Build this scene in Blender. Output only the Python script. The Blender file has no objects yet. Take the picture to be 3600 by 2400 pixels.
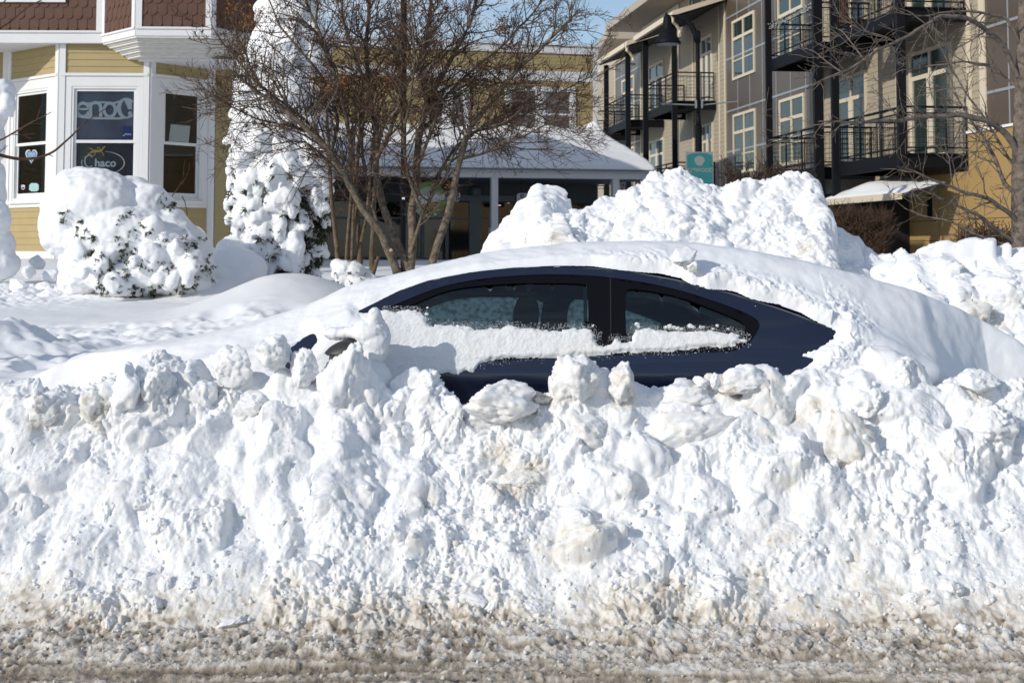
import bpy, bmesh, math, random
import numpy as np
from mathutils import Vector, Matrix
from mathutils.geometry import delaunay_2d_cdt

random.seed(7)
RNG = np.random.default_rng(7)
scn = bpy.context.scene
COL = scn.collection

# ------------------------------------------------------------------ camera
F, CX, CY, EYE = 5000.0, 1800.0, 537.0, 1.58
PITCH = math.radians(3.8)
SP, CP = math.sin(PITCH), math.cos(PITCH)
cam_data = bpy.data.cameras.new('camera')
cam_data.lens = 50.0
cam_data.sensor_width = 36.0
cam_data.shift_y = -(1200.0 - CY) / 3600.0
cam_data.clip_start = 0.05
cam_data.clip_end = 2000.0
cam_data.dof.use_dof = True
cam_data.dof.focus_distance = 6.7
cam_data.dof.aperture_fstop = 9.0
camera = bpy.data.objects.new('camera', cam_data)
COL.objects.link(camera)
camera.location = (0, 0, EYE)
camera.rotation_euler = (math.pi / 2 + PITCH, 0, 0)
scn.camera = camera


def at(px, py, Y):
    """the point at distance Y that the photograph shows at pixel (px, py)"""
    u = (px - CX) / F
    v = (CY - py) / F
    y = CP - v * SP
    z = SP + v * CP
    s = Y / y
    return Vector((u * s, Y, EYE + z * s))


def project(P):
    P = np.asarray(P, float)
    x, y, z = P[..., 0], P[..., 1], P[..., 2] - EYE
    d = y * CP + z * SP
    v = (z * CP - y * SP) / d
    return CX + F * x / d, CY - F * v


# ------------------------------------------------------------------ light
SUN = Vector((-1.25, -1.0, 0.70)).normalized()
sl = bpy.data.lights.new('sun', 'SUN')
sl.energy = 3.0
sl.angle = math.radians(0.53)
sl.color = (1.0, 0.93, 0.82)
so = bpy.data.objects.new('sun', sl)
COL.objects.link(so)
so.rotation_euler = (-SUN).to_track_quat('-Z', 'Y').to_euler()
so.location = (-20, -16, 14)

world = bpy.data.worlds.new('World')
scn.world = world
world.use_nodes = True
wn, wl = world.node_tree.nodes, world.node_tree.links
wn.clear()
w_out = wn.new('ShaderNodeOutputWorld')
w_bg = wn.new('ShaderNodeBackground')
sky = wn.new('ShaderNodeTexSky')
sky.sky_type = 'NISHITA'
sky.sun_disc = False
sky.sun_elevation = math.asin(SUN.z)
sky.sun_rotation = math.atan2(SUN.x, SUN.y)
sky.altitude = 180
sky.air_density = 1.0
sky.dust_density = 0.4
sky.ozone_density = 3.0
w_bg.inputs['Strength'].default_value = 0.122
# thin bright cloud low over the horizon
tc = wn.new('ShaderNodeTexCoord')
mp = wn.new('ShaderNodeMapping')
mp.inputs['Scale'].default_value = (1.3, 1.3, 6.0)
nz = wn.new('ShaderNodeTexNoise')
nz.inputs['Scale'].default_value = 2.6
nz.inputs['Detail'].default_value = 6
nz.inputs['Roughness'].default_value = 0.6
rp = wn.new('ShaderNodeValToRGB')
rp.color_ramp.elements[0].color = (0.16, 0.16, 0.16, 1)
rp.color_ramp.elements[0].position = 0.50
rp.color_ramp.elements[1].position = 0.80
mixc = wn.new('ShaderNodeMixRGB')
mixc.inputs['Color2'].default_value = (6.2, 6.6, 7.2, 1)
wl.new(tc.outputs['Generated'], mp.inputs['Vector'])
wl.new(mp.outputs['Vector'], nz.inputs['Vector'])
wl.new(nz.outputs['Fac'], rp.inputs['Fac'])
wl.new(rp.outputs['Color'], mixc.inputs['Fac'])
wl.new(sky.outputs['Color'], mixc.inputs['Color1'])
wl.new(mixc.outputs['Color'], w_bg.inputs['Color'])
wl.new(w_bg.outputs['Background'], w_out.inputs['Surface'])

scn.view_settings.view_transform = 'Standard'
scn.view_settings.look = 'None'
scn.view_settings.exposure = -0.04
scn.view_settings.gamma = 1.0
scn.render.engine = 'CYCLES'
scn.cycles.max_bounces = 7
scn.cycles.diffuse_bounces = 4
scn.cycles.glossy_bounces = 3
scn.cycles.transmission_bounces = 4
scn.cycles.transparent_max_bounces = 12
scn.cycles.caustics_reflective = False
scn.cycles.caustics_refractive = False
scn.cycles.sample_clamp_indirect = 4.0
scn.cycles.use_denoising = True
scn.cycles.denoising_prefilter = 'ACCURATE'


# ------------------------------------------------------------------ materials
def nodes_of(name):
    m = bpy.data.materials.new(name)
    m.use_nodes = True
    nt = m.node_tree
    b = nt.nodes['Principled BSDF']
    return m, nt, b


def rgb(*c):
    return (c[0], c[1], c[2], 1.0)


def simple(name, col, rough=0.6, metal=0.0, var=0.12, scale=6.0, bump=0.0, bscale=60.0, spec=0.5, streak=None):
    """a plain coat of paint or plain material with a little uneven wear"""
    m, nt, b = nodes_of(name)
    b.inputs['Roughness'].default_value = rough
    b.inputs['Metallic'].default_value = metal
    b.inputs['Specular IOR Level'].default_value = spec
    tcn = nt.nodes.new('ShaderNodeTexCoord')
    n = nt.nodes.new('ShaderNodeTexNoise')
    n.inputs['Scale'].default_value = scale
    n.inputs['Detail'].default_value = 5
    mpn = nt.nodes.new('ShaderNodeMapping')
    if streak:
        mpn.inputs['Scale'].default_value = streak
    nt.links.new(tcn.outputs['Object'], mpn.inputs['Vector'])
    nt.links.new(mpn.outputs['Vector'], n.inputs['Vector'])
    mx = nt.nodes.new('ShaderNodeMixRGB')
    mx.inputs['Color1'].default_value = rgb(*[c * (1 - var) for c in col])
    mx.inputs['Color2'].default_value = rgb(*[min(1, c * (1 + var)) for c in col])
    nt.links.new(n.outputs['Fac'], mx.inputs['Fac'])
    nt.links.new(mx.outputs['Color'], b.inputs['Base Color'])
    if bump:
        n2 = nt.nodes.new('ShaderNodeTexNoise')
        n2.inputs['Scale'].default_value = bscale
        n2.inputs['Detail'].default_value = 4
        nt.links.new(tcn.outputs['Object'], n2.inputs['Vector'])
        bp = nt.nodes.new('ShaderNodeBump')
        bp.inputs['Strength'].default_value = bump
        bp.inputs['Distance'].default_value = 0.01
        nt.links.new(n2.outputs['Fac'], bp.inputs['Height'])
        nt.links.new(bp.outputs['Normal'], b.inputs['Normal'])
    return m


def snow_material(name, col=(0.87, 0.885, 0.91), grain=0.6, gscale=140.0, sss=0.0, dirt=True):
    m, nt, b = nodes_of(name)
    b.inputs['Roughness'].default_value = 0.75
    b.inputs['Specular IOR Level'].default_value = 0.2
    if sss:
        b.inputs['Subsurface Weight'].default_value = sss
        b.inputs['Subsurface Radius'].default_value = (0.02, 0.024, 0.03)
        b.inputs['Subsurface Scale'].default_value = 0.6
    tcn = nt.nodes.new('ShaderNodeTexCoord')
    n = nt.nodes.new('ShaderNodeTexNoise')
    n.inputs['Scale'].default_value = gscale
    n.inputs['Detail'].default_value = 5
    n.inputs['Roughness'].default_value = 0.65
    nt.links.new(tcn.outputs['Object'], n.inputs['Vector'])
    bp = nt.nodes.new('ShaderNodeBump')
    bp.inputs['Strength'].default_value = grain
    bp.inputs['Distance'].default_value = 0.006
    nt.links.new(n.outputs['Fac'], bp.inputs['Height'])
    nt.links.new(bp.outputs['Normal'], b.inputs['Normal'])
    if dirt:
        a = nt.nodes.new('ShaderNodeAttribute')
        a.attribute_name = 'dirt'
        r = nt.nodes.new('ShaderNodeValToRGB')
        e = r.color_ramp.elements
        e[0].position, e[0].color = 0.0, rgb(*col)
        e[1].position, e[1].color = 1.0, rgb(0.12, 0.097, 0.075)
        for p_, c_ in ((0.22, (0.81, 0.795, 0.765)), (0.45, (0.66, 0.61, 0.54)), (0.7, (0.37, 0.315, 0.25))):
            k = e.new(p_)
            k.color = rgb(*c_)
        nt.links.new(a.outputs['Fac'], r.inputs['Fac'])
        nt.links.new(r.outputs['Color'], b.inputs['Base Color'])
    else:
        b.inputs['Base Color'].default_value = rgb(*col)
    return m


def glass_material(name, tint=(0.8, 0.85, 0.85), ior=1.5, rough=0.0):
    m = bpy.data.materials.new(name)
    m.use_nodes = True
    nt = m.node_tree
    nt.nodes.clear()
    o = nt.nodes.new('ShaderNodeOutputMaterial')
    t = nt.nodes.new('ShaderNodeBsdfTransparent')
    t.inputs['Color'].default_value = rgb(*tint)
    g = nt.nodes.new('ShaderNodeBsdfGlossy')
    g.inputs['Roughness'].default_value = rough
    fr = nt.nodes.new('ShaderNodeFresnel')
    fr.inputs['IOR'].default_value = ior
    mx = nt.nodes.new('ShaderNodeMixShader')
    nt.links.new(fr.outputs['Fac'], mx.inputs['Fac'])
    nt.links.new(t.outputs['BSDF'], mx.inputs[1])
    nt.links.new(g.outputs['BSDF'], mx.inputs[2])
    nt.links.new(mx.outputs['Shader'], o.inputs['Surface'])
    return m


def bark_material(name, c1, c2, scale=30.0):
    m, nt, b = nodes_of(name)
    b.inputs['Roughness'].default_value = 0.8
    b.inputs['Specular IOR Level'].default_value = 0.25
    tcn = nt.nodes.new('ShaderNodeTexCoord')
    n = nt.nodes.new('ShaderNodeTexNoise')
    n.inputs['Scale'].default_value = scale
    n.inputs['Detail'].default_value = 6
    n.inputs['Roughness'].default_value = 0.7
    nt.links.new(tcn.outputs['Object'], n.inputs['Vector'])
    r = nt.nodes.new('ShaderNodeValToRGB')
    r.color_ramp.elements[0].position, r.color_ramp.elements[0].color = 0.35, rgb(*c1)
    r.color_ramp.elements[1].position, r.color_ramp.elements[1].color = 0.68, rgb(*c2)
    nt.links.new(n.outputs['Fac'], r.inputs['Fac'])
    nt.links.new(r.outputs['Color'], b.inputs['Base Color'])
    bp = nt.nodes.new('ShaderNodeBump')
    bp.inputs['Strength'].default_value = 0.5
    bp.inputs['Distance'].default_value = 0.01
    nt.links.new(n.outputs['Fac'], bp.inputs['Height'])
    nt.links.new(bp.outputs['Normal'], b.inputs['Normal'])
    return m


M = {}
M['snow'] = snow_material('plowed_snow', sss=0.15)
M['snow_smooth'] = snow_material('fresh_snow', grain=0.12, gscale=60.0)
M['snow_far'] = snow_material('snow_further_off', grain=0.2, gscale=40.0)
M['slush'] = snow_material('road_slush', col=(0.66, 0.62, 0.56), grain=0.9, gscale=130)
M['asphalt'] = simple('asphalt', (0.05, 0.05, 0.052), 0.85, var=0.4, scale=40, bump=0.6, bscale=200)
M['white_trim'] = simple('white_trim_paint', (0.74, 0.75, 0.76), 0.5, var=0.05, scale=3, streak=(1, 1, 0.3))
M['old_white'] = simple('weathered_white_paint', (0.70, 0.69, 0.66), 0.65, var=0.16, scale=9, streak=(1.5, 1.5, 0.6))
M['yellow_siding'] = simple('yellow_clapboard_paint', (0.40, 0.315, 0.155), 0.6, var=0.08, scale=4)
M['brown_shingle'] = simple('brown_shingle_paint', (0.105, 0.05, 0.033), 0.7, var=0.2, scale=5)
M['dark_gap'] = simple('dark_recess', (0.015, 0.015, 0.017), 0.9, var=0.2)
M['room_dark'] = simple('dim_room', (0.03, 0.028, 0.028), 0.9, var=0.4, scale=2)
M['glass'] = glass_material('window_glass', (0.95, 0.97, 0.97), 1.27)
M['glass_dark'] = simple('dark_window_glass', (0.02, 0.028, 0.032), 0.04, var=0.4, scale=0.8, spec=0.8)
# ------------------------------------------------------------------ objects, parts and labels
def tag(o, label=None, cat=None, group=None, kind=None):
    for k, v in (('label', label), ('category', cat), ('group', group), ('kind', kind)):
        if v:
            o[k] = v
    return o


def thing(name, label, cat, loc=(0, 0, 0), group=None):
    o = bpy.data.objects.new(name, None)
    COL.objects.link(o)
    o.empty_display_size = 0.2
    o.location = loc
    return tag(o, label, cat, group)


def origin_of(o):
    while o is not None and o.parent is not None:
        o = o.parent
    return np.array(o.location) if o is not None else np.zeros(3)


def mesh_obj(name, V, Fc, mat, parent=None, smooth=False, attrs=None, loc=None):
    """V world vertices, Fc faces: an (n,3)/(n,4) array or a list of index tuples"""
    V = np.asarray(V, np.float32).reshape(-1, 3)
    o3 = origin_of(parent) if parent is not None else (np.array(loc, float) if loc is not None else np.zeros(3))
    V = (V - o3).astype(np.float32)
    me = bpy.data.meshes.new(name)
    if isinstance(Fc, np.ndarray):
        k = Fc.shape[1]
        me.vertices.add(len(V))
        me.vertices.foreach_set('co', V.ravel())
        me.loops.add(Fc.size)
        me.loops.foreach_set('vertex_index', Fc.astype(np.int32).ravel())
        me.polygons.add(len(Fc))
        me.polygons.foreach_set('loop_start', np.arange(0, Fc.size, k, dtype=np.int32))
        me.update(calc_edges=True)
    else:
        me.from_pydata([tuple(v) for v in V.tolist()], [], [tuple(f) for f in Fc])
        me.update()
    if attrs:
        for an, arr in attrs.items():
            a = me.attributes.new(an, 'FLOAT', 'POINT')
            a.data.foreach_set('value', np.asarray(arr, np.float32))
    if smooth:
        me.polygons.foreach_set('use_smooth', np.ones(len(me.polygons), bool))
    me.materials.append(mat)
    ob = bpy.data.objects.new(name, me)
    COL.objects.link(ob)
    if parent is not None:
        ob.parent = parent
    elif loc is not None:
        ob.location = loc
    return ob


class MB:
    """collects shapes that belong to ONE part"""

    def __init__(self):
        self.v, self.f, self.n = [], [], 0

    def add(self, V, Fc):
        self.v.append(np.asarray(V, float).reshape(-1, 3))
        self.f += [tuple(int(i) + self.n for i in f) for f in Fc]
        self.n += len(self.v[-1])

    def hexa(self, c):
        self.add(c, [(0, 1, 2, 3), (7, 6, 5, 4), (0, 4, 5, 1), (1, 5, 6, 2), (2, 6, 7, 3), (3, 7, 4, 0)])

    def box(self, x0, x1, y0, y1, z0, z1):
        self.hexa([(x0, y0, z0), (x0, y1, z0), (x1, y1, z0), (x1, y0, z0), (x0, y0, z1), (x0, y1, z1), (x1, y1, z1), (x1, y0, z1)])

    def prism(self, poly, d):
        """polygon of 3-D points swept by vector d, either winding"""
        P = np.asarray(poly, float)
        n = len(P)
        d = np.asarray(d, float)
        nrm = np.zeros(3)
        for i in range(n):
            nrm += np.cross(P[i], P[(i + 1) % n])
        if np.dot(nrm, d) > 0:
            P = P[::-1]
        V = np.vstack([P, P + d])
        self.add(V, [tuple(range(n)), tuple(range(2 * n - 1, n - 1, -1))] + [(i, i + n, (i + 1) % n + n, (i + 1) % n) for i in range(n)])

    def tube(self, pts, r, sides=6, cap=True):
        P = np.asarray(pts, float)
        n = len(P)
        R = np.full(n, r, float) if np.isscalar(r) else np.asarray(r, float)
        T = np.gradient(P, axis=0)
        T /= np.linalg.norm(T, axis=1)[:, None] + 1e-12
        ref = np.array([0.0, 0, 1]) if abs(T[0][2]) < 0.9 else np.array([1.0, 0, 0])
        A = np.cross(T, ref)
        A /= np.linalg.norm(A, axis=1)[:, None] + 1e-12
        B = np.cross(T, A)
        th = np.linspace(0, 2 * np.pi, sides, endpoint=False)
        V = P[:, None, :] + R[:, None, None] * (A[:, None, :] * np.cos(th)[None, :, None] + B[:, None, :] * np.sin(th)[None, :, None])
        fs = []
        for i in range(n - 1):
            for j in range(sides):
                k = (j + 1) % sides
                fs.append((i * sides + j, i * sides + k, (i + 1) * sides + k, (i + 1) * sides + j))
        if cap:
            fs.append(tuple(range(sides - 1, -1, -1)))
            fs.append(tuple((n - 1) * sides + j for j in range(sides)))
        self.add(V.reshape(-1, 3), fs)

    def lathe(self, c, prof, seg=20, axis=2):
        """profile of (radius, height) turned about a vertical axis through c"""
        th = np.linspace(0, 2 * np.pi, seg, endpoint=False)
        V = []
        for r, h in prof:
            for t in th:
                V.append((c[0] + r * math.cos(t), c[1] + r * math.sin(t), c[2] + h))
        fs = []
        for i in range(len(prof) - 1):
            for j in range(seg):
                k = (j + 1) % seg
                fs.append((i * seg + j, i * seg + k, (i + 1) * seg + k, (i + 1) * seg + j))
        fs.append(tuple(range(seg - 1, -1, -1)))
        fs.append(tuple((len(prof) - 1) * seg + j for j in range(seg)))
        self.add(V, fs)

    def build(self, name, mat, parent=None, smooth=False):
        V = np.vstack(self.v) if self.v else np.zeros((0, 3))
        return mesh_obj(name, V, self.f, mat, parent, smooth)


class Facet:
    """a vertical wall plane: s runs from p0 to p1 in plan, z up, d out towards the viewer's side"""

    def __init__(self, p0, p1):
        self.p0 = np.array(p0, float)
        d = np.array(p1, float) - self.p0
        self.L = float(np.hypot(*d))
        self.u = d / self.L
        self.n = np.array((self.u[1], -self.u[0]))

    def P(self, s, z, d=0.0):
        q = self.p0 + self.u * s + self.n * d
        return (q[0], q[1], z)

    def hit(self, px, py, d=0.0):
        r = np.array(at(px, py, 1.0)) - np.array((0, 0, EYE))
        o = self.p0 + self.n * d
        t = np.dot(o, self.n) / np.dot(r[:2], self.n)
        q = r * t
        return float(np.dot(q[:2] - o, self.u)), float(EYE + q[2])

    def s(self, px, py=600, d=0.0):
        return self.hit(px, py, d)[0]

    def z(self, px, py, d=0.0):
        return self.hit(px, py, d)[1]

    def box(self, mb, s0, s1, z0, z1, d0, d1):
        c = [self.P(s0, z0, d1), self.P(s0, z0, d0), self.P(s1, z0, d0), self.P(s1, z0, d1)]
        c += [(a, b, z1) for a, b, _ in c]
        mb.hexa(c)

    def poly(self, mb, pts, d0, d1):
        mb.prism([self.P(s, z, d0) for s, z in pts], np.append(self.n * (d1 - d0), 0))

    def siding(self, mb, s0, s1, z0, z1, e=0.1, d0=0.0, lap=0.014):
        z = z0
        while z < z1 - 1e-3:
            zt = min(z + e, z1)
            q = [(z, d0), (z, d0 + lap), (zt, d0 + lap * 0.25), (zt, d0)]
            V = [self.P(s0, a, b) for a, b in q] + [self.P(s1, a, b) for a, b in q]
            mb.add(V, [(0, 1, 2, 3), (7, 6, 5, 4), (0, 4, 5, 1), (1, 5, 6, 2), (2, 6, 7, 3), (3, 7, 4, 0)])
            z = zt

    def frame(self, mb, s0, s1, z0, z1, w, d0, d1):
        """four butted boards round an opening"""
        self.box(mb, s0, s0 + w, z0, z1, d0, d1)
        self.box(mb, s1 - w, s1, z0, z1, d0, d1)
        self.box(mb, s0 + w, s1 - w, z0, z0 + w, d0, d1)
        self.box(mb, s0 + w, s1 - w, z1 - w, z1, d0, d1)


def text_mesh(txt, size, depth=0.004, bold=0.0, shear=0.0):
    """vertices (x right, y up, z out) and faces of a piece of lettering, centred"""
    cu = bpy.data.curves.new('lettering', 'FONT')
    cu.body = txt
    cu.size = size
    cu.extrude = depth / 2
    cu.offset = bold
    cu.shear = shear
    cu.align_x, cu.align_y = 'CENTER', 'CENTER'
    cu.resolution_u = 3
    o = bpy.data.objects.new('lettering', cu)
    COL.objects.link(o)
    dg = bpy.context.evaluated_depsgraph_get()
    me = bpy.data.meshes.new_from_object(o.evaluated_get(dg))
    V = np.array([v.co[:] for v in me.vertices])
    Fc = [tuple(p.vertices) for p in me.polygons]
    bpy.data.objects.remove(o)
    bpy.data.curves.remove(cu)
    bpy.data.meshes.remove(me)
    return V, Fc


def put_text(mb, fac, txt, s, z, size, d, depth=0.004, bold=0.0, shear=0.0, rot=0.0, mirror=False):
    V, Fc = text_mesh(txt, size, depth, bold, shear)
    c, si = math.cos(rot), math.sin(rot)
    W = []
    for x, y, k in V:
        if mirror:
            x = -x
        W.append(fac.P(s + x * c - y * si, z + x * si + y * c, d + k))
    mb.add(W, [f[::-1] for f in Fc] if mirror else Fc)


# ------------------------------------------------------------------ noise
_perm = np.random.default_rng(3).permutation(256)
_perm = np.concatenate([_perm, _perm, _perm]).astype(np.int64)
_grad = np.random.default_rng(4).normal(size=(256, 3))
_grad /= np.linalg.norm(_grad, axis=1)[:, None]
_rnd = np.random.default_rng(5).random((256, 4))


def perlin(p, seed=0):
    p = np.asarray(p, np.float64) + seed * 17.13
    i = np.floor(p).astype(np.int64)
    f = p - i
    i &= 255
    w = f * f * f * (f * (f * 6 - 15) + 10)
    out = np.zeros(len(p))
    for dx in (0, 1):
        for dy in (0, 1):
            for dz in (0, 1):
                h = _perm[_perm[_perm[(i[:, 0] + dx) & 255] + ((i[:, 1] + dy) & 255)] + ((i[:, 2] + dz) & 255)]
                g = _grad[h]
                dot = g[:, 0] * (f[:, 0] - dx) + g[:, 1] * (f[:, 1] - dy) + g[:, 2] * (f[:, 2] - dz)
                ww = (w[:, 0] if dx else 1 - w[:, 0]) * (w[:, 1] if dy else 1 - w[:, 1]) * (w[:, 2] if dz else 1 - w[:, 2])
                out += dot * ww
    return out * 1.5


def fbm(p, octv=4, lac=2.0, gain=0.5, seed=0, billow=False):
    a, out, tot = 1.0, np.zeros(len(p)), 0.0
    p = np.asarray(p, float)
    for k in range(octv):
        n = perlin(p, seed + k)
        out += a * (np.abs(n) if billow else n)
        tot += a
        a *= gain
        p = p * lac
    return out / tot


def worley(p, seed=0):
    """2-D cells: nearest and second distance, and a random number of the nearest cell"""
    p = np.asarray(p, float)
    i = np.floor(p).astype(np.int64)
    f1 = np.full(len(p), 9.0)
    f2 = np.full(len(p), 9.0)
    rid = np.zeros(len(p))
    for dx in (-1, 0, 1):
        for dy in (-1, 0, 1):
            cx, cy = i[:, 0] + dx, i[:, 1] + dy
            h = _perm[_perm[(cx + seed * 7) & 255] + ((cy + seed * 13) & 255)]
            r = _rnd[h]
            d = np.hypot(cx + r[:, 0] - p[:, 0], cy + r[:, 1] - p[:, 1])
            nearer = d < f1
            f2 = np.where(nearer, f1, np.minimum(f2, d))
            rid = np.where(nearer, r[:, 2], rid)
            f1 = np.where(nearer, d, f1)
    return f1, f2, rid


def sstep(a, b, x):
    t = np.clip((x - a) / (b - a), 0, 1)
    return t * t * (3 - 2 * t)


def poly_sdf(poly, X, Y):
    """signed distance to a closed polygon, positive inside"""
    P = np.asarray(poly, float)
    d2 = np.full(X.shape, 1e18)
    ins = np.zeros(X.shape, bool)
    n = len(P)
    for k in range(n):
        ax, ay = P[k]
        bx, by = P[(k + 1) % n]
        ex, ey = bx - ax, by - ay
        t = np.clip(((X - ax) * ex + (Y - ay) * ey) / (ex * ex + ey * ey + 1e-12), 0, 1)
        d2 = np.minimum(d2, (X - ax - t * ex) ** 2 + (Y - ay - t * ey) ** 2)
        c = ((ay <= Y) & (by > Y)) | ((by <= Y) & (ay > Y))
        with np.errstate(divide='ignore', invalid='ignore'):
            xi = ax + (Y - ay) * ex / (ey if ey != 0 else 1e-12)
        ins ^= c & (X < xi)
    d = np.sqrt(d2)
    return np.where(ins, d, -d)


def grid_faces(nu, nv):
    i = np.arange(nu - 1)[:, None] * nv + np.arange(nv - 1)[None, :]
    return np.stack([i, i + nv, i + nv + 1, i + 1], -1).reshape(-1, 4)


def grid_normals(P):
    du = np.gradient(P, axis=0)
    dv = np.gradient(P, axis=1)
    n = np.cross(du, dv)
    return n / (np.linalg.norm(n, axis=2)[..., None] + 1e-12)


def lumps(H, us, vs, count, amin, amax, power, rng, dens=None, hfac=(0.5, 1.0), sink=0.25):
    """press faceted chunks of snow into the height field H(u, v)"""
    du, dv = us[1] - us[0], vs[1] - vs[0]
    q = rng.random(count)
    a = (amin ** (1 - power) + q * (amax ** (1 - power) - amin ** (1 - power))) ** (1 / (1 - power))
    for A in np.sort(a)[::-1]:
        for _try in range(6):
            cu = us[0] + rng.random() * (us[-1] - us[0])
            cv = vs[0] + rng.random() * (vs[-1] - vs[0])
            if dens is None or rng.random() < dens(cu, cv, A):
                break
        else:
            continue
        chunk(H, us, vs, cu, cv, A, rng, hfac, sink)


def chunk(H, us, vs, cu, cv, A, rng, hfac=(0.5, 1.0), sink=0.25, asp=None, rot=None):
    du, dv = us[1] - us[0], vs[1] - vs[0]
    asp = rng.uniform(0.6, 1.0) if asp is None else asp
    rot = rng.uniform(0, math.pi) if rot is None else rot
    i0, i1 = max(0, int((cu - A - us[0]) / du)), min(len(us), int((cu + A - us[0]) / du) + 2)
    j0, j1 = max(0, int((cv - A - vs[0]) / dv)), min(len(vs), int((cv + A - vs[0]) / dv) + 2)
    if i1 - i0 < 2 or j1 - j0 < 2:
        return
    U, Vv = np.meshgrid(us[i0:i1] - cu, vs[j0:j1] - cv, indexing='ij')
    c, s = math.cos(rot), math.sin(rot)
    p = (U * c + Vv * s) / A
    q = (-U * s + Vv * c) / (A * asp)
    r2 = p * p + q * q
    f = 1.15 * np.sqrt(np.clip(1 - r2, 0, 1))
    for k in range(rng.integers(3, 6)):
        th = rng.uniform(0, 2 * math.pi)
        m = rng.uniform(0.2, 1.8)
        f = np.minimum(f, rng.uniform(0.45, 0.95) - m * (np.cos(th) * p + np.sin(th) * q) * 0.6)
    h = A * rng.uniform(*hfac)
    base = H[min(len(us) - 1, max(0, int((cu - us[0]) / du))), min(len(vs) - 1, max(0, int((cv - vs[0]) / dv)))]
    top = base + h * (f - sink)
    sub = H[i0:i1, j0:j1]
    inside = r2 < 1
    H[i0:i1, j0:j1] = np.where(inside & (top > sub), top, sub)


def blur(H, k):
    for _ in range(k):
        H = (np.roll(H, 1, 0) + np.roll(H, -1, 0) + 2 * H) / 4
        H = (np.roll(H, 1, 1) + np.roll(H, -1, 1) + 2 * H) / 4
    return H


def ico(sub):
    bm = bmesh.new()
    bmesh.ops.create_icosphere(bm, subdivisions=sub, radius=1.0)
    V = np.array([v.co[:] for v in bm.verts])
    Fc = np.array([[v.index for v in f.verts] for f in bm.faces])
    bm.free()
    return V, Fc


_ICO = {k: ico(k) for k in (1, 2, 3, 5, 6)}


def rot_matrix(rng, tilt=math.pi):
    a = rng.normal(size=3)
    return np.array(Matrix.Rotation(rng.uniform(-tilt, tilt), 3, Vector(a).normalized()))


def chunk_shape(rng, radii, sub=5, facets=6, rough=0.12, freq=2.2, cut=(0.5, 0.9), fine=0.03):
    """a broken chunk of packed snow about the origin, its faces still rough from the break"""
    V, Fc = _ICO[sub]
    P = V.copy()
    sd = int(rng.integers(0, 200))
    P = P * (1 + 0.48 * fbm(V * 1.3, 2, seed=sd + 31))[:, None]
    for k in range(facets):
        n = rng.normal(size=3)
        n /= np.linalg.norm(n)
        d = rng.uniform(*cut)
        e = P @ n - d
        soft = rng.uniform(0.02, 0.10)
        e = np.where(e > 0, e, 0)
        P = P - (e * 0.88 * e / (e + soft))[:, None] * n
    h = rough * 1.5 * fbm(P * freq * 1.3, 2, seed=sd, billow=True)
    mask = sstep(-0.3, 0.3, perlin(V * 1.6, sd + 3))
    h += rough * 0.75 * (fbm(P * freq * 4.2, 3, seed=sd + 5, billow=True) - 0.15) * (0.4 + mask)
    h += fine * (fbm(P * freq * 12, 3, seed=sd + 9, billow=True) - 0.15) * (0.5 + mask)
    h += fine * .45 * (fbm(P * freq * 30, 2, seed=sd + 13)) * (0.5 + mask)
    h += rough * 1.1 * fbm(P * 2.6, 5, gain=.64, seed=sd + 17) * (.5 + .7 * mask)
    P = P + V * (h - rough * 0.4)[:, None]
    return P * np.asarray(radii), Fc


def blobs_mesh(blobs, voxel, smooth_iter=2):
    """fuse ellipsoids (centre, radii, rotation 3x3 or None) into one skin"""
    V0, F0 = _ICO[3]
    Vs, Fs, n = [], [], 0
    for c, r, R in blobs:
        P = V0 * np.asarray(r)
        if R is not None:
            P = P @ np.asarray(R).T
        Vs.append(P + np.asarray(c))
        Fs.append(F0 + n)
        n += len(V0)
    o = mesh_obj('fused', np.vstack(Vs), np.vstack(Fs), M['snow'])
    md = o.modifiers.new('r', 'REMESH')
    md.mode = 'VOXEL'
    md.voxel_size = voxel
    md.adaptivity = 0
    if smooth_iter:
        sm = o.modifiers.new('s', 'SMOOTH')
        sm.factor = 0.5
        sm.iterations = smooth_iter
    dg = bpy.context.evaluated_depsgraph_get()
    me = bpy.data.meshes.new_from_object(o.evaluated_get(dg))
    nv = len(me.vertices)
    V = np.empty(nv * 3, np.float32)
    me.vertices.foreach_get('co', V)
    N = np.empty(nv * 3, np.float32)
    me.vertex_normals.foreach_get('vector', N)
    quads = np.array([tuple(p.vertices) for p in me.polygons if len(p.vertices) == 4])
    bpy.data.objects.remove(o)
    return V.reshape(-1, 3).astype(float), N.reshape(-1, 3).astype(float), quads
# ------------------------------------------------------------------ plowed bank in front of the car
CREST = [(-400, 1350), (0, 1362), (60, 1345), (180, 1345), (300, 1310), (400, 1285), (480, 1285), (520, 1250), (570, 1250), (610, 1285), (680, 1265),
         (760, 1265), (800, 1260), (880, 1265), (920, 1290), (1030, 1300), (1090, 1300), (1150, 1300), (1190, 1270), (1300, 1300), (1330, 1350),
         (1380, 1370), (1460, 1350), (1490, 1310), (1530, 1325), (1580, 1365), (1625, 1395), (1690, 1370), (1780, 1365), (1840, 1375),
         (1890, 1392), (1940, 1375), (2010, 1350), (2130, 1350), (2230, 1372), (2310, 1375), (2400, 1362), (2500, 1355), (2570, 1335), (2680, 1330),
         (2760, 1335), (2830, 1322), (2950, 1318), (3000, 1300), (3100, 1290), (3150, 1270), (3200, 1270), (3240, 1305), (3290, 1332), (3350, 1325),
         (3430, 1298), (3500, 1312), (3600, 1318), (4000, 1330)]
Y_CREST = 6.42


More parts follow.
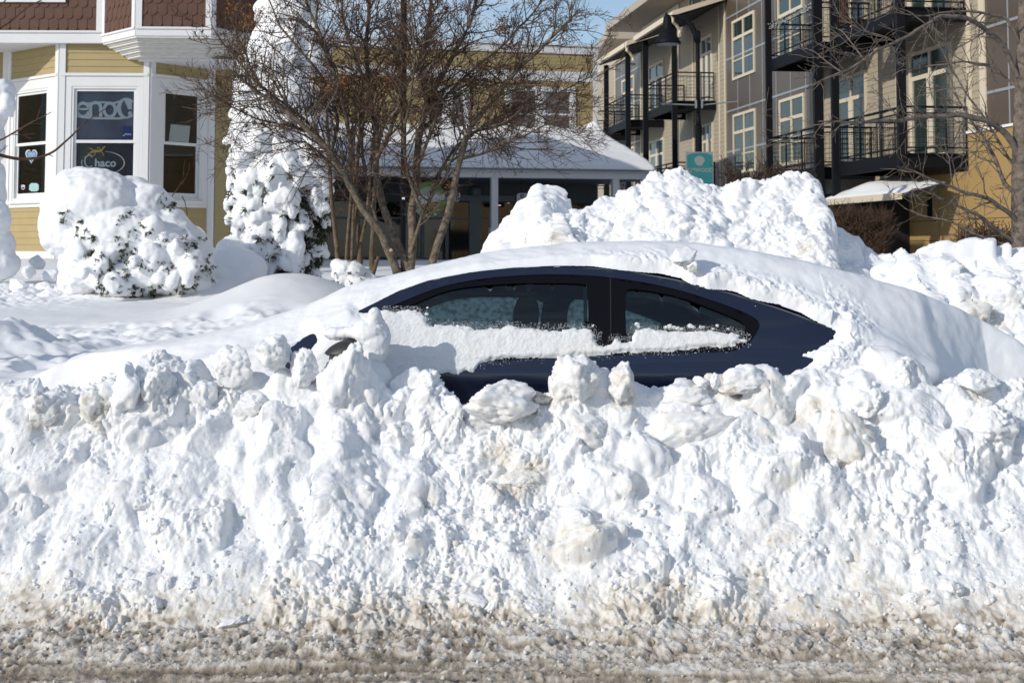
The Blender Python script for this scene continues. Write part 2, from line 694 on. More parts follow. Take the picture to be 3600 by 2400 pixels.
def build_bank():
    rng = np.random.default_rng(21)
    us = np.arange(-3.2, 3.2, 0.0046)
    prof0 = np.array([(5.50, 0.035), (5.62, 0.10), (5.76, 0.21), (5.92, 0.37), (6.08, 0.555), (6.24, 0.76), (6.36, 0.925), (6.44, 1.0), (6.53, 0.985), (6.62, 0.86), (6.70, 0.62)])
    # the crest height along the bank, from its outline
    cpx = np.array(CREST, float)
    cx = np.array([at(p, q, Y_CREST).x for p, q in CREST])
    cz = np.array([at(p, q + (44 if p < 900 else 28 if p < 2200 else 16), Y_CREST).z for p, q in CREST])
    zc = np.interp(us, cx, cz)
    for _ in range(6):
        zc = (np.roll(zc, 1) + np.roll(zc, -1) + 2 * zc) / 4
    arc = np.concatenate([[0], np.cumsum(np.hypot(*np.diff(prof0, axis=0).T))])
    vs = np.arange(0, arc[-1], 0.0046)
    py_ = np.interp(vs, arc, prof0[:, 0])
    pz_ = np.interp(vs, arc, prof0[:, 1])
    for _ in range(40):
        py_[1:-1] = (py_[:-2] + py_[2:] + 2 * py_[1:-1]) / 4
        pz_[1:-1] = (pz_[:-2] + pz_[2:] + 2 * pz_[1:-1]) / 4
    nu, nv = len(us), len(vs)
    B = np.empty((nu, nv, 3))
    B[..., 0] = us[:, None]
    foot = 0.10 * perlin(np.stack([us * 0.9, us * 0, us * 0], 1), 3) + 0.05 * perlin(np.stack([us * 3, us * 0, us * 0], 1), 5)
    wf = np.clip(1 - vs / 0.7, 0, 1)
    B[..., 1] = py_[None, :] + foot[:, None] * wf[None, :]
    B[..., 2] = pz_[None, :] * zc[:, None]
    N = grid_normals(B)
    N[N[..., 1] > 0.9] *= 1
    if N[nu // 2, nv // 3, 1] > 0:
        N = -N
    # coordinates for the noise: along the bank and up its face
    Uc, Vc = np.meshgrid(us, vs, indexing='ij')
    flat = np.stack([Uc.ravel(), Vc.ravel(), np.zeros(Uc.size)], 1)
    wx = 0.05 * perlin(flat * 4, 40) + 0.02 * perlin(flat * 11, 41)
    wy = 0.05 * perlin(flat * 4, 42) + 0.02 * perlin(flat * 11, 43)
    wp = flat.copy()
    wp[:, 0] += wx
    wp[:, 1] += wy
    relv = vs / vs[-1]
    up = sstep(0.10, 0.35, relv)[None, :]
    H = (0.10 * fbm(wp * 2.1, 2, seed=1)).reshape(nu, nv) * up
    H += 0.15 * (fbm(wp * np.array([4.6, 3.0, 1]), 2, seed=8, billow=True).reshape(nu, nv) - 0.2) * up
    rough = sstep(-0.05, 0.40, perlin(flat * 2.1, 60) + 0.30 * perlin(flat * 6, 61)).reshape(nu, nv)

    def dens(cu, cv, A):
        t = cv / vs[-1]
        if A > 0.10:
            return 0.9 if 0.45 < t < 0.86 else 0.12
        if A > 0.05:
            return 1.0 if t > 0.45 else 0.45
        return 1.0 if t < 0.4 else 0.6

    lumps(H, us, vs, 150, 0.08, 0.24, 2.0, rng, dens, (0.35, 0.75), 0.35)
    H = blur(H, 2)
    lumps(H, us, vs, 34, 0.11, 0.20, 1.5, rng, lambda a, b, A: (1.0 if .42 < b / vs[-1] < .84 else .06), (0.55, 0.95), 0.3)
    H = blur(H, 1)
    lumps(H, us, vs, 760, 0.03, 0.10, 2.2, rng, dens, (0.35, 0.85), 0.35)
    H = blur(H, 1)
    # rounded clumps with sharp clefts between them
    w1 = fbm(wp * np.array([10.5, 7.0, 1]), 3, seed=12, billow=True).reshape(nu, nv)
    H += 0.026 * (w1 - 0.2) * (0.45 + 0.9 * rough)
    wr = fbm(wp * np.array([9.0, 7.0, 1]), 6, gain=.62, seed=112).reshape(nu, nv)
    H += 0.046 * wr * (0.55 + 0.6 * rough)
    f1, f2, rid = worley(wp[:, :2] * 17, 3)
    peb = np.sqrt(np.clip(1 - (f1 / 0.62) ** 2, 0, 1)) * (rid > 0.35) * (0.4 + rid)
    f1c, f2c, rc = worley(wp[:, :2] * np.array([6.5, 5.0]) + 0.35 * np.stack([perlin(flat * 7, 81), perlin(flat * 7, 82)], 1), 23)
    crack = sstep(.10, .0, f2c - f1c).reshape(nu, nv)
    H -= 0.016 * crack * sstep(.2, .7, rough) * up
    H += 0.012 * peb.reshape(nu, nv) * (0.1 + 0.9 * rough)
    lumps(H, us, vs, 1900, 0.010, 0.04, 2.2, rng, lambda a, b, A: (1.0 if b / vs[-1] < 0.4 else 0.4), (0.4, 0.9), 0.3)
    H = blur(H, 1)
    w2 = fbm(wp * np.array([38.0, 26.0, 1]), 3, seed=22, billow=True).reshape(nu, nv)
    H += 0.011 * (w2 - 0.2) * (0.5 + 0.7 * rough)
    f1, f2, rid = worley(wp[:, :2] * 46, 9)
    peb = np.sqrt(np.clip(1 - (f1 / 0.6) ** 2, 0, 1)) * (rid > 0.4)
    H += 0.0050 * peb.reshape(nu, nv) * (0.2 + 0.8 * rough)
    H += 0.021 * fbm(wp * 42.0, 3, gain=.7, seed=133).reshape(nu, nv) * (0.14 + 1.05 * rough)
    H += 0.0035 * fbm(flat * 95.0, 2, seed=33).reshape(nu, nv)
    # keep it off the car door
    P = B + N * H[..., None]
    P[..., 1] = np.minimum(P[..., 1], 6.80)
    P[..., 2] = np.maximum(P[..., 2], 0.0)
    # dirt: grit ground in at the foot, tan patches of sand higher up
    px, py = project(P)
    cav = H - blur(H.copy(), 12)
    zz = P[..., 2]
    n1 = fbm(flat * 3.0, 4, seed=70).reshape(nu, nv)
    n2 = fbm(flat * 22.0, 3, seed=75).reshape(nu, nv)
    D = 0.52 * sstep(0.30, 0.06, zz + 0.13 * n1 + 0.06 * n2) * (.75 + .5 * sstep(-.2, .3, n2))
    D += 0.20 * sstep(0.5, 0.12, zz + 0.22 * n1) * sstep(-0.05, 0.4, n2)
    spots = [(130, 1500, 55, .40), (320, 1425, 65, .45), (220, 1470, 60, .22), (2000, 1350, 60, .40), (1850, 1390, 60, .22), (1960, 1400, 70, .25), (1760, 1590, 95, .38), (1840, 1690, 120, .42),
             (1880, 1640, 60, .3), (2090, 1530, 60, .26), (2330, 1530, 60, .25), (2540, 1350, 80, .33), (2690, 1520, 70, .28), (2620, 1380, 70, .3), (2960, 1520, 75, .42),
             (2860, 1420, 60, .4), (2800, 1470, 80, .3), (2780, 1700, 80, .25), (2000, 1930, 150, .22), (2100, 1850, 120, .22), (2720, 1880, 140, .24), (2650, 2030, 120, .35),
             (2370, 2060, 80, .4), (2700, 1350, 80, .28), (3330, 1610, 40, .25), (3440, 1400, 60, .2), (1500, 1750, 80, .2), (640, 1900, 50, .25), (1680, 1480, 50, .25), (2450, 1350, 60, .25),
             (2230, 1720, 60, .22), (800, 1400, 50, .16), (1450, 1900, 60, .2), (3050, 1900, 160, .14), (2200, 1400, 60, .3)]
    for sx, sy, r, a in spots:
        d = np.hypot(px - sx, (py - sy) * 1.25)
        d = d / r + 0.9 * n1 + 0.5 * n2
        D += .8 * a * sstep(1.1, 0.25, d) * (0.65 + 0.7 * (n2 > -0.05))
    D += 0.10 * sstep(0.12, 0.45, n1) * (0.4 + 0.6 * sstep(-0.1, 0.3, n2))
    # small brown specks of road grit
    fk, _, rk = worley(flat[:, :2] * 13, 17)
    speck = (sstep(0.16, 0.05, fk) * (rk > 0.72)).reshape(nu, nv) * sstep(0.62, 0.25, zz)
    D += 0.42 * speck
    D = np.clip(D + 0.05 * n2, 0, 1)
    o = mesh_obj('snow_bank', P.reshape(-1, 3), grid_faces(nu, nv), M['snow'], smooth=True, attrs={'dirt': D.ravel()}, loc=(0, 6.0, 0))
    tag(o, 'long rough bank of plowed snow piled against the buried car along the road', 'snow bank')
    return P.reshape(-1, 3), px.ravel(), py.ravel()


BANK, BPX, BPY = build_bank()


def on_bank(px, py):
    """where the face of the bank shows at this pixel"""
    d = np.hypot(BPX - px, BPY - py)
    k = np.where(d < max(9, d.min() + 4))[0]
    k = k[np.argmin(BANK[k, 1])]
    return BANK[k]


# ------------------------------------------------------------------ chunks one could pick up
def snow_chunk(px, py, rx, ry, label, seed, Y=None, depth=None, dirt=0.0, facets=7, rough=0.16, cut=(0.45, 0.85), tilt=0.0, fine=0.03, freq=2.2, sink=None, mat=None, cat='snow chunk', name='snow_chunk', sub=5):
    rng = np.random.default_rng(seed)
    k0 = on_bank(px, py)
    if Y is None or Y < 6.3:
        Y = k0[1]
        if sink is None:
            sink = 0.62 * Y / F * ((rx + ry) / 2 if depth is None else depth)
    sink = sink or 0.0
    c = np.array(at(px, py, Y))
    c[1] += sink
    k = Y / F
    dz = (rx + ry) / 2 if depth is None else depth
    V, Fc = chunk_shape(rng, (rx * k, dz * k, ry * k), sub, facets, rough, freq, cut, fine)
    if tilt:
        a = math.radians(tilt)
        R = np.array(((math.cos(a), 0, math.sin(a)), (0, 1, 0), (-math.sin(a), 0, math.cos(a))))
        V = V @ R.T
    n = fbm(V * 14, 3, seed=seed % 50)
    n2 = fbm(V * 50, 2, seed=seed % 50 + 3)
    D = np.clip(.72 * dirt * (0.45 + 1.3 * sstep(-0.2, 0.35, n) * (0.6 + 0.8 * (n2 > 0))), 0, 1)
    o = mesh_obj(name, V + c, Fc, mat or M['snow'], smooth=True, attrs={'dirt': D}, loc=tuple(c))
    return tag(o, label, cat)


CH = [  # px, py, half width, half height, label, options
    (960, 1238, 66, 62, 'round white ball of snow perched on the bank crest beside the dark fender', dict(Y=6.38, facets=8, cut=(.72, .95), rough=.10)),
    (1065, 1290, 58, 68, 'pointed snow chunk between the round snowball and the car mirror', dict(Y=6.40, tilt=-10)),
    (820, 1290, 72, 66, 'squarish pale snow chunk on the crest left of the round snowball', dict(Y=6.42)),
    (545, 1262, 40, 40, 'small blocky snow chunk standing on the crest before the buried hood', dict(Y=6.44)),
    (1222, 1352, 98, 152, 'tall tapering heap of snow standing in front of the car mirror', dict(Y=6.40, facets=7, cut=(.55, .85), depth=90, rough=.16)),
    (1440, 1352, 72, 58, 'thin upright slab of snow leaning on the door below the mirror', dict(Y=6.52, depth=22, tilt=-25, rough=.06)),
    (1510, 1345, 46, 46, 'knobbly snow chunk beside the leaning slab under the door', dict(Y=6.45)),
    (1760, 1412, 128, 74, 'wide snow block with a smooth grey broken side below the front door', dict(Y=6.30, tilt=6, dirt=.10)),
    (2022, 1330, 86, 88, 'large domed snow chunk rising in front of the door seam', dict(Y=6.36, facets=5, cut=(.7, .95), dirt=.14)),
    (2188, 1345, 56, 76, 'upright snow chunk with a crumbly tan top beside the domed chunk', dict(Y=6.38, dirt=.26, rough=.16)),
    (1895, 1398, 42, 20, 'small dirty tan lump of ice at the foot of the domed chunk', dict(Y=6.34, dirt=.38, tilt=15)),
    (2465, 1340, 27, 22, 'small clean white snow lump lying against the rear quarter panel', dict(Y=6.40)),
    (2513, 1342, 22, 26, 'little pointed white snow chip next to the clean white lump', dict(Y=6.40, tilt=10)),
    (2618, 1330, 76, 46, 'smooth white snow dome on the crest near the rear wheel', dict(Y=6.42, facets=4, cut=(.75, .95), rough=.06)),
    (2585, 1366, 74, 20, 'flat tan slab of dirty ice lying below the white dome', dict(Y=6.38, dirt=.34, tilt=-4, rough=.06)),
    (2410, 1395, 108, 46, 'long low white snow slab below the quarter window', dict(Y=6.26, tilt=4, dirt=.06, rough=.08)),
    (2450, 1540, 165, 105, 'huge boulder of packed snow sticking out of the middle of the bank', dict(Y=6.00, tilt=-14, dirt=.12, facets=9, depth=90, cut=(.55, .85))),
    (2700, 1470, 105, 125, 'big grey streaked snow boulder right beside the huge boulder', dict(Y=6.10, dirt=.2, tilt=20, facets=9, depth=80)),
    (2990, 1570, 78, 135, 'leaning tan stained snow block on the right half of the bank', dict(Y=6.02, dirt=.3, tilt=-22, depth=60)),
    (1700, 1480, 90, 52, 'angular white snow block under the wide grey sided block', dict(Y=6.17, tilt=-12, dirt=.06)),
    (2100, 1530, 120, 70, 'wedge shaped snow block with a cream patch in mid bank', dict(Y=6.06, dirt=.16, tilt=18)),
    (2270, 1640, 90, 120, 'smooth bulging snow block below the huge boulder', dict(Y=5.96, facets=4, cut=(.7, .95), rough=.07, depth=60)),
    (1985, 1732, 21, 20, 'small clean cube of snow lying on the tan stained patch', dict(dirt=.0)),
    (1700, 1668, 38, 17, 'little flat white snow plate above the tan stained patch', dict()),
    (1830, 1690, 75, 38, 'tan brown lump of sandy snow in the middle of the bank', dict(dirt=.2, Y=5.95)),
    (120, 1470, 95, 88, 'rounded snow boulder with a brown scuff at the far left of the bank', dict(Y=6.20, dirt=.2)),
    (335, 1455, 72, 82, 'grey speckled snow boulder beside the brown scuffed boulder', dict(Y=6.22, dirt=.3, rough=.18)),
    (560, 1372, 58, 88, 'upright snow chunk with a shaded right side on the left bank', dict(Y=6.30, dirt=.05)),
    (450, 1380, 78, 88, 'smooth sloping snow chunk left of the upright shaded chunk', dict(Y=6.30, rough=.07)),
    (700, 1405, 62, 70, 'plain white snow lump below the squarish crest chunk', dict(Y=6.28, rough=.08)),
    (880, 1440, 80, 66, 'greyish lumpy snow chunk below the round snowball', dict(Y=6.22, dirt=.08)),
    (375, 1800, 50, 52, 'pale snow lump in the lower left of the bank face', dict(Y=5.85)),
    (505, 1775, 46, 42, 'snow lump with a deep shadow beside it on the lower left', dict(Y=5.86)),
    (555, 1860, 42, 44, 'egg shaped snow lump lower down on the left bank face', dict(Y=5.80)),
    (575, 2068, 24, 42, 'upright grey white shard of snow at the foot of the bank', dict(Y=5.58, tilt=8, depth=16)),
    (465, 2065, 32, 28, 'white snow chip beside the upright shard at the bank foot', dict(Y=5.58, tilt=30)),
    (235, 2060, 32, 28, 'rounded cream ice lump at the left foot of the bank', dict(Y=5.58, dirt=.2)),
    (655, 2058, 44, 34, 'broad white snow lump right of the upright shard', dict(Y=5.60)),
    (530, 2135, 36, 32, 'cream ice block in the brown slush at lower left', dict(Y=5.46, dirt=.22)),
    (800, 2195, 62, 22, 'long rounded grey snow lump lying in the slush on the left', dict(Y=5.42, dirt=.16, tilt=-14)),
    (380, 2205, 26, 32, 'pale faceted ice chip standing in the brown slush', dict(Y=5.40, dirt=.2)),
    (1660, 2110, 66, 28, 'flat white snow slab at the foot of the bank mid picture', dict(Y=5.55, tilt=12, depth=30)),
    (1730, 2135, 24, 36, 'small pointed white chip beside the flat foot slab', dict(Y=5.50, tilt=20)),
    (1880, 2140, 40, 14, 'thin white snow flake lying on the tan slush edge', dict(Y=5.50, tilt=14)),
    (3200, 2115, 44, 34, 'cream snow lump at the right foot of the bank', dict(Y=5.52, dirt=.14)),
    (3350, 2080, 40, 32, 'rounded grey snow lump at the far right bank foot', dict(Y=5.58, dirt=.1)),
    (3390, 2215, 28, 16, 'small bright white chip in the slush at lower right', dict(Y=5.36)),
    (3060, 1420, 62, 52, 'white snow lump on the crest over the buried rear fender', dict(Y=6.30)),
    (3170, 1318, 52, 58, 'knobbly snow chunk on the crest at the tail of the car', dict(Y=6.40)),
    (3440, 1345, 70, 55, 'broad snow chunk on the crest at the far right', dict(Y=6.38)),
    (3280, 1560, 60, 95, 'long smooth snow block sliding down the right bank', dict(Y=6.05, tilt=-25, depth=45)),
    (3500, 1500, 85, 70, 'big pale snow boulder at the right edge of the bank', dict(Y=6.12)),
]
for i_, (a_, b_, c_, d_, l_, o_) in enumerate(CH):
    snow_chunk(a_, b_, c_, d_, l_, 100 + i_, **o_)


# ------------------------------------------------------------------ loose crumbs on the bank, too many to count
def crumbs():
    rng = np.random.default_rng(77)
    V1, F1 = _ICO[1]
    Vs, Fs, Ds, n = [], [], [], 0
    low = np.where((BANK[:, 2] < 0.5) & (BANK[:, 1] < 6.4))[0]
    high = np.where((BANK[:, 2] >= 0.5) & (BANK[:, 1] < 6.5))[0]
    pick = np.concatenate([rng.choice(low, 2400), rng.choice(high, 400)])
    for k in pick:
        p = BANK[k]
        r = 0.003 + 0.014 * rng.random() ** 3.5
        W = V1 * (r * rng.uniform(0.6, 1.25, 3)) * (1 + 0.38 * rng.normal(size=(len(V1), 1)).clip(-1.2, 1.2))
        W = W @ rot_matrix(rng).T + p + (0, 0, r * 0.2)
        Vs.append(W)
        Fs.append(F1 + n)
        n += len(V1)
        z = p[2]
        d = max(0, 0.5 * (1 - z / 0.22)) * rng.uniform(0.5, 1.2) + (0.3 if rng.random() < 0.05 else 0)
        Ds.append(np.full(len(V1), min(0.75, d)))
    o = mesh_obj('snow_crumbs', np.vstack(Vs), np.vstack(Fs), M['snow'], attrs={'dirt': np.concatenate(Ds)}, loc=(0, 5.8, 0.2))
    tag(o, 'loose crumbs of snow and ice scattered over the face of the bank', 'snow crumbs', kind='stuff')


crumbs()


# ------------------------------------------------------------------ road and its slush
def road():
    mb = MB()
    mb.add([(-60, -8, 0), (60, -8, 0), (60, 7.0, 0), (-60, 7.0, 0)], [(0, 1, 2, 3)])
    tag(mb.build('road', M['asphalt']), 'dark asphalt road mostly hidden under brown slush', 'road', kind='structure')
    rng = np.random.default_rng(5)
    us = np.arange(-3.3, 3.3, 0.0055)
    vs = np.arange(4.55, 5.78, 0.0065)
    nu, nv = len(us), len(vs)
    U, Vv = np.meshgrid(us, vs, indexing='ij')
    flat = np.stack([U.ravel(), Vv.ravel(), np.zeros(U.size)], 1)
    base = np.interp(vs, [4.5, 4.95, 5.15, 5.35, 5.6, 5.8], [0.010, 0.020, 0.040, 0.062, 0.105, 0.12])
    H = np.repeat(base[None, :], nu, 0)
    # ruts pressed by tyres run along the road
    rut = fbm(flat * np.array([0.8, 15.0, 1.0]), 3, seed=5).reshape(nu, nv)
    lowm = sstep(5.48, 5.24, vs)[None, :]
    H += 0.055 * rut * lowm
    H += 0.035 * (fbm(flat * 4, 2, seed=9).reshape(nu, nv)) * (1 - lowm) + 0.010 * fbm(flat * 5, 2, seed=11).reshape(nu, nv)
    wp = flat + 0.02 * np.stack([perlin(flat * 9, 1), perlin(flat * 9, 2), 0 * U.ravel()], 1)
    H += 0.030 * (fbm(wp * 15, 3, seed=14, billow=True).reshape(nu, nv) - 0.2) * (0.45 + 0.55 * (1 - lowm))
    lumps(H, us, vs, 620, 0.016, 0.065, 2.6, rng, lambda a, b, A: (1.0 if b > 5.36 else (0.3 if A < 0.03 else 0.03)), (0.4, 0.9), 0.3)
    lumps(H, us, vs, 2600, 0.007, 0.02, 2.4, rng, lambda a, b, A: (1.0 if b > 5.25 else 0.45), (0.4, 1.1), 0.3)
    H += 0.012 * (fbm(wp * np.array([40, 30, 1]), 3, seed=24, billow=True).reshape(nu, nv) - 0.2) * (1 - .2 * lowm)
    H += (0.030 - .011 * lowm) * fbm(wp * np.array([22, 22, 1]), 4, gain=.66, seed=27).reshape(nu, nv)
    H += 0.010 * (fbm(wp * np.array([85, 60, 1]), 2, seed=29, billow=True).reshape(nu, nv) - 0.2)
    # slots between the rut ridges show the wet road
    groove = sstep(.12, .45, fbm(flat * np.array([1.1, 17, 1]), 3, seed=59).reshape(nu, nv)) * lowm
    H -= 0.016 * groove
    P = np.stack([U, Vv, H], -1)
    px, py = project(P)
    n1 = fbm(flat * np.array([2.2, 4.0, 1]), 4, seed=51).reshape(nu, nv)
    n2 = fbm(flat * 26, 3, seed=55).reshape(nu, nv)
    n3 = fbm(flat * np.array([1.2, 16, 1]), 3, seed=57).reshape(nu, nv)
    f1, f2, rid = worley(wp[:, :2] * np.array([24, 20]), 31)
    D = 0.44 + 0.14 * sstep(5.5, 5.0, Vv) + .08 * sstep(5.30, 5.08, Vv) + .07 * groove
    D += (.34 * (.5 - rid)).reshape(nu, nv) * (1 - .7 * lowm) + .22 * lowm * fbm(flat * np.array([1.3, 26, 1]), 3, seed=77).reshape(nu, nv) + 0.30 * n1 + 0.26 * n2 + 0.28 * n3 * lowm
    D -= 0.10 * sstep(5.5, 5.75, Vv + 0.12 * n1)
    D += 0.30 * sstep(0.012, -0.006, H - base[None, :]) * 0.5
    D = np.clip(D, 0.03, 0.85)
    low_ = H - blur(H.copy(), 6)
    D += .35 * sstep(.0, -.012, low_) - .22 * sstep(.002, .012, low_)  # darker in the pits, paler on the raised crumbs
    D = np.clip(D, .02, .92)
    V1, F1 = _ICO[1]
    Vs, Fs, Ds, n_ = [], [], [], 0
    flatP, flatD = P.reshape(-1, 3), D.ravel()
    for k_ in rng.choice(len(flatP), 3000):
        p = flatP[k_]
        if p[1] < 5.05 and rng.random() < .5:
            continue
        r = .0025 + .008 * rng.random() ** 3
        W = V1 * (r * rng.uniform(.6, 1.3, 3)) * (1 + .35 * rng.normal(size=(len(V1), 1)).clip(-1.2, 1.2))
        Vs.append(W @ rot_matrix(rng).T + p + (0, 0, r * .3))
        Fs.append(F1 + n_)
        n_ += len(V1)
        Ds.append(np.full(len(V1), np.clip(flatD[k_] * rng.uniform(.55, 1.0), 0, 1)))
    oc = mesh_obj('slush_crumbs', np.vstack(Vs), np.vstack(Fs), M['slush'], attrs={'dirt': np.concatenate(Ds)}, loc=(0, 5.2, 0))
    tag(oc, 'grains and crumbs of dirty ice lying loose on the road slush', 'slush', kind='stuff')
    o = mesh_obj('slush', P.reshape(-1, 3), grid_faces(nu, nv), M['slush'], smooth=True, attrs={'dirt': D.ravel()}, loc=(0, 5.2, 0))
    tag(o, 'brown sandy slush churned up along the edge of the road', 'slush', kind='stuff')


road()
# ------------------------------------------------------------------ heaps of plowed snow behind the car
def heap(name, label, crest, Y, wfront, wback, zfoot, seed, step, amp, x_pad=.6, steep=.5, dirt_spots=(), nlump=260, drop=35):
    rng = np.random.default_rng(seed)
    cx = np.array([at(p, q, Y).x for p, q in crest])
    cz = np.array([at(p, q + (drop * .75 if p < 2480 else drop * .15 if p < 2870 else drop if p > 3240 else -14), Y).z for p, q in crest])
    us = np.arange(cx.min() - .05, cx.max() + .05, step)
    zc = np.interp(us, cx, cz)
    t = np.concatenate([np.linspace(0, .62, int(1.35 * (wfront + cz.max()) / step)), np.linspace(.62, 1.0, int(.9 * (wback + cz.max()) / step))[1:]])
    # profile: foot, steep face, rounded top, back
    kt = np.array([0, .12, .30, .48, .58, .66, .78, 1.0])
    ky = np.array([-wfront, -wfront * .8, -wfront * .52, -wfront * .24, -wfront * .08, wback * .08, wback * .5, wback])
    kz = np.array([0, .16, .52, .85, .975, 1.0, .80, 0])
    y = np.interp(t, kt, ky)
    z = np.interp(t, kt, kz)
    for _ in range(30):
        y[1:-1] = (y[:-2] + y[2:] + 2 * y[1:-1]) / 4
        z[1:-1] = (z[:-2] + z[2:] + 2 * z[1:-1]) / 4
    nu, nv = len(us), len(t)
    P = np.empty((nu, nv, 3))
    P[..., 0] = us[:, None]
    sc = np.clip((zc - zfoot) / (zc.max() - zfoot), .05, 1)
    P[..., 1] = Y + y[None, :] * (.35 + .65 * sc[:, None])
    P[..., 2] = zfoot + z[None, :] * (zc[:, None] - zfoot)
    N = grid_normals(P)
    if N[nu // 2, nv // 4, 1] > 0:
        N = -N
    vs = np.concatenate([[0], np.cumsum(np.hypot(np.diff(y), np.diff(z * (zc.max() - zfoot))))])
    vs_u = np.linspace(0, vs[-1], nv)
    U, Vv = np.meshgrid(us, vs, indexing='ij')
    fl = np.stack([U.ravel(), Vv.ravel(), 0 * U.ravel()], 1)
    wp = fl + .06 * np.stack([perlin(fl * 3, 1 + seed), perlin(fl * 3, 2 + seed), 0 * fl[:, 0]], 1)
    H = amp * 1.1 * fbm(wp * 1.6, 2, seed=seed).reshape(nu, nv) + amp * 1.5 * (fbm(wp * 3.2, 2, seed=seed + 5, billow=True).reshape(nu, nv) - .2)
    lumps(H, us, vs_u, int(nlump * .4), .10, .34, 1.9, rng, None, (.4, .85), .35)
    H = blur(H, 3)
    lumps(H, us, vs_u, nlump, .05, .14, 2.0, rng, None, (.4, .9), .3)
    H = blur(H, 1)
    rough = sstep(-.3, .4, perlin(fl * 1.4, 60 + seed)).reshape(nu, nv)
    H += amp * .26 * (fbm(wp * 8, 3, seed=seed + 9, billow=True).reshape(nu, nv) - .2) * (.4 + rough)
    H += amp * .42 * fbm(wp * 6, 6, gain=.62, seed=seed + 14).reshape(nu, nv) * (.6 + .6 * rough)
    f1, f2, rid = worley(wp[:, :2] * 11, 5)
    H += amp * .20 * (np.sqrt(np.clip(1 - (f1 / .6) ** 2, 0, 1)) * (rid > .35) * (.4 + rid)).reshape(nu, nv) * (.3 + .7 * rough)
    lumps(H, us, vs_u, nlump * 3, .022, .06, 2.2, rng, None, (.4, 1.0), .3)
    H += amp * .13 * (fbm(wp * 26, 2, seed=seed + 19, billow=True).reshape(nu, nv) - .2) * (.3 + rough)
    H += amp * .16 * fbm(wp * 30, 3, gain=.7, seed=seed + 40).reshape(nu, nv) * (.3 + .9 * rough)
    edge = sstep(0, .25, np.minimum(us - us[0], us[-1] - us)[:, None] + 0 * H)
    Q = P + N * (H * edge)[..., None]
    px, py = project(Q)
    n1 = fbm(fl * 5, 4, seed=seed + 30).reshape(nu, nv)
    n2 = fbm(fl * 24, 2, seed=seed + 33).reshape(nu, nv)
    D = .05 * sstep(.1, .5, n1)
    for sx, sy, r, a in dirt_spots:
        d = np.hypot(px - sx, (py - sy)) / r + .9 * n1 + .4 * n2
        D += a * sstep(1.1, .2, d) * (.6 + .8 * (n2 > 0))
    o = mesh_obj(name, Q.reshape(-1, 3), grid_faces(nu, nv), M['snow'], smooth=True, attrs={'dirt': np.clip(D, 0, 1).ravel()}, loc=(float(us.mean()), Y, zfoot))
    return tag(o, label, 'snow pile')


heap('snow_pile', 'tall heap of plowed snow standing right behind the buried car',
     [(1640, 1120), (1700, 960), (1718, 870), (1745, 815), (1800, 770), (1830, 720), (1870, 690), (1905, 665), (1950, 655), (1985, 690), (2050, 705), (2150, 670), (2220, 640), (2290, 625), (2380, 612), (2470, 615), (2505, 640),
      (2530, 668), (2570, 650), (2640, 632), (2750, 630), (2835, 618), (2858, 630), (2874, 700), (2890, 800), (2935, 815), (2985, 850), (3010, 900), (3060, 925), (3120, 950), (3180, 960), (3230, 1000), (3300, 1100)],
     11.2, 1.5, 1.6, .62, 41, .0095, .13, dirt_spots=[(1950, 850, 60, .28), (2830, 880, 60, .25), (2950, 1000, 90, .22), (2880, 1010, 60, .2)], nlump=330)
heap('snow_pile', 'lower crumbly bank of snow at the right edge below the ochre wall',
     [(3060, 1250), (3120, 1120), (3165, 985), (3200, 945), (3270, 920), (3310, 880), (3350, 868), (3385, 900), (3430, 885), (3500, 892), (3560, 897), (3620, 882), (3720, 900), (3850, 930), (4000, 1050)],
     9.7, 1.3, 1.4, .62, 57, .0085, .10, dirt_spots=[(3470, 1110, 90, .32), (3400, 1150, 90, .25), (3560, 1060, 60, .2)], nlump=300, drop=42)
# ------------------------------------------------------------------ the buried car
M['car_paint'] = simple('dark_blue_car_paint', (0.0045, 0.0095, 0.031), 0.28, var=0.06, scale=2, spec=0.5)
_b = M['car_paint'].node_tree.nodes['Principled BSDF']
_b.inputs['Coat Weight'].default_value = 0.7
_b.inputs['Coat Roughness'].default_value = 0.06
M['trim_black'] = simple('black_window_trim', (0.004, 0.004, 0.006), 0.3, var=0.1, spec=0.18)
M['rubber'] = simple('black_rubber', (0.012, 0.012, 0.012), 0.7)
_fm = bpy.data.materials.new('snowed_over_glass')
_fm.use_nodes = True
_nt = _fm.node_tree
_pb = _nt.nodes['Principled BSDF']
_tr = _nt.nodes.new('ShaderNodeBsdfTranslucent')
_mx = _nt.nodes.new('ShaderNodeMixShader')
_nn = _nt.nodes.new('ShaderNodeTexNoise')
_nn.inputs['Scale'].default_value = 38.0
_nn.inputs['Detail'].default_value = 5
_cr = _nt.nodes.new('ShaderNodeValToRGB')
_cr.color_ramp.elements[0].position, _cr.color_ramp.elements[0].color = 0.36, rgb(0.28, 0.35, 0.365)
_cr.color_ramp.elements[1].position, _cr.color_ramp.elements[1].color = 0.56, rgb(0.52, 0.62, 0.64)
_tc = _nt.nodes.new('ShaderNodeTexCoord')
_nt.links.new(_tc.outputs['Object'], _nn.inputs['Vector'])
_nt.links.new(_nn.outputs['Fac'], _cr.inputs['Fac'])
_nt.links.new(_cr.outputs['Color'], _tr.inputs['Color'])
_pb.inputs['Base Color'].default_value = rgb(0.02, 0.03, 0.035)
_pb.inputs['Roughness'].default_value = 0.4
_mx.inputs['Fac'].default_value = 0.85
_nt.links.new(_pb.outputs['BSDF'], _mx.inputs[1])
_nt.links.new(_tr.outputs['BSDF'], _mx.inputs[2])
_nt.links.new(_mx.outputs['Shader'], _nt.nodes['Material Output'].inputs['Surface'])
M['snowed_glass'] = _fm
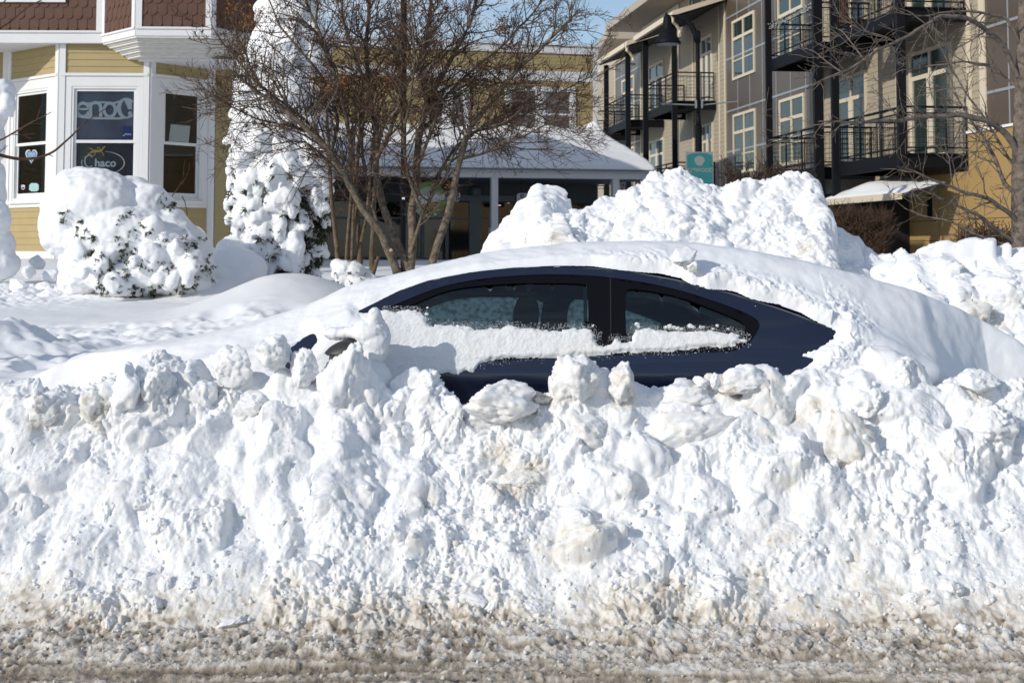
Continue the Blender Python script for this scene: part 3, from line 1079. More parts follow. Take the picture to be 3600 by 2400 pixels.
M['seat'] = simple('dark_seat_cloth', (0.018, 0.018, 0.022), 0.9, var=0.2, scale=20)
M['lining'] = simple('grey_green_headlining', (0.07, 0.078, 0.07), 0.9, var=0.1)
M['car_glass'] = glass_material('tinted_car_glass', (0.78, 0.87, 0.87), 1.5)
M['mirror_cap'] = simple('dark_grey_mirror_shell', (0.03, 0.03, 0.03), 0.5, var=0.2)
M['frost_snow'] = snow_material('frosty_snow', col=(0.80, 0.82, 0.84), grain=0.6, gscale=150)

YN, YM = 6.80, 7.68          # near flank and middle of the car
XF, XR = -2.20, 2.42
RAIL = np.array([(-2.20, .62), (-2.05, .78), (-1.8, .93), (-1.5, 1.02), (-1.2, 1.07), (-1.05, 1.12), (-.90, 1.20), (-.74, 1.275), (-.556, 1.365), (-.42, 1.412), (-.21, 1.455), (0, 1.478), (.28, 1.484),
                 (.56, 1.462), (.81, 1.415), (1.05, 1.355), (1.3, 1.275), (1.5, 1.20), (1.75, 1.11), (2.0, .99), (2.2, .86), (2.42, .60)])
ROOF = np.array([(-2.20, .64), (-2.05, .82), (-1.8, .97), (-1.5, 1.06), (-1.2, 1.11), (-1.05, 1.15), (-.90, 1.22), (-.7, 1.31), (-.45, 1.42), (-.15, 1.485), (.2, 1.515), (.5, 1.51), (.8, 1.47), (1.1, 1.405),
                 (1.4, 1.31), (1.7, 1.19), (2.0, 1.05), (2.2, .91), (2.42, .62)])


def rail_z(x):
    return np.interp(x, RAIL[:, 0], RAIL[:, 1])


def roof_z(x):
    return np.interp(x, ROOF[:, 0], ROOF[:, 1])


def flank(x, z):
    """distance of the car's near side at station x and height z"""
    x, z = np.asarray(x, float), np.asarray(z, float)
    plan = 0.5 * np.clip((-1.25 - x) / 1.0, 0, 1) ** 2.2 + 0.5 * np.clip((x - 1.3) / 1.15, 0, 1) ** 2.2
    up = np.clip(z - 1.06, 0, 1)
    tumble = 0.36 * up + 0.35 * up * up
    low = 0.035 * np.clip((1.06 - z) / 0.1, 0, 1) ** 1.5 - 0.045 * sstep(0.955, 0.90, z)
    return YN + 0.035 + plan + tumble - low


def to_flank(pts, d=0.0):
    """pixels to (x, z) on the car's flank"""
    out = []
    for p in pts:
        Y = 6.9
        for _ in range(8):
            q = at(p[0], p[1], Y)
            Y = float(flank(q.x, q.z))
        out.append((q.x, q.z))
    return out


def refine(poly, step=0.02):
    out = []
    n = len(poly)
    for i in range(n):
        a, b = np.array(poly[i]), np.array(poly[(i + 1) % n])
        k = max(1, int(np.hypot(*(b - a)) / step))
        for j in range(k):
            out.append(tuple(a + (b - a) * j / k))
    return out


def smooth_poly(poly, it=2):
    P = np.array(poly, float)
    for _ in range(it):
        Q = np.roll(P, -1, 0)
        P = np.stack([0.75 * P + 0.25 * Q, 0.25 * P + 0.75 * Q], 1).reshape(-1, 2)
    return [tuple(p) for p in P]


def panel(outer, holes, surf, offset=0.0, thick=0.0, step=0.03, mirror=False):
    """a sheet cut from the flank: outline and holes in (x, z)"""
    loops = [refine(outer)] + [refine(h) for h in holes]
    V2, E = [], []
    for L in loops:
        n0 = len(V2)
        V2 += [Vector((a, b)) for a, b in L]
        E += [(n0 + i, n0 + (i + 1) % len(L)) for i in range(len(L))]
    P = np.array(loops[0])
    gx = np.arange(P[:, 0].min(), P[:, 0].max(), step)
    gz = np.arange(P[:, 1].min(), P[:, 1].max(), step)
    GX, GZ = [a.ravel() for a in np.meshgrid(gx, gz)]
    keep = poly_sdf(loops[0], GX, GZ) > step * 0.4
    for h in loops[1:]:
        keep &= poly_sdf(h, GX, GZ) < -step * 0.4
    V2 += [Vector((a, b)) for a, b in zip(GX[keep], GZ[keep])]
    ov, _, of, *_r = delaunay_2d_cdt(V2, E, [], 0, 1e-6)
    A = np.array([v[:] for v in ov])
    T = np.array([f[:] for f in of if len(f) == 3])
    c = A[T].mean(1)
    k = poly_sdf(loops[0], c[:, 0], c[:, 1]) > 0
    for h in loops[1:]:
        k &= poly_sdf(h, c[:, 0], c[:, 1]) < 0
    T = T[k]
    y = surf(A[:, 0], A[:, 1]) + offset
    V = np.stack([A[:, 0], y, A[:, 1]], 1)
    if thick:
        edges = {}
        for t in T:
            for a, b in ((t[0], t[1]), (t[1], t[2]), (t[2], t[0])):
                edges[(a, b)] = edges.get((a, b), 0) + 1
        n = len(V)
        V = np.vstack([V, V + np.array((0, thick, 0)), V, V + np.array((0, thick, 0))])
        sd_ = []
        for (a, b) in edges:
            if (b, a) not in edges:
                sd_ += [(a + 2 * n, b + 2 * n, b + 3 * n), (a + 2 * n, b + 3 * n, a + 3 * n)]
        T = np.vstack([T, T[:, ::-1] + n] + ([np.array(sd_)] if sd_ else []))
    if mirror:
        V[:, 1] = 2 * YM - V[:, 1]
    return V, T


CAR = thing('parked_car', 'dark blue rounded hatchback buried to its windows in snow', 'car', (0.1, YM, 0))

DLO = smooth_poly(to_flank([(1300, 1140), (1355, 1085), (1430, 1053), (1506, 1022), (1583, 999), (1697, 978), (1850, 966), (1965, 964), (2092, 969), (2182, 980), (2268, 993), (2383, 1017), (2497, 1053),
                            (2574, 1080), (2631, 1104), (2664, 1124), (2672, 1142), (2666, 1160), (2651, 1186), (2628, 1213), (2585, 1234), (2536, 1238), (2344, 1243), (2153, 1250), (1965, 1260), (1774, 1267), (1420, 1285), (1240, 1290), (1225, 1220)]), 1)
GL_F = smooth_poly(to_flank([(1330, 1160), (1380, 1108), (1430, 1081), (1487, 1055), (1563, 1024), (1659, 1006), (1812, 996), (1965, 995), (2050, 998), (2066, 1006), (2069, 1060), (2070, 1180), (2064, 1218), (1774, 1240), (1420, 1262), (1290, 1262), (1280, 1215)]), 1)
GL_R = smooth_poly(to_flank([(2200, 1030), (2206, 1016), (2268, 1020), (2383, 1042), (2497, 1084), (2574, 1115), (2612, 1134), (2624, 1150), (2612, 1180), (2580, 1205), (2540, 1214), (2220, 1222), (2204, 1215), (2199, 1120)]), 1)


def to_far(pts):
    out = []
    for p in pts:
        Y = 8.4
        for _ in range(8):
            q = at(p[0], p[1], Y)
            Y = 2 * YM - float(flank(q.x, q.z))
        out.append((q.x, q.z))
    return out


FAR_F = smooth_poly(to_far([(1470, 1105), (1502, 1083), (1560, 1062), (1621, 1047), (1720, 1042), (1912, 1047), (1904, 1100), (1894, 1175), (1470, 1200)]), 1)
FAR_R = smooth_poly(to_far([(1985, 1190), (1994, 1100), (2002, 1068), (2016, 1053), (2040, 1051), (2110, 1062), (2190, 1086), (2250, 1106), (2316, 1130), (2324, 1140), (2312, 1160), (2280, 1200)]), 1)


def side(mirror):
    GL_F, GL_R = (FAR_F, FAR_R) if mirror else (globals()['GL_F'], globals()['GL_R'])
    xs = np.linspace(XF + .02, XR - .02, 90)
    top = [(x, float(rail_z(x))) for x in xs]
    body = [(XR - .1, .32), (XF + .1, .32)]
    outer = top + body
    V, T = panel(outer, [DLO], flank, 0, 0.02, 0.04, mirror)
    mesh_obj('side_panel', V, T, M['car_paint'], CAR, smooth=True)
    V, T = panel(DLO, [GL_F, GL_R], flank, 0.004, 0.02, 0.05, mirror)
    tr = mesh_obj('window_surround', V, T, M['trim_black'], CAR, smooth=True)
    for g in (GL_F, GL_R):
        V, T = panel(g, [], flank, 0.012, 0.004, 0.06, mirror)
        mesh_obj('window_glass', V, T, M['snowed_glass'] if mirror else M['car_glass'], CAR, smooth=True)
    return tr


side(False)
side(True)

# roof, bonnet and tail in one skin from rail to rail
xs = np.linspace(XF + .02, XR - .02, 120)
th = np.linspace(0, 1, 28)
P = np.empty((len(xs), 28, 3))
for i, x in enumerate(xs):
    zr, zc = float(rail_z(x)), float(roof_z(x))
    yr = float(flank(x, zr))
    a = th * math.pi
    P[i, :, 0] = x
    P[i, :, 1] = YM - (YM - yr) * np.cos(a)
    P[i, :, 2] = zr - 0.006 + (zc - zr) * np.sin(a) - .004 * np.sin(a)
mesh_obj('roof', P.reshape(-1, 3), grid_faces(len(xs), 28), M['car_paint'], CAR, smooth=True)
# headlining inside, a hand below the roof
xi = np.linspace(-.55, 1.55, 40)
P = np.empty((len(xi), 16, 3))
for i, x in enumerate(xi):
    zr, zc = float(rail_z(x)) - .03, float(roof_z(x)) - .05
    yr = float(flank(x, zr)) + .05
    a = np.linspace(0, 1, 16) * math.pi
    P[i, :, 0], P[i, :, 1], P[i, :, 2] = x, YM - (YM - yr) * np.cos(a), zr + (zc - zr) * np.sin(a) ** 0.8
mesh_obj('headlining', P.reshape(-1, 3), grid_faces(len(xi), 16), M['seat'], CAR, smooth=True)
# inner frame strip of the quarter window, catching light
st = to_flank([(2206, 1022), (2268, 1024), (2383, 1046), (2497, 1088), (2574, 1119), (2606, 1136), (2606, 1156), (2560, 1140), (2470, 1104), (2383, 1070), (2268, 1046), (2206, 1044)])
V, T = panel(st, [], flank, 0.05, 0.01, 0.06)
mesh_obj('inner_pillar_trim', V, T, M['lining'], CAR)
st = to_flank([(2052, 1012), (2064, 1012), (2066, 1215), (2054, 1215)])
V, T = panel(st, [], flank, 0.03, 0.01, 0.06)
mesh_obj('inner_pillar_trim', V, T, M['lining'], CAR)
# floor and dashboard keep the cabin dark
mb = MB()
mb.box(-1.0, 2.0, YN + .12, 2 * YM - YN - .12, .30, .36)
mb.build('cabin_floor', M['seat'], CAR)
mb = MB()
mb.box(-1.05, -.62, YN + .14, 2 * YM - YN - .14, .5, 1.0)
mb.build('dashboard', M['seat'], CAR)


def seat(x, y, w, lab):
    mb = MB()
    pr = [(x - .28, .42), (x + .12, .42), (x + .34, 1.10), (x + .24, 1.13), (x + .05, .62), (x - .28, .58)]
    mb.prism([(a, y - w / 2, b) for a, b in pr], (0, w, 0))
    s = mb.build('seat', M['seat'], CAR)
    V, Fc = _ICO[3]
    V = V * np.array((.065, .13, .12)) + np.array((x + .31, y, 1.215))
    V[:, 0] += (V[:, 2] - 1.2) * .15
    mesh_obj('headrest', V, Fc, M['seat'], s, smooth=True)


for yy in (YM - .36, YM + .36):
    seat(-.24, yy, .5, 'seat')
seat(.92, YM, 1.1, 'seat')
# the far pillar between the two far windows is part of the far surround

# seam between door and rear quarter
seam = to_flank([(2146, 975), (2147, 1206), (2150, 1250), (2163, 1275), (2174, 1300), (2180, 1360)])
mb = MB()
pts = [(a, float(flank(a, b)) - .0005, b) for a, b in refine(seam, .02)[: int(1e4)]]
k = int(np.argmin([p[2] for p in pts]))
pts = pts[: k + 1]
V = [(a - .0028, y, b) for a, y, b in pts] + [(a + .0028, y, b) for a, y, b in pts]
n = len(pts)
mb.add(V, [(i, i + 1, n + i + 1, n + i) for i in range(n - 1)])
mb.build('door_seam', M['dark_gap'], CAR)

# door mirror
mc = at(1224, 1246, 6.64)
V, Fc = _ICO[5]
V = V * np.array((.118, .08, .072))
V[:, 2] += V[:, 0] * 0.18
V[:, 0] *= 1 - 0.25 * (V[:, 2] < 0)
mir = mesh_obj('door_mirror', V + np.array(mc), Fc, M['mirror_cap'], CAR, smooth=True)
mb = MB()
mb.tube([tuple(mc + Vector((.03, .06, -.03))), tuple(mc + Vector((.05, .2, -.05)))], .03, 8)
mb.build('mirror_arm', M['trim_black'], mir)

# wheels, sunk behind the bank
for wx in (-1.35, 1.25):
    for wy in (YN + .14, 2 * YM - YN - .14):
        th = np.linspace(0, 2 * np.pi, 28, endpoint=False)
        mb = MB()
        ring = [(.21, -.10), (.30, -.11), (.325, -.07), (.325, .07), (.30, .11), (.21, .10)]
        V = [(wx + r * math.cos(t), wy + h, .325 + r * math.sin(t)) for r, h in ring for t in th]
        fs = [(i * 28 + j, i * 28 + (j + 1) % 28, ((i + 1) % 6) * 28 + (j + 1) % 28, ((i + 1) % 6) * 28 + j) for i in range(6) for j in range(28)]
        mb.add(V, fs)
        w = mb.build('wheel', M['rubber'], CAR, smooth=True)
        mb = MB()
        mb.tube([(wx, wy - .07, .325), (wx, wy + .07, .325)], .21, 24)
        mb.build('rim', M['mirror_cap'], w)

# ------------------------------------------------------------------ snow lying on the car
CRESTLINE = np.array([(-2.85, .80), (-2.6, .85), (-2.39, .965), (-2.2, 1.03), (-1.65, 1.115), (-1.37, 1.18), (-1.03, 1.29), (-.845, 1.38), (-.62, 1.432), (-.465, 1.478), (-.155, 1.547), (.155, 1.588),
                      (.465, 1.606), (.775, 1.608), (1.0, 1.596), (1.24, 1.56), (1.55, 1.497), (1.86, 1.42), (2.17, 1.325), (2.48, 1.19), (2.635, 1.1), (2.79, .97), (3.1, .8)])
EXPOSED = [(1272, 1090), (1330, 1055), (1400, 1020), (1500, 985), (1580, 968), (1650, 955), (1800, 938), (1960, 932), (2080, 933), (2140, 942), (2200, 950), (2300, 958), (2390, 972), (2416, 990), (2424, 1002),
           (2458, 1002), (2486, 1022), (2530, 1014), (2600, 1035), (2640, 1054), (2700, 1062), (2800, 1090), (2880, 1130), (2926, 1162), (2924, 1186), (2880, 1212), (2822, 1240), (2812, 1256), (2850, 1262), (2830, 1280),
           (2770, 1320), (2735, 1335), (2735, 1500), (1560, 1500), (1560, 1330), (1535, 1318), (1570, 1312), (1612, 1322), (1640, 1306), (1668, 1312), (1690, 1286), (1735, 1266), (1900, 1258), (2000, 1256), (2060, 1246),
           (2085, 1252), (2140, 1247), (2170, 1245), (2260, 1236), (2344, 1236), (2440, 1226), (2530, 1222), (2590, 1214), (2628, 1202), (2628, 1192), (2604, 1186), (2606, 1174), (2570, 1166), (2470, 1161), (2330, 1163),
           (2270, 1152), (2232, 1158), (2218, 1180), (2219, 1196), (2190, 1196), (2165, 1186), (2150, 1206), (2128, 1214), (2104, 1212), (2094, 1194), (2096, 1176), (2080, 1154), (2020, 1152), (1960, 1158), (1860, 1152), (1800, 1142), (1760, 1150),
           (1690, 1154), (1640, 1148), (1560, 1138), (1512, 1144), (1500, 1122), (1480, 1098), (1462, 1086), (1410, 1090), (1350, 1087)]
STRIP = [(1100, 1186), (1104, 1196), (1080, 1222), (1048, 1246), (1022, 1284), (1008, 1280), (1030, 1236), (1052, 1216), (1080, 1192)]


def car_snow():
    us = np.arange(-2.85, 3.1, 0.0055)
    # path over the car: up the near flank, over the crest, down the far side
    n1, n2, n3 = 190, 150, 30
    P = np.empty((len(us), n1 + n2 + n3, 3))
    Nn = np.zeros_like(P)
    for i, x in enumerate(us):
        zc = float(np.interp(x, CRESTLINE[:, 0], CRESTLINE[:, 1]))
        xc = min(max(x, XF + .05), XR - .05)
        zr = min(float(rail_z(xc)), zc - .03)
        z1 = np.linspace(.62, zr, n1)
        y1 = flank(np.full(n1, x), np.maximum(z1, .3))
        a = np.linspace(0, 1, n2)
        yr = float(flank(x, zr))
        yc = YM
        y2 = yr + (yc - yr) * a
        cr_ = np.clip(1 - a, 0, 1)
        z2 = zr + max(float(roof_z(xc)) - zr, .004) * np.sqrt(np.clip(1 - cr_ ** 2, 0, 1)) + max(zc - max(float(roof_z(xc)), zr), 0) * sstep(0, .5, a)
        b = np.linspace(0, 1, n3)
        lo = .75 if (x < -.75 or x > 1.45) else zr
        y3 = yc + (2 * YM - yr + (.25 if lo == .75 else 0) - yc) * b
        z3 = zc - (zc - lo) * b ** 2.2
        P[i, :, 0] = x
        P[i, :, 1] = np.concatenate([y1, y2, y3])
        P[i, :, 2] = np.concatenate([z1, z2, z3])
    for _ in range(3):
        P[1:-1] = (P[:-2] + P[2:] + 2 * P[1:-1]) / 4
    N = grid_normals(P)
    if N[len(us) // 2, 20, 1] > 0:
        N = -N
    X, Z = P[..., 0], P[..., 2]
    flat = np.stack([X.ravel(), P[..., 1].ravel(), Z.ravel()], 1)
    j = np.arange(P.shape[1])[None, :]
    px, py = project(P)
    ragged = np.clip(sstep(2150, 2450, px) + (py > 1075) * (px < 2700), 0, 1)
    e2 = flat * np.array((1, 0.0, 0.0)) + np.stack([0 * flat[:, 0], 0 * flat[:, 0], np.minimum(flat[:, 2], 1.2)], 1)
    edge = (1.5 + 9 * ragged) * fbm(e2 * 11, 3, seed=91).reshape(X.shape) + 4.0 * ragged * fbm(e2 * 42, 2, seed=95).reshape(X.shape)
    arc_ = np.concatenate([np.zeros((len(us), 1)), np.cumsum(np.linalg.norm(np.diff(P, axis=1), axis=2), 1)], 1)
    beyond = np.clip(arc_ - arc_[:, n1 - 1][:, None], 0, 9)
    sd = -poly_sdf(EXPOSED, px, py) / 735.0    # metres to the bare paint, positive under snow
    sd_strip = -poly_sdf(STRIP, px, py) / 735.0
    near = j < n1 + n2 // 2
    xs1 = np.stack([us, 0 * us, 0 * us], 1)
    ragx = sstep(2150, 2450, px[:, n1 - 1])
    ex = (0.003 + 0.045 * ragx) * fbm(xs1 * 6, 2, seed=91)
    arc_ = np.concatenate([np.zeros((len(us), 1)), np.cumsum(np.linalg.norm(np.diff(P, axis=1), axis=2), 1)], 1)
    bare = (sd <= 0) & near
    has = bare.any(1)
    jt = np.where(has, P.shape[1] - 1 - np.argmax(bare[:, ::-1], axis=1), 0)
    ii = np.arange(len(us))
    s0_, s1_ = sd[ii, jt], sd[ii, np.minimum(jt + 1, P.shape[1] - 1)]
    fr_ = np.clip(-s0_ / (s1_ - s0_ + 1e-9), 0, 1)
    at_ = arc_[ii, jt] + fr_ * (arc_[ii, np.minimum(jt + 1, P.shape[1] - 1)] - arc_[ii, jt])
    hi = np.where(has)[0]
    for _ in range(14):
        at_[hi[1:-1]] = (at_[hi[:-2]] + at_[hi[2:]] + 2 * at_[hi[1:-1]]) / 4
    dtop = arc_ - (at_ + ex)[:, None]
    low_noise = (13.0 * fbm(flat * 16, 4, gain=.62, seed=91).reshape(X.shape) + 5.0 * fbm(flat * 50, 2, seed=95).reshape(X.shape)) / 735.0
    above = j > (jt[:, None] - 2)
    d = np.where(has[:, None] & above, dtop, np.where(near, sd - low_noise * (sd < .05), 1.0))
    d = np.minimum(d, np.where(near, sd_strip - .5 * low_noise, 1.0))
    onflank = sstep(n1 + 30, n1 - 25, j + 0 * X)
    # thin frosty crust on the door and windows, deep layer on the roof and tail
    lowfront = ((px > 1290) & (py > 1080) & (px < 2660) & (py > 1040 + 0.04 * (px - 1300)) & (px - py * 0 < 2660))
    crust = (sstep(1250, 1420, px) * (py > 1075) * (px < 2665)) * onflank
    T = 0.055 * (1 - crust) + 0.015 * crust
    T *= 1 - .45 * sstep(2250, 1800, px) * (1 - crust)
    T = T * (1 - 0.82 * sstep(n1 - 10, n1 + n2 * 0.55, j + 0 * X)) + 0.0
    lip = sstep(0, .075, d)
    lipc = sstep(0, .022, d)
    T = T * (lip * (1 - crust) + lipc * crust)
    lumpy = sstep(0.24, 0.05, d) * (.12 + .88 * sstep(1950, 2400, px)) * (1 - crust) * near
    T += (0.046 * (fbm(flat * 18, 3, seed=97, billow=True).reshape(X.shape) - .12) + 0.016 * fbm(flat * 44, 2, seed=98, billow=True).reshape(X.shape)) * lumpy * lip
    T += 0.012 * (fbm(flat * 5, 3, seed=99).reshape(X.shape)) * (1 - crust) * lip
    T += 0.0035 * fbm(flat * np.array((12, 12, 12)), 3, seed=101).reshape(X.shape) * lip * (1 - crust)
    T += 0.007 * (fbm(flat * 18, 4, gain=.6, seed=103).reshape(X.shape)) * crust * lipc
    T += 0.004 * fbm(flat * 110, 2, seed=105).reshape(X.shape) * crust * lipc
    Q = P + N * (np.maximum(T, 0) - 0.004)[..., None]
    ok = (d > 0).ravel()
    Fq = grid_faces(*X.shape)
    keep = ok[Fq].all(1)
    isc = (crust.ravel() > 0.5)[Fq].all(1)
    D = (0.10 * sstep(0.0, -0.35, fbm(flat * 9, 3, seed=107)) * (crust.ravel() > .5))
    out = []
    for nm, sel, mt, lab, cat in (('snow_cover', keep & ~isc, M['snow_smooth'], 'thick smooth blanket of snow over the hood, roof and tail of the buried car', 'snow'),
                                  ('snow_crust', keep & isc, M['frost_snow'], 'thin frosty crust of snow stuck along the side windows and door of the car', 'snow')):
        f = Fq[sel]
        used = np.unique(f)
        mp_ = np.full(X.size, -1)
        mp_[used] = np.arange(len(used))
        o = mesh_obj(nm, Q.reshape(-1, 3)[used], mp_[f], mt, smooth=True, attrs={'dirt': D[used]}, loc=(0.1, 7.2, 1.0))
        out.append(tag(o, lab, cat, kind='thing'))
    # frost specks thinning out from the torn edge of the crust
    rg = np.random.default_rng(66)
    m = ((d < 0.001) & (d > -.028) & (crust > .5) & near & (P[..., 2] > 1.0)).ravel()
    c_ = np.where(m)[0]
    w_ = np.exp(d.ravel()[c_] / .011) * np.where(py.ravel()[c_] > 1195, .25, 1.0)
    c_ = rg.choice(c_, min(1500, len(c_) // 2), replace=False, p=w_ / w_.sum())
    V1, F1 = _ICO[1]
    Vs = [V1 * rg.uniform(.0006, .0021) * rg.uniform(.6, 1.5, 3) + P.reshape(-1, 3)[q] for q in c_]
    o = mesh_obj('frost_specks', np.vstack(Vs), np.vstack([F1 + i * len(V1) for i in range(len(Vs))]), M['frost_snow'], attrs={'dirt': np.zeros(len(Vs) * len(V1))}, loc=(.5, 6.9, 1.2))
    tag(o, 'fine frost specks along the torn edges of the snow crust on the car', 'frost', kind='stuff')
    return out


car_snow()

# snow heaped on the mirror
rng = np.random.default_rng(4)
bl = [((1300, 1165, 6.60), (60, 55, 48)), ((1322, 1200, 6.60), (48, 50, 90)), ((1310, 1270, 6.62), (42, 45, 85)), ((1262, 1168, 6.66), (58, 50, 26)), ((1295, 1215, 6.68), (48, 40, 60)), ((1205, 1172, 6.74), (70, 45, 22)), ((1318, 1120, 6.58), (26, 26, 40))]
k = 6.6 / F
V, N, Q = blobs_mesh([(np.array(at(*c)), np.array(r) * k, None) for c, r in bl], 0.007, 3)
V = V + N * (0.020 * (fbm(V * 14, 3, seed=11, billow=True) - .2) + .008 * fbm(V * 45, 2, seed=15, billow=True))[:, None]
tag(mesh_obj('snow_clump', V, Q, M['snow'], smooth=True, attrs={'dirt': np.zeros(len(V))}, loc=tuple(at(1300, 1200, 6.6))), 'peaked clump of snow heaped on the car door mirror', 'snow clump')

# chunk that landed on the roof, and bits of frost on the quarter window
snow_chunk(2408, 905, 46, 34, 'flattened lump of snow sitting on the snowy car roof', 61, Y=7.02, sub=5, rough=.06, mat=M['snow_smooth'], cut=(.6, .95))
snow_chunk(2436, 938, 22, 20, 'smaller lump just below the flattened lump on the roof snow', 62, Y=6.98, rough=.06, mat=M['snow_smooth'])
Vs, Fs, n = [], [], 0
for cx_, cy_, r in ((2240, 1140, 8), (2246, 1149, 6), (2342, 1151, 7), (2356, 1149, 10), (2372, 1151, 8), (2384, 1155, 8), (2398, 1157, 6), (2428, 1147, 9), (2437, 1150, 7), (2464, 1150, 6), (2473, 1150, 5), (2508, 1156, 5), (2523, 1145, 6), (2562, 1156, 4), (2085, 1147, 6), (1500, 1105, 7), (1503, 1082, 4)):
    (x, z), = to_flank([(cx_, cy_)])
    V0, F0 = chunk_shape(rng, (r * 0.00150, 0.005, r * 0.00120), 3, 3, 0.5, 3.0)
    Vs.append(V0 + (x, float(flank(x, z)) + 0.008, z))
    Fs.append(F0 + n)
    n += len(V0)
tag(mesh_obj('frost_bits', np.vstack(Vs), np.vstack(Fs), M['frost_snow'], loc=(.8, 6.9, 1.2), attrs={'dirt': np.zeros(n)}), 'small bits of frozen snow clinging to the side window glass', 'frost', kind='stuff')
# ------------------------------------------------------------------ snow covered ground behind the car
def yard_height(X, Y):
    base = np.interp(Y, [6.9, 7.6, 8.6, 9.6, 11.5, 14, 16, 19, 24, 60, 400], [.25, .55, .80, .84, .86, .98, 1.05, 1.2, 1.28, 1.2, 1.0])
    r = np.interp(X, [-1, 3], [0, 1])
    base = base * (1 - r) + r * np.interp(Y, [6.9, 8, 12, 20, 60, 400], [.4, .7, .8, .8, .9, .9])
    def bump(cx, cy, rx, ry, h, p=2):
        d = np.sqrt(((X - cx) / rx) ** 2 + ((Y - cy) / ry) ** 2)
        return h * np.exp(-d ** p * 1.6)
    q = at(1020, 970, 13.2)
    base = base + bump(q.x, 13.2, 1.05, 1.5, .40)
    q = at(60, 1100, 10.2)
    base = base + bump(q.x - .1, 10.2, .38, .55, .25, 2.2)
    q = at(820, 960, 17.0)
    base = base + bump(q.x, 16.6, .55, .7, .34)
    q = at(640, 1000, 15.4)
    base = base + bump(q.x + .35, 15.6, .6, .5, .18)
    q = at(130, 1330, 7.9)
    base = base + bump(q.x, 7.9, .8, .5, .16)
    q = at(80, 900, 19.5)
    base = base + bump(q.x, 19.8, 1.5, 1.2, .22)
    return base


def yard():
    yv = [6.95]
    while yv[-1] < 400:
        y = yv[-1]
        yv.append(y + (0.018 if y < 17 else 0.05 if y < 22 else y * 0.03))
    xs_ = [0.0]
    while xs_[-1] < 300:
        x = xs_[-1]
        xs_.append(x + (0.02 if x < 6.2 else max(.06, (x - 5.6) * .12)))
    xv = np.array([-a for a in xs_[:0:-1]] + xs_)
    yv = np.array(yv)
    X, Y = np.meshgrid(xv, yv, indexing='ij')
    Z = yard_height(X, Y)
    flat = np.stack([X.ravel(), Y.ravel(), 0 * X.ravel()], 1)
    Z += (0.05 * fbm(flat * .5, 3, seed=3) + .012 * fbm(flat * 2.5, 3, seed=8)).reshape(X.shape) * (Y < 60)
    # a trodden strip with holes and kicked-up ridges
    tr = sstep(8.6, 9.3, Y + .35 * perlin(flat * .7, 2).reshape(X.shape)) * sstep(12.6, 11.9, Y + .3 * perlin(flat * .9, 5).reshape(X.shape)) * (X < 1.5)
    w = fbm(flat * np.array((2.6, 3.4, 1)), 3, seed=21).reshape(X.shape)
    Z += tr * (.10 * w + .05 * fbm(flat * 8, 3, seed=26, billow=True).reshape(X.shape) - .03)
    f1, f2, rid = worley(flat[:, :2] * np.array((1.7, 1.5)), 3)
    Z -= tr * .12 * (sstep(.34, .14, f1) * (rid > .3)).reshape(X.shape)
    # shovelled rubble at the far left
    q = at(120, 960, 15.5)
    rb = np.exp(-(((X - q.x + .5) / 1.1) ** 2 + ((Y - 15.7) / 1.6) ** 2))
    Z += rb * (.20 * fbm(flat * 3.5, 3, seed=31, billow=True) + .08 * fbm(flat * 12, 2, seed=35, billow=True)).reshape(X.shape)
    o = mesh_obj('snow_ground', np.stack([X, Y, Z], -1).reshape(-1, 3), grid_faces(*X.shape), M['snow_smooth'], smooth=True, attrs={'dirt': np.zeros(X.size)})
    tag(o, 'deep snow over the ground between the car and the shops', 'snow ground', kind='structure')


yard()
_c = [(150, 1015, 36, 22, 16.2, 'squared block of snow shovelled out beside the big snowy bush'), (185, 968, 40, 24, 16.8, 'rounded shovelled snow lump behind the squared block'), (60, 1005, 36, 24, 15.6, 'faceted snow lump at the left end of the shovelled rubble'),
      (95, 955, 26, 26, 16.6, 'small shovelled snow lump at the far left below the siding'), (215, 1022, 40, 22, 15.8, 'flat topped shovelled snow block nearest the big snowy bush'), (130, 920, 30, 26, 18, 'snow lump against the shop wall base')]
for i_, (a, b, rx, ry, Y_, l_) in enumerate(_c):
    snow_chunk(a, b, rx, ry, l_, 300 + i_, Y=Y_, mat=M['snow_smooth'], rough=.08, sink=.02)
# ------------------------------------------------------------------ yellow shop on the left with its bay window
def xy(px, Y, py=600):
    p = at(px, py, Y)
    return (p.x, p.y)


SHOP = thing('yellow_shop', 'yellow clapboard shop with white bay window and brown shingled upper storey', 'building', (-6.5, 22, 1.0))
A_, B_, C_, D_ = xy(27, 21.95), xy(204, 21.0), xy(521, 21.05), xy(741, 22.0)
fL, fC, fR = Facet(A_, B_), Facet(B_, C_), Facet(C_, D_)
fW = Facet(xy(-420, 21.9), A_)
fS = Facet(D_, xy(852, 22.05))
ZG, ZS0, ZS1 = 0.9, fC.z(360, 726), fC.z(360, 268)
ZT = 4.60
Z_R = 4.36
white, yel = MB(), MB()
tops = {fL: ZT, fC: ZT, fR: Z_R, fS: Z_R, fW: ZT}
for f in (fL, fC, fR):
    f.siding(yel, 0.02, f.L - 0.02, ZG + .62, ZS0 - .004, 0.1)
    f.siding(yel, 0.02, f.L - 0.02, ZS1 + .045, tops[f], 0.1)
    f.box(white, 0.02, f.L - .02, ZS1, ZS1 + .042, 0.003, .045)         # drip cap over the window
    f.box(white, 0.02, f.L - .02, ZG, ZG + .62, -.02, .03)
fS.siding(yel, 0.06, fS.L - .17, ZG, Z_R, 0.1)
fW.siding(yel, 0, fW.L - .02, ZG, ZT, 0.1)
yel.build('wall', M['yellow_siding'], SHOP)
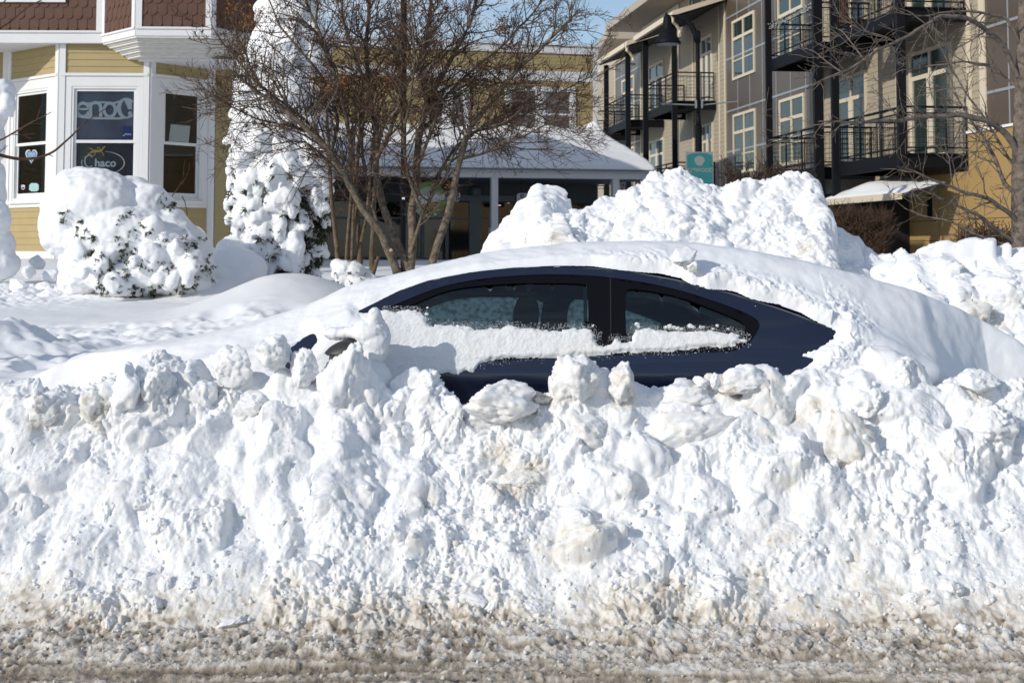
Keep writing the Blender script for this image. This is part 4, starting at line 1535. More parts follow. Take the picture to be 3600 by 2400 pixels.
for f, a, b in ((fL, 1, 1), (fC, 1, 1), (fR, 1, 1)):
    for s0, s1 in ((0.0, .085), (f.L - .085, f.L)):
        f.box(white, s0, s1, ZG, tops[f] - .002, -.02, .034)
fS.box(white, -.0, .055, ZG, Z_R, -.02, .03)
fS.box(white, fS.L - .17, fS.L, ZG, Z_R, -.02, .036)
fW.box(white, fW.L - .1, fW.L - .005, ZG, ZT, -.02, .034)
white.build('corner_boards', M['white_trim'], SHOP)


def bay_window(f, s0, s1, z0, z1, zm):
    """white casing boards with an opening, two sashes and their panes"""
    mb = MB()
    a0, a1 = .09, f.L - .09
    f.box(mb, a0, s0, ZS0, ZS1 - .003, -.03, .022)
    f.box(mb, s1, a1, ZS0, ZS1 - .003, -.03, .022)
    f.box(mb, s0, s1, z1, ZS1 - .003, -.03, .022)
    f.box(mb, s0, s1, ZS0, z0, -.03, .022)
    f.box(mb, s0 - .05, s1 + .05, z0 - .05, z0 - .005, .0235, .06)
    w = mb.build('window', M['white_trim'], SHOP)
    fr = MB()
    f.frame(fr, s0, s1, z0, z1, .035, -.05, .012)
    fr.build('frame', M['white_trim'], w)
    for k, (za, zb, d) in enumerate(((zm - .02, z1 - .037, -.012), (z0 + .037, zm + .025, -.034))):
        sb = MB()
        wd = .035
        f.box(sb, s0 + .037, s0 + .037 + wd, za, zb, d - .02, d)
        f.box(sb, s1 - .037 - wd, s1 - .037, za, zb, d - .02, d)
        f.box(sb, s0 + .037 + wd, s1 - .037 - wd, za, za + (.045 if k == 0 else .07), d - .02, d)
        f.box(sb, s0 + .037 + wd, s1 - .037 - wd, zb - wd, zb, d - .02, d)
        sb.build('sash', M['white_trim'], w)
        g = MB()
        f.box(g, s0 + .037 + wd, s1 - .037 - wd, za + .04, zb - wd, d - .014, d - .010)
        g.build('pane', M['glass'], w)


zw0, zw1, zm_ = fC.z(360, 700), fC.z(360, 304), fC.z(360, 498)
bay_window(fL, fL.s(50, 500), fL.s(168, 480), zw0, zw1, zm_)
bay_window(fC, fC.s(247), fC.s(483), zw0, zw1, zm_)
bay_window(fR, fR.s(566), fR.s(706), zw0, zw1, zm_)
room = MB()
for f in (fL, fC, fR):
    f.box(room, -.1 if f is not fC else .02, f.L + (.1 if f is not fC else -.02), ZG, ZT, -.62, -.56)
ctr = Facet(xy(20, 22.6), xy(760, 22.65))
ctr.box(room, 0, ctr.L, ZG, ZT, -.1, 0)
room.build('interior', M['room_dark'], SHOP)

# upper storey: brown scalloped shingles over white bands
G0, G1, H_, I_, J_ = xy(-420, 20.85), xy(354, 20.9), xy(470, 20.15), xy(737, 20.2), xy(905, 21.0)
uL, oL, oF, oR = Facet(G0, G1), Facet(G1, H_), Facet(H_, I_), Facet(I_, J_)
ZB = uL.z(150, 152)
ZF = uL.z(150, 109)
ZTOP = 8.6


def shingles(f, s0, s1, z0, z1):
    mb = MB()
    w, e = .142, .172
    f.box(mb, s0, s1, z0, z1, -.05, 0.0)
    row, z = 0, z0
    while z < z1:
        s = s0 - (w / 2 if row % 2 else 0)
        while s < s1:
            a, b = max(s + .003, s0), min(s + w - .003, s1)
            if b - a > .02:
                zt = min(z + e + .07, z1)
                pts = [(a, z + .06)]
                for t in np.linspace(math.pi, 2 * math.pi, 9):
                    x = s + w / 2 + (w / 2 - .003) * math.cos(t)
                    pts.append((min(max(x, a), b), z + .06 + .06 * math.sin(t)))
                pts += [(b, z + .06)]
                lo = [f.P(x, zz, .016 + RNG.uniform(-.002, .003)) for x, zz in pts]
                n = len(pts)
                hi = [f.P(b, zt, .003), f.P(a, zt, .003)]
                back = [f.P(x, zz, 0.002) for x, zz in pts]
                V = lo + hi + back
                fs = [tuple(range(n)) + (n, n + 1)]
                for i in range(n - 1):
                    fs.append((i, n + 2 + i, n + 3 + i, i + 1))
                mb.add(V, fs)
            s += w
        z += e
        row += 1
    return mb.build('shingles', M['brown_shingle'], SHOP)


shingles(uL, 0, uL.L - .1, ZF, ZTOP)
shingles(oL, .09, oL.L - .09, oF.z(600, 97), ZTOP)
shingles(oF, .085, oF.L - .085, oF.z(600, 97), ZTOP)
shingles(oR, .06, oR.L, oF.z(600, 97), ZTOP)
band = MB()
ZH = oF.z(600, 96)
uL.box(band, 0, uL.L, ZB, ZF - .03, -.06, .02)
uL.box(band, 0, uL.L, ZF - .03, ZF, -.06, .045)
for f in (oL, oF, oR):
    f.box(band, .0, f.L, ZB, ZH - .03, -.06, .018)
    f.box(band, .0, f.L, ZH - .03, ZH, -.06, .04)
uL.box(band, uL.L - .1, uL.L, ZF, ZTOP, -.05, .03)
for f, sa, sb in ((oL, 0, .088), (oL, oL.L - .088, oL.L), (oF, 0, .083), (oF, oF.L - .083, oF.L), (oR, 0, .058)):
    f.box(band, sa, sb, ZH, ZTOP, -.05, .03)
uL.box(band, uL.s(-60, 10), uL.s(233, 10), uL.z(100, 10), ZTOP, .02, .05)
band.build('white_bands', M['white_trim'], SHOP)
# moulded underside of the upper bay, stepping back to the wall
mo = MB()
K = 9
tg = [np.array(xy(452, 20.96)), np.array(xy(487, 20.72)), np.array(xy(713, 20.8)), np.array(xy(800, 21.6))]
for k in range(K):
    t = (k + (.35 if k % 2 else 0)) / K
    q = [np.array(p) * (1 - t) + b * t for p, b in zip((G1, H_, I_, J_), tg)]
    poly = [(*p, 0) for p in q] + [(*xy(880, 22.0), 0), (*xy(440, 21.5), 0)]
    z1 = ZB - k * (ZB - Z_R) / K
    z0 = ZB - (k + 1) * (ZB - Z_R) / K
    mo.prism([(a, b, z0) for a, b, _ in poly], (0, 0, z1 - z0))
mo.build('moulding', M['old_white'], SHOP)
so_ = MB()
poly = [G0, G1, xy(440, 21.2), xy(440, 22.3), xy(-420, 22.3)]
so_.prism([(a, b, ZB + .002) for a, b in poly], (0, 0, .02))
poly = [xy(480, 20.85), xy(715, 20.9), J_, xy(912, 22.2), xy(470, 22.2)]
so_.prism([(a, b, Z_R - .03) for a, b in poly], (0, 0, .028))
so_.build('soffit', M['white_trim'], SHOP)
# side wall lengthened out of view to shade the porch shop, and upper body
sd = MB()
E_ = xy(852, 22.06)
E2 = (E_[0] / E_[1] * 35.0 - .02, 35.0)
fB = Facet(E_, E2)
fB.siding(sd, .05, fB.L, .9, 9.0, .12)
sd.build('side_wall', M['yellow_siding'], SHOP)
sw = MB()
fB.box(sw, 0, .12, .9, 9.0, -.01, .03)
fB.box(sw, .5, 1.3, 2.2, 4.1, .02, .05)
sw.build('side_window', M['white_trim'], SHOP)
sw = MB()
fB.box(sw, .58, 1.22, 2.28, 4.02, .051, .056)
sw.build('pane', M['glass_dark'], SHOP.children[-1])
core = MB()
core.prism([(*p, 4.62) for p in (xy(-420, 21.1), xy(350, 21.15), xy(480, 20.45), xy(725, 20.5), xy(880, 21.2), xy(852, 32.0), xy(-700, 32.0))], (0, 0, 4.4))
core.build('upper_storey', M['dark_gap'], SHOP)
back = MB()
back.prism([(*p, .9) for p in (xy(-420, 22.7), xy(835, 22.75), (E2[0] - .06, 35.0), xy(-700, 35.0))], (0, 0, 3.69))
back.build('back_rooms', M['dark_gap'], SHOP)

# ---------------------------------------------- things in the shop windows
M['cloth_grey'] = simple('grey_violet_cloth', (0.13, 0.14, 0.21), 0.7, var=0.45, scale=5, streak=(1, 1, .5))
M['cloth_white'] = simple('white_print', (0.72, 0.76, 0.80), 0.6, var=0.1)
M['cloth_navy'] = simple('navy_banner_cloth', (0.018, 0.02, 0.035), 0.6, var=0.4, scale=5)
M['gold'] = simple('gold_print', (0.62, 0.40, 0.06), 0.5)
M['sticker_blue'] = simple('blue_sticker', (0.04, 0.17, 0.32), 0.5)
M['sticker_teal'] = simple('pale_teal_sticker', (0.33, 0.52, 0.55), 0.5)
M['paper'] = simple('white_paper', (0.62, 0.66, 0.68), 0.7, var=0.08)
M['poster_blue'] = simple('blue_poster', (0.02, 0.05, 0.25), 0.5)


def cloth(f, pxs, pys, d, amp, name, mat, parent=None, n=30, seed=0):
    s0, s1 = f.s(pxs[0], 500, d), f.s(pxs[1], 500, d)
    z0, z1 = f.z(360, pys[1], d), f.z(360, pys[0], d)
    S, Z = np.meshgrid(np.linspace(s0, s1, n), np.linspace(z0, z1, n), indexing='ij')
    k = perlin(np.stack([S.ravel() * 2.3 + Z.ravel() * 1.3, Z.ravel() * 1.7, 0 * S.ravel()], 1), seed).reshape(S.shape)
    V = np.array([f.P(a, b, d + amp * c) for a, b, c in zip(S.ravel(), Z.ravel(), k.ravel())])
    return mesh_obj(name, V, grid_faces(n, n), mat, parent, smooth=True)


def ribbon(mb, f, pts, w, d):
    """a flat painted stroke of width w along points (px, py)"""
    P = np.array([f.hit(a, b, d) for a, b in pts])
    T = np.gradient(P, axis=0)
    T /= np.linalg.norm(T, axis=1)[:, None] + 1e-9
    Nn = np.stack([-T[:, 1], T[:, 0]], 1)
    W = np.full(len(P), w) if np.isscalar(w) else np.array(w)
    L, R = P + Nn * W[:, None] / 2, P - Nn * W[:, None] / 2
    n = len(P)
    V = [f.P(a, b, d) for a, b in L] + [f.P(a, b, d) for a, b in R]
    mb.add(V, [(i, i + 1, n + i + 1, n + i) for i in range(n - 1)])


def arc(cx, cy, rx, ry, a0, a1, n=18):
    return [(cx + rx * math.cos(math.radians(a)), cy + ry * math.sin(math.radians(a))) for a in np.linspace(a0, a1, n)]


def fill(mb, f, pts, d, thick=.003):
    f.poly(mb, [f.hit(a, b, d) for a, b in pts], d - thick, d)


ban = thing('shop_banner', 'grey cloth banner with big white lettering hung in the middle shop window', 'banner', (-6, 21.1, 3.3))
cloth(fC, (262, 468), (312, 500), -.085, .012, 'cloth', M['cloth_grey'], ban, seed=2)
mb = MB()
d_ = -.060
ribbon(mb, fC, arc(292, 387, 21, 24, 15, 355), .048, d_)
ribbon(mb, fC, [(274, 384), (308, 384)], .03, d_)
ribbon(mb, fC, [(318, 411), (318, 362)], .052, d_)
ribbon(mb, fC, arc(336, 378, 18, 17, 180, 360, 12) + [(354, 411)], .048, d_ + .001)
ribbon(mb, fC, arc(386, 387, 20, 24, 0, 360), .048, d_)
ribbon(mb, fC, [(268, 409), (330, 416), (420, 417), (462, 410)], .035, d_ - .002)
ribbon(mb, fC, [(300, 365), (360, 360), (400, 363), (440, 352)], .03, d_ - .002)
fill(mb, fC, arc(444, 381, 34, 37, 40, 320, 22) + [(464, 360), (464, 402)], d_ - .001)
mb.build('lettering', M['cloth_white'], ban)
mb = MB()
fill(mb, fC, [(436, 352), (428, 364), (425, 380), (428, 396), (436, 407), (446, 412), (452, 405), (449, 396), (456, 391), (462, 394), (464, 386), (456, 384), (450, 386), (447, 376), (442, 366)], d_ + .006)
mb.build('bird_emblem', M['cloth_grey'], ban)
ban2 = thing('logo_banner', 'dark banner with gold lizard and white lettering in the lower middle shop window', 'banner', (-6, 21.1, 2.8))
cloth(fC, (258, 466), (506, 706), -.10, .010, 'cloth', M['cloth_navy'], ban2, seed=5)
mb = MB()
s_, z_ = fC.hit(368, 574, -.075)
V, Fc = text_mesh('haco', .165, .002, .0045)
mb.add([fC.P(s_ + a + .01, z_ + b, -.075 + c) for a, b, c in V], Fc)
ribbon(mb, fC, arc(314, 566, 17, 20, 320, 45, 16)[::-1] if False else arc(314, 567, 16, 21, -50, -310, 18), .018, -.074)
ribbon(mb, fC, [(325, 553), (322, 548), (316, 546)], .02, -.074)
ribbon(mb, fC, arc(364, 573, 73, 40, -85, 75, 24), [.006 + .012 * math.sin(math.pi * i / 23) for i in range(24)], -.074)
ribbon(mb, fC, arc(364, 573, 77, 42, 150, 195, 10), .012, -.074)
mb.build('lettering', M['cloth_white'], ban2)
mb = MB()
body = [(288, 553), (300, 552), (310, 543), (320, 536), (332, 531), (345, 532), (355, 530), (362, 522), (370, 514)]
ribbon(mb, fC, body, [.004, .012, .018, .028, .04, .036, .03, .026, .018], -.072)
for leg in ([(330, 531), (322, 524), (318, 522), (314, 520)], [(335, 534), (333, 544), (328, 548)], [(352, 529), (350, 520), (344, 518), (342, 524)], [(356, 532), (362, 540), (366, 545), (360, 547)]):
    ribbon(mb, fC, leg, .014, -.071)
mb.build('lizard_emblem', M['gold'], ban2)


def window_item(name, label, cat, f, parts):
    root = None
    for nm, mat, pts, d in parts:
        mb = MB()
        fill(mb, f, pts, d)
        o = mb.build(nm if root else name, M[mat], root)
        root = root or o
    return tag(root, label, cat)


def heart(cx, cy, r):
    out = []
    for t in np.linspace(0, 2 * math.pi, 28, endpoint=False):
        x = 16 * math.sin(t) ** 3
        y = 13 * math.cos(t) - 5 * math.cos(2 * t) - 2 * math.cos(3 * t) - math.cos(4 * t)
        out.append((cx + x * r / 16, cy - y * r * 1.32 / 16 + 1))
    return out


h_ = window_item('heart_sticker', 'blue heart sticker with a white edge in the left shop window', 'sticker', fL, [('heart_edge', 'cloth_white', heart(110, 546, 20.5), -.040), ('heart_face', 'sticker_blue', heart(110, 546, 18), -.037)])
mb = MB()
for q in range(4):
    for cxx in range(97 + q, 124 - q, 4):
        ribbon(mb, fL, [(cxx, 538 + q * 4), (cxx + 2.6, 537.8 + q * 4)], .007, -.0355)
mb.build('small_print', M['cloth_white'], h_)
window_item('round_sticker', 'pale teal eight sided sticker at the bottom of the left shop window', 'sticker', fL, [('sticker_face', 'sticker_teal', [(103, 651), (110, 644), (128, 644), (136, 650), (136, 667), (129, 673), (110, 673), (102, 667)], -.038)])
mb = MB()
ribbon(mb, fL, [(74, 653), (81, 651), (88, 654)], .012, -.038)
ribbon(mb, fL, [(74, 660), (81, 667), (88, 660)], .010, -.038)
ribbon(mb, fL, [(75, 656), (87, 657)], .012, -.038)
tag(mb.build('small_emblem', M['cloth_white']), 'tiny white emblem in the lower left corner of the left shop window', 'emblem')
window_item('paper_sheet', 'sheet of white paper taped inside the right bay window', 'paper', fR, [('sheet', 'paper', [(601, 437), (669, 443), (663, 502), (593, 497)], -.035)])
window_item('paper_cutout', 'torn white paper shape hanging in the upper left shop window', 'paper', fL, [('cutout', 'paper', [(107, 364), (113, 366), (117, 363), (120, 358), (124, 364), (131, 362), (132, 372), (126, 374), (120, 374), (113, 380), (109, 377)], -.04), ])
mb = MB()
fill(mb, fC, [(432, 446), (463, 446), (463, 498), (431, 498)], -.050)
po = mb.build('poster', M['poster_blue'])
tag(po, 'small blue poster in the corner of the middle shop window', 'poster')
mb = MB()
ribbon(mb, fC, [(432, 478), (438, 475), (444, 470), (449, 474), (455, 471), (461, 475)], .018, -.047)
mb.build('white_wave', M['cloth_white'], po)
# ------------------------------------------------------------------ low yellow shop with a snowy porch roof
M['porch_grey'] = simple('blue_grey_porch_paint', (0.085, 0.10, 0.115), 0.7, var=0.1)  # one even dark blue grey for the porch ceiling and shop front
M['grey_frame'] = simple('grey_shop_frame', (0.20, 0.23, 0.25), 0.5, var=0.06)
M['blind'] = simple('grey_brown_window_blind', (0.16, 0.14, 0.145), 0.8, var=0.12, scale=2)
p1 = np.array(xy(2096, 42.0, 300))
uu = np.array((3.9, 1.0)) / math.hypot(3.9, 1.0)
fM = Facet(p1 - uu * 16, p1)
MS = thing('porch_shop', 'low yellow clapboard shop with a white parapet band and a wide front porch', 'building', (float(p1[0]) - 5, 42, .9))
L = fM.L
z_top = fM.z(2080, 158)
zb0, zb1 = fM.z(2080, 194), fM.z(2080, 160)
zc0, zc1 = fM.z(2080, 290), fM.z(2080, 256)
zp = fM.z(2000, 470)
mb = MB()
fM.siding(mb, 0, L - .1, 0.8, zc0, .1)
fM.siding(mb, 0, L - .1, zc1, zb0, .1)
mb.build('wall', M['yellow_siding'], MS)
mb = MB()
fM.box(mb, 0, L + .05, zb0, zb1 - .06, -.1, .05)
fM.box(mb, 0, L + .09, zb1 - .06, zb1, -.1, .10)
fM.box(mb, 0, L - .1, zc0, zc1, -.05, .03)
fM.box(mb, L - .1, L + .03, 0.8, zb0, -.1, .04)
mb.build('white_bands', M['white_trim'], MS)
mb = MB()
fM.box(mb, 0, L - .05, 0.8, zb1 - .1, -9, -.04)
mb.build('body', M['yellow_siding'], MS)
for wa, wb in ((1775, 2022), (1492, 1650)):
    sa, sb = fM.s(wa, 400), fM.s(wb, 400)
    z0, z1 = zp - .1, fM.z((wa + wb) / 2, 306)
    mb = MB()
    mid = (sa + sb) / 2
    for a, b in ((sa, sa + .14), (mid - .1, mid + .1), (sb - .14, sb)):
        fM.box(mb, a, b, z0, z1, 0, .05)
    fM.box(mb, sa + .14, mid - .1, z1 - .14, z1, 0, .05)
    fM.box(mb, mid + .1, sb - .14, z1 - .14, z1, 0, .05)
    w = mb.build('window', M['white_trim'], MS)
    for a, b in ((sa + .14, mid - .1), (mid + .1, sb - .14)):
        mb = MB()
        zm = z0 + (z1 - z0) * .45
        fM.box(mb, a + .05, b - .05, zm - .025, zm + .025, .019, .035)
        fM.box(mb, a, a + .05, z0, z1 - .14, .002, .032)
        fM.box(mb, b - .05, b, z0, z1 - .14, .002, .032)
        mb.build('sash', M['white_trim'], w)
        mb = MB()
        fM.box(mb, a + .05, b - .05, z0, z1 - .14, .0145, .0185)
        mb.build('pane', M['blind'], w)

# porch: posts, beam, gutter, ceiling, shop front
fP = Facet(fM.p0 + fM.n * 3.3, fM.p0 + fM.u * 40 + fM.n * 3.3)
sR = fP.s(2309, 606)
ze = fP.z(2000, 594)
zb = fP.z(2000, 627)
zg = fP.z(2000, 602)
mb = MB()
fP.box(mb, 0, sR - .25, zb, zg - .002, -.28, -.08)
mb.build('porch_beam', M['white_trim'], MS)
mb = MB()
fP.box(mb, 0, sR, zg, ze, -.12, .02)
dR = fP.box
mb.build('gutter', M['grey_frame'], MS)
for pxp, w in ((1737, .09), (2163, .09)):
    s = fP.s(pxp, 720, -.18)
    mb = MB()
    fP.box(mb, s - w, s + w, 2.1, zb - .002, -.18 - w, -.18 + w)
    fP.box(mb, s - w - .035, s + w + .035, 0.8, 2.1, -.215 - w, -.145 + w)
    mb.build('porch_post', M['white_trim'], MS)
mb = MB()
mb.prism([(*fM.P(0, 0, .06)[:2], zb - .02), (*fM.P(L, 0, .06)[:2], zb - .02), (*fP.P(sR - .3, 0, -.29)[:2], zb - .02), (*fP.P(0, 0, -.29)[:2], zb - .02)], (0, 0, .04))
mb.build('porch_ceiling', M['porch_grey'], MS)
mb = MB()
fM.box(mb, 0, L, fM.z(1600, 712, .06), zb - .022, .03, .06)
mb.build('shop_front_wall', M['porch_grey'], MS)
zs0, zs1 = fM.z(1600, 900, .08), fM.z(1600, 706, .08)
mb = MB()
fM.box(mb, 0, L - .2, .8, zs1 + .05, .031, .05)
mb.build('shop_glass', M['glass_dark'], MS)
mb = MB()
for a, b in ((1450, 1474), (1480, 1492), (1565, 1577), (1650, 1692), (1806, 1818), (1452, 1458)):
    fM.box(mb, fM.s(a, 780, .08), fM.s(b, 780, .08), .8, zs1, .052, .10)
zt = fM.z(1600, 768, .08)
fM.box(mb, 0, L - .2, zt - .03, zt + .03, .051, .085)
fM.box(mb, fM.s(1620, 690, .08), fM.s(1810, 690, .08), zs1, fM.z(1700, 688, .08), .061, .09)
mb.build('shop_frames', M['grey_frame'], MS)
mb = MB()
s = fM.s(1673, 678, .2)
mb.lathe(fM.P(s, fM.z(1673, 686, .2), .2), [(.15, 0), (.15, .16), (.12, .22)], 14)
mb.build('porch_lamp', M['grey_frame'], MS)
warm = bpy.data.materials.new('warm_ceiling_lamp')
warm.use_nodes = True
warm.node_tree.nodes['Principled BSDF'].inputs['Emission Color'].default_value = rgb(1, .55, .25)
warm.node_tree.nodes['Principled BSDF'].inputs['Emission Strength'].default_value = 1.0
for a, b in ((1788, 713), (1755, 722), (1717, 707)):
    s_, z_ = fM.hit(a, b, .055)
    mb = MB()
    fM.box(mb, s_ - .05, s_ + .05, z_ - .012, z_ + .012, .0505, .056)
    mb.build('indoor_lamp', warm, MS)
# roof boards under the snow, hipped round the right corner
wl_, wr_ = np.array((*fM.P(0, 0, 0)[:2], zp)), np.array((*fM.P(L, 0, 0)[:2], zp))
el, er = np.array((*fP.P(0, 0)[:2], ze)), np.array((*fP.P(sR, 0)[:2], ze))
eb = er + np.append(-fM.n * 9, 0)
wb_ = wr_ + np.append(-fM.n * 9, 0)
mb = MB()
mb.add([wl_, wr_, er, el, eb, wb_], [(0, 3, 2, 1), (1, 2, 4, 5)])
mb.build('porch_roof', M['grey_frame'], MS)


def roof_snow():
    ns, nd = 220, 60
    V = np.zeros((ns, nd, 3))
    t = np.linspace(0, 1, nd)
    sm = np.linspace(0.0, 1.0, ns)
    for i, a in enumerate(sm):
        if a < .8:
            q = a / .8
            top, bot = wl_ + (wr_ - wl_) * q, el + (er - el) * q
        else:
            q = (a - .8) / .2
            top, bot = wr_ + (wb_ - wr_) * q, er + (eb - er) * q
        V[i] = top + (bot - top) * t[:, None]
    flat = V.reshape(-1, 3)
    th = .16 + .05 * fbm(flat * .7, 3, seed=5).reshape(ns, nd) + .02 * fbm(flat * 3, 2, seed=6).reshape(ns, nd)
    th *= np.sqrt(np.clip(1 - t ** 14, 0, 1))[None, :]
    # drifted up against the wall, highest in the right corner
    dr = .22 * np.exp(-(t * 3.3 / .35) ** 2)[None, :] * (np.exp(-((sm - .8) / .018) ** 2) + .55 * np.exp(-((sm - .727) / .01) ** 2) + .1)[:, None]
    V[..., 2] += th + dr
    V[:, -1, 2] -= .02
    bot = V[:, -1:, :] - np.array((0, 0, .06))
    V = np.concatenate([V, bot], 1)
    o = mesh_obj('roof_snow', V.reshape(-1, 3), grid_faces(ns, nd + 1), M['snow_smooth'], smooth=True, attrs={'dirt': np.zeros(ns * (nd + 1))}, loc=tuple(er))
    tag(o, 'smooth unbroken snow lying on the hipped porch roof of the low shop', 'roof snow', kind='thing')


roof_snow()

# signs on the porch
M['sign_green'] = simple('green_sign_paint', (0.13, 0.27, 0.055), 0.5, var=0.08)
M['sign_tan'] = simple('tan_sign_paint', (0.46, 0.30, 0.10), 0.5)
M['sign_pale'] = simple('pale_sage_sign_paint', (0.36, 0.40, 0.30), 0.5)
M['sign_white'] = simple('white_sign_paint', (0.72, 0.73, 0.75), 0.5, var=0.04)
M['sign_dark'] = simple('dark_sign_lettering', (0.02, 0.022, 0.06), 0.5)
M['black_metal'] = simple('black_painted_steel', (0.006, 0.007, 0.010), 0.6, var=0.15, spec=0.15)
fG = Facet(fP.p0 + fP.n * .1, fP.p0 + fP.u * 40 + fP.n * .1)
gs = thing('round_sign', 'round green hanging shop sign with white script over a tan band', 'sign', fG.P(*fG.hit(1506, 703)))
s_, z_ = fG.hit(1506, 703)
R_ = 62 / F * 38.2


def disc(r0, r1, d0, d1, a0=0, a1=360, n=48):
    mb = MB()
    a = np.radians(np.linspace(a0, a1, n))
    if r0 == 0:
        fG.poly(mb, [(s_ + r1 * math.cos(t), z_ + r1 * math.sin(t)) for t in a[:-1]], d0, d1)
    return mb


disc(0, R_ * 1.03, -.05, 0).build('rim', M['black_metal'], gs)
disc(0, R_, -.02, .006).build('face', M['sign_green'], gs)
disc(0, R_ * .72, .006, .010).build('inner_disc', M['sign_pale'], gs)
mb = MB()
pts = [(s_ + R_ * .72 * math.cos(t), z_ + R_ * .72 * math.sin(t)) for t in np.radians(np.linspace(-38, -142, 20))]
pts = [(s_ + .56 * R_, z_ - .16 * R_)] + pts + [(s_ - .56 * R_, z_ - .16 * R_)]
fG.poly(mb, pts[::-1], .010, .013)
mb.build('tan_band', M['sign_tan'], gs)
mb = MB()
put_text(mb, fG, 'Globe', s_ + .02, z_ + .06 * R_, R_ * .66, .018, .004, .008, .35, .22)
wd = 'MARKET'
for i, ch in enumerate(wd):
    a = math.radians(-90 + (i - 2.5) * 17)
    put_text(mb, fG, ch, s_ + R_ * .86 * math.cos(a), z_ + R_ * .86 * math.sin(a), R_ * .24, .010, .004, .006, 0, a + math.pi / 2)
mb.build('lettering', M['sign_white'], gs)
for q in (-.3, .3):
    mb = MB()
    mb.tube([fG.P(s_ + q, z_ + R_ * .9, -.02), fG.P(s_ + q, zb + .02, -.02)], .008, 6)
    mb.build('hanger', M['black_metal'], gs)


def plate_sign(px0, px1, py0, py1, txts, label, d=-1.2):
    f = Facet(fP.p0 + fP.n * d, fP.p0 + fP.u * 40 + fP.n * d)
    s0, z1 = f.hit(px0, py0)
    s1, z0 = f.hit(px1, py1)
    root = thing('hanging_sign', label, 'sign', f.P((s0 + s1) / 2, z0))
    c = .05
    mb = MB()
    f.poly(mb, [(s0 + c, z0), (s1 - c, z0), (s1, z0 + c), (s1, z1 - c), (s1 - c, z1), (s0 + c, z1), (s0, z1 - c), (s0, z0 + c)], -.03, 0)
    mb.build('board', M['sign_white'], root)
    mb = MB()
    for t, sx, zz, h in txts:
        put_text(mb, f, t, s0 + (s1 - s0) * sx, z0 + (z1 - z0) * zz, h, .004, .003, .006, .1)
    mb.build('lettering', M['sign_dark'], root)
    for q in (.2, .8):
        mb = MB()
        mb.tube([f.P(s0 + (s1 - s0) * q, z1 - .02, -.015), f.P(s0 + (s1 - s0) * q, zb, -.015)], .006, 5)
        mb.build('hanger', M['black_metal'], root)


plate_sign(1556, 1618, 673, 709, [('S', .84, .68, .16), ('S', .68, .68, .16), ('E', .2, .62, .16), ('A', .34, .62, .16), ('H', .84, .25, .12)], 'white clipped corner sign behind the leaning trunk by the round green sign')
plate_sign(1817, 1900, 679, 715, [('S', .2, .5, .26), ('t', .36, .5, .2), ('A', .52, .5, .2)], 'white clipped corner sign half hidden by the big snow pile')

# dark street pole among the tree trunks, and the street lamp with its banner arms
pl = at(1417, 900, 17.0)
sp = thing('street_pole', 'dark street pole standing just behind the bare berry tree', 'pole', (pl.x, pl.y, 1.0))
mb = MB()
mb.tube([(pl.x, 17, .8), (pl.x, 17, 8)], 9.5 / F * 17, 14)
mb.build('shaft', M['black_metal'], sp, True)
mb = MB()
for q in (623, 698):
    z = at(1417, q, 17).z
    mb.box(pl.x - .012, pl.x + .02, 16.95, 16.966, z - .012, z + .012)
mb.build('fasteners', M['white_trim'], sp)

Yl = 26.0
b0 = at(2457, 640, Yl)
LP = thing('street_lamp', 'dark street lamp with a bell shade on a curved arm above the teal sign', 'street lamp', (b0.x, Yl, .9))
k = Yl / F
mb = MB()
prof = [(24 * k * 1.0, .0), (20 * k, .4)]
mb.tube([(b0.x, Yl, .9), (b0.x, Yl, at(0, 440, Yl).z)], [.075, .062], 14)
mb.tube([(b0.x, Yl, at(0, 440, Yl).z - .02), (b0.x, Yl, at(0, 400, Yl).z)], [.05, .04], 14)
mb.tube([(b0.x, Yl, at(0, 402, Yl).z), (b0.x, Yl, at(0, 108, Yl).z)], .038, 12)
mb.tube([(b0.x, Yl, at(0, 150, Yl).z), (b0.x, Yl, at(0, 112, Yl).z)], .055, 12)
mb.build('post', M['black_metal'], LP, True)
mb = MB()
pts = [at(a, b, Yl) for a, b in ((2452, 148), (2444, 118), (2430, 90), (2408, 70), (2380, 58), (2352, 54), (2344, 58))]
mb.tube(pts, [.06, .055, .05, .042, .038, .034, .03], 10)
mb.tube([at(2342, 44, Yl), at(2344, 62, Yl)], [.008, .05], 8)
mb.build('arm', M['black_metal'], LP, True)
c_ = at(2347, 155, Yl)
prf = [(.245, 0), (.25, .012), (.215, .075), (.165, .16), (.13, .235), (.105, .25), (.10, .30), (.085, .33), (.082, .42), (.07, .50), (.03, .545)]
mb = MB()
mb.lathe(c_, prf, 28)
sh = mb.build('lamp_shade', M['black_metal'], LP, True)
mb = MB()
mb.lathe((c_.x, c_.y, c_.z - .004), [(.20, -.012), (.21, 0)], 24)
mb.build('lens', M['grey_frame'], sh, True)
mb = MB()
for a0, b0_, a1, b1 in ((2452, 370, 2322, 365), (2464, 370, 2591, 357)):
    mb.tube([at(a0, b0_, Yl), at(a1, b1, Yl)], .012, 8)
q = at(2457, 368, Yl)
mb.box(q.x - .068, q.x - .04, Yl - .05, Yl + .05, q.z - .07, q.z + .07)
mb.box(q.x + .04, q.x + .068, Yl - .05, Yl + .05, q.z - .07, q.z + .07)
mb.build('banner_arms', M['grey_frame'], LP)

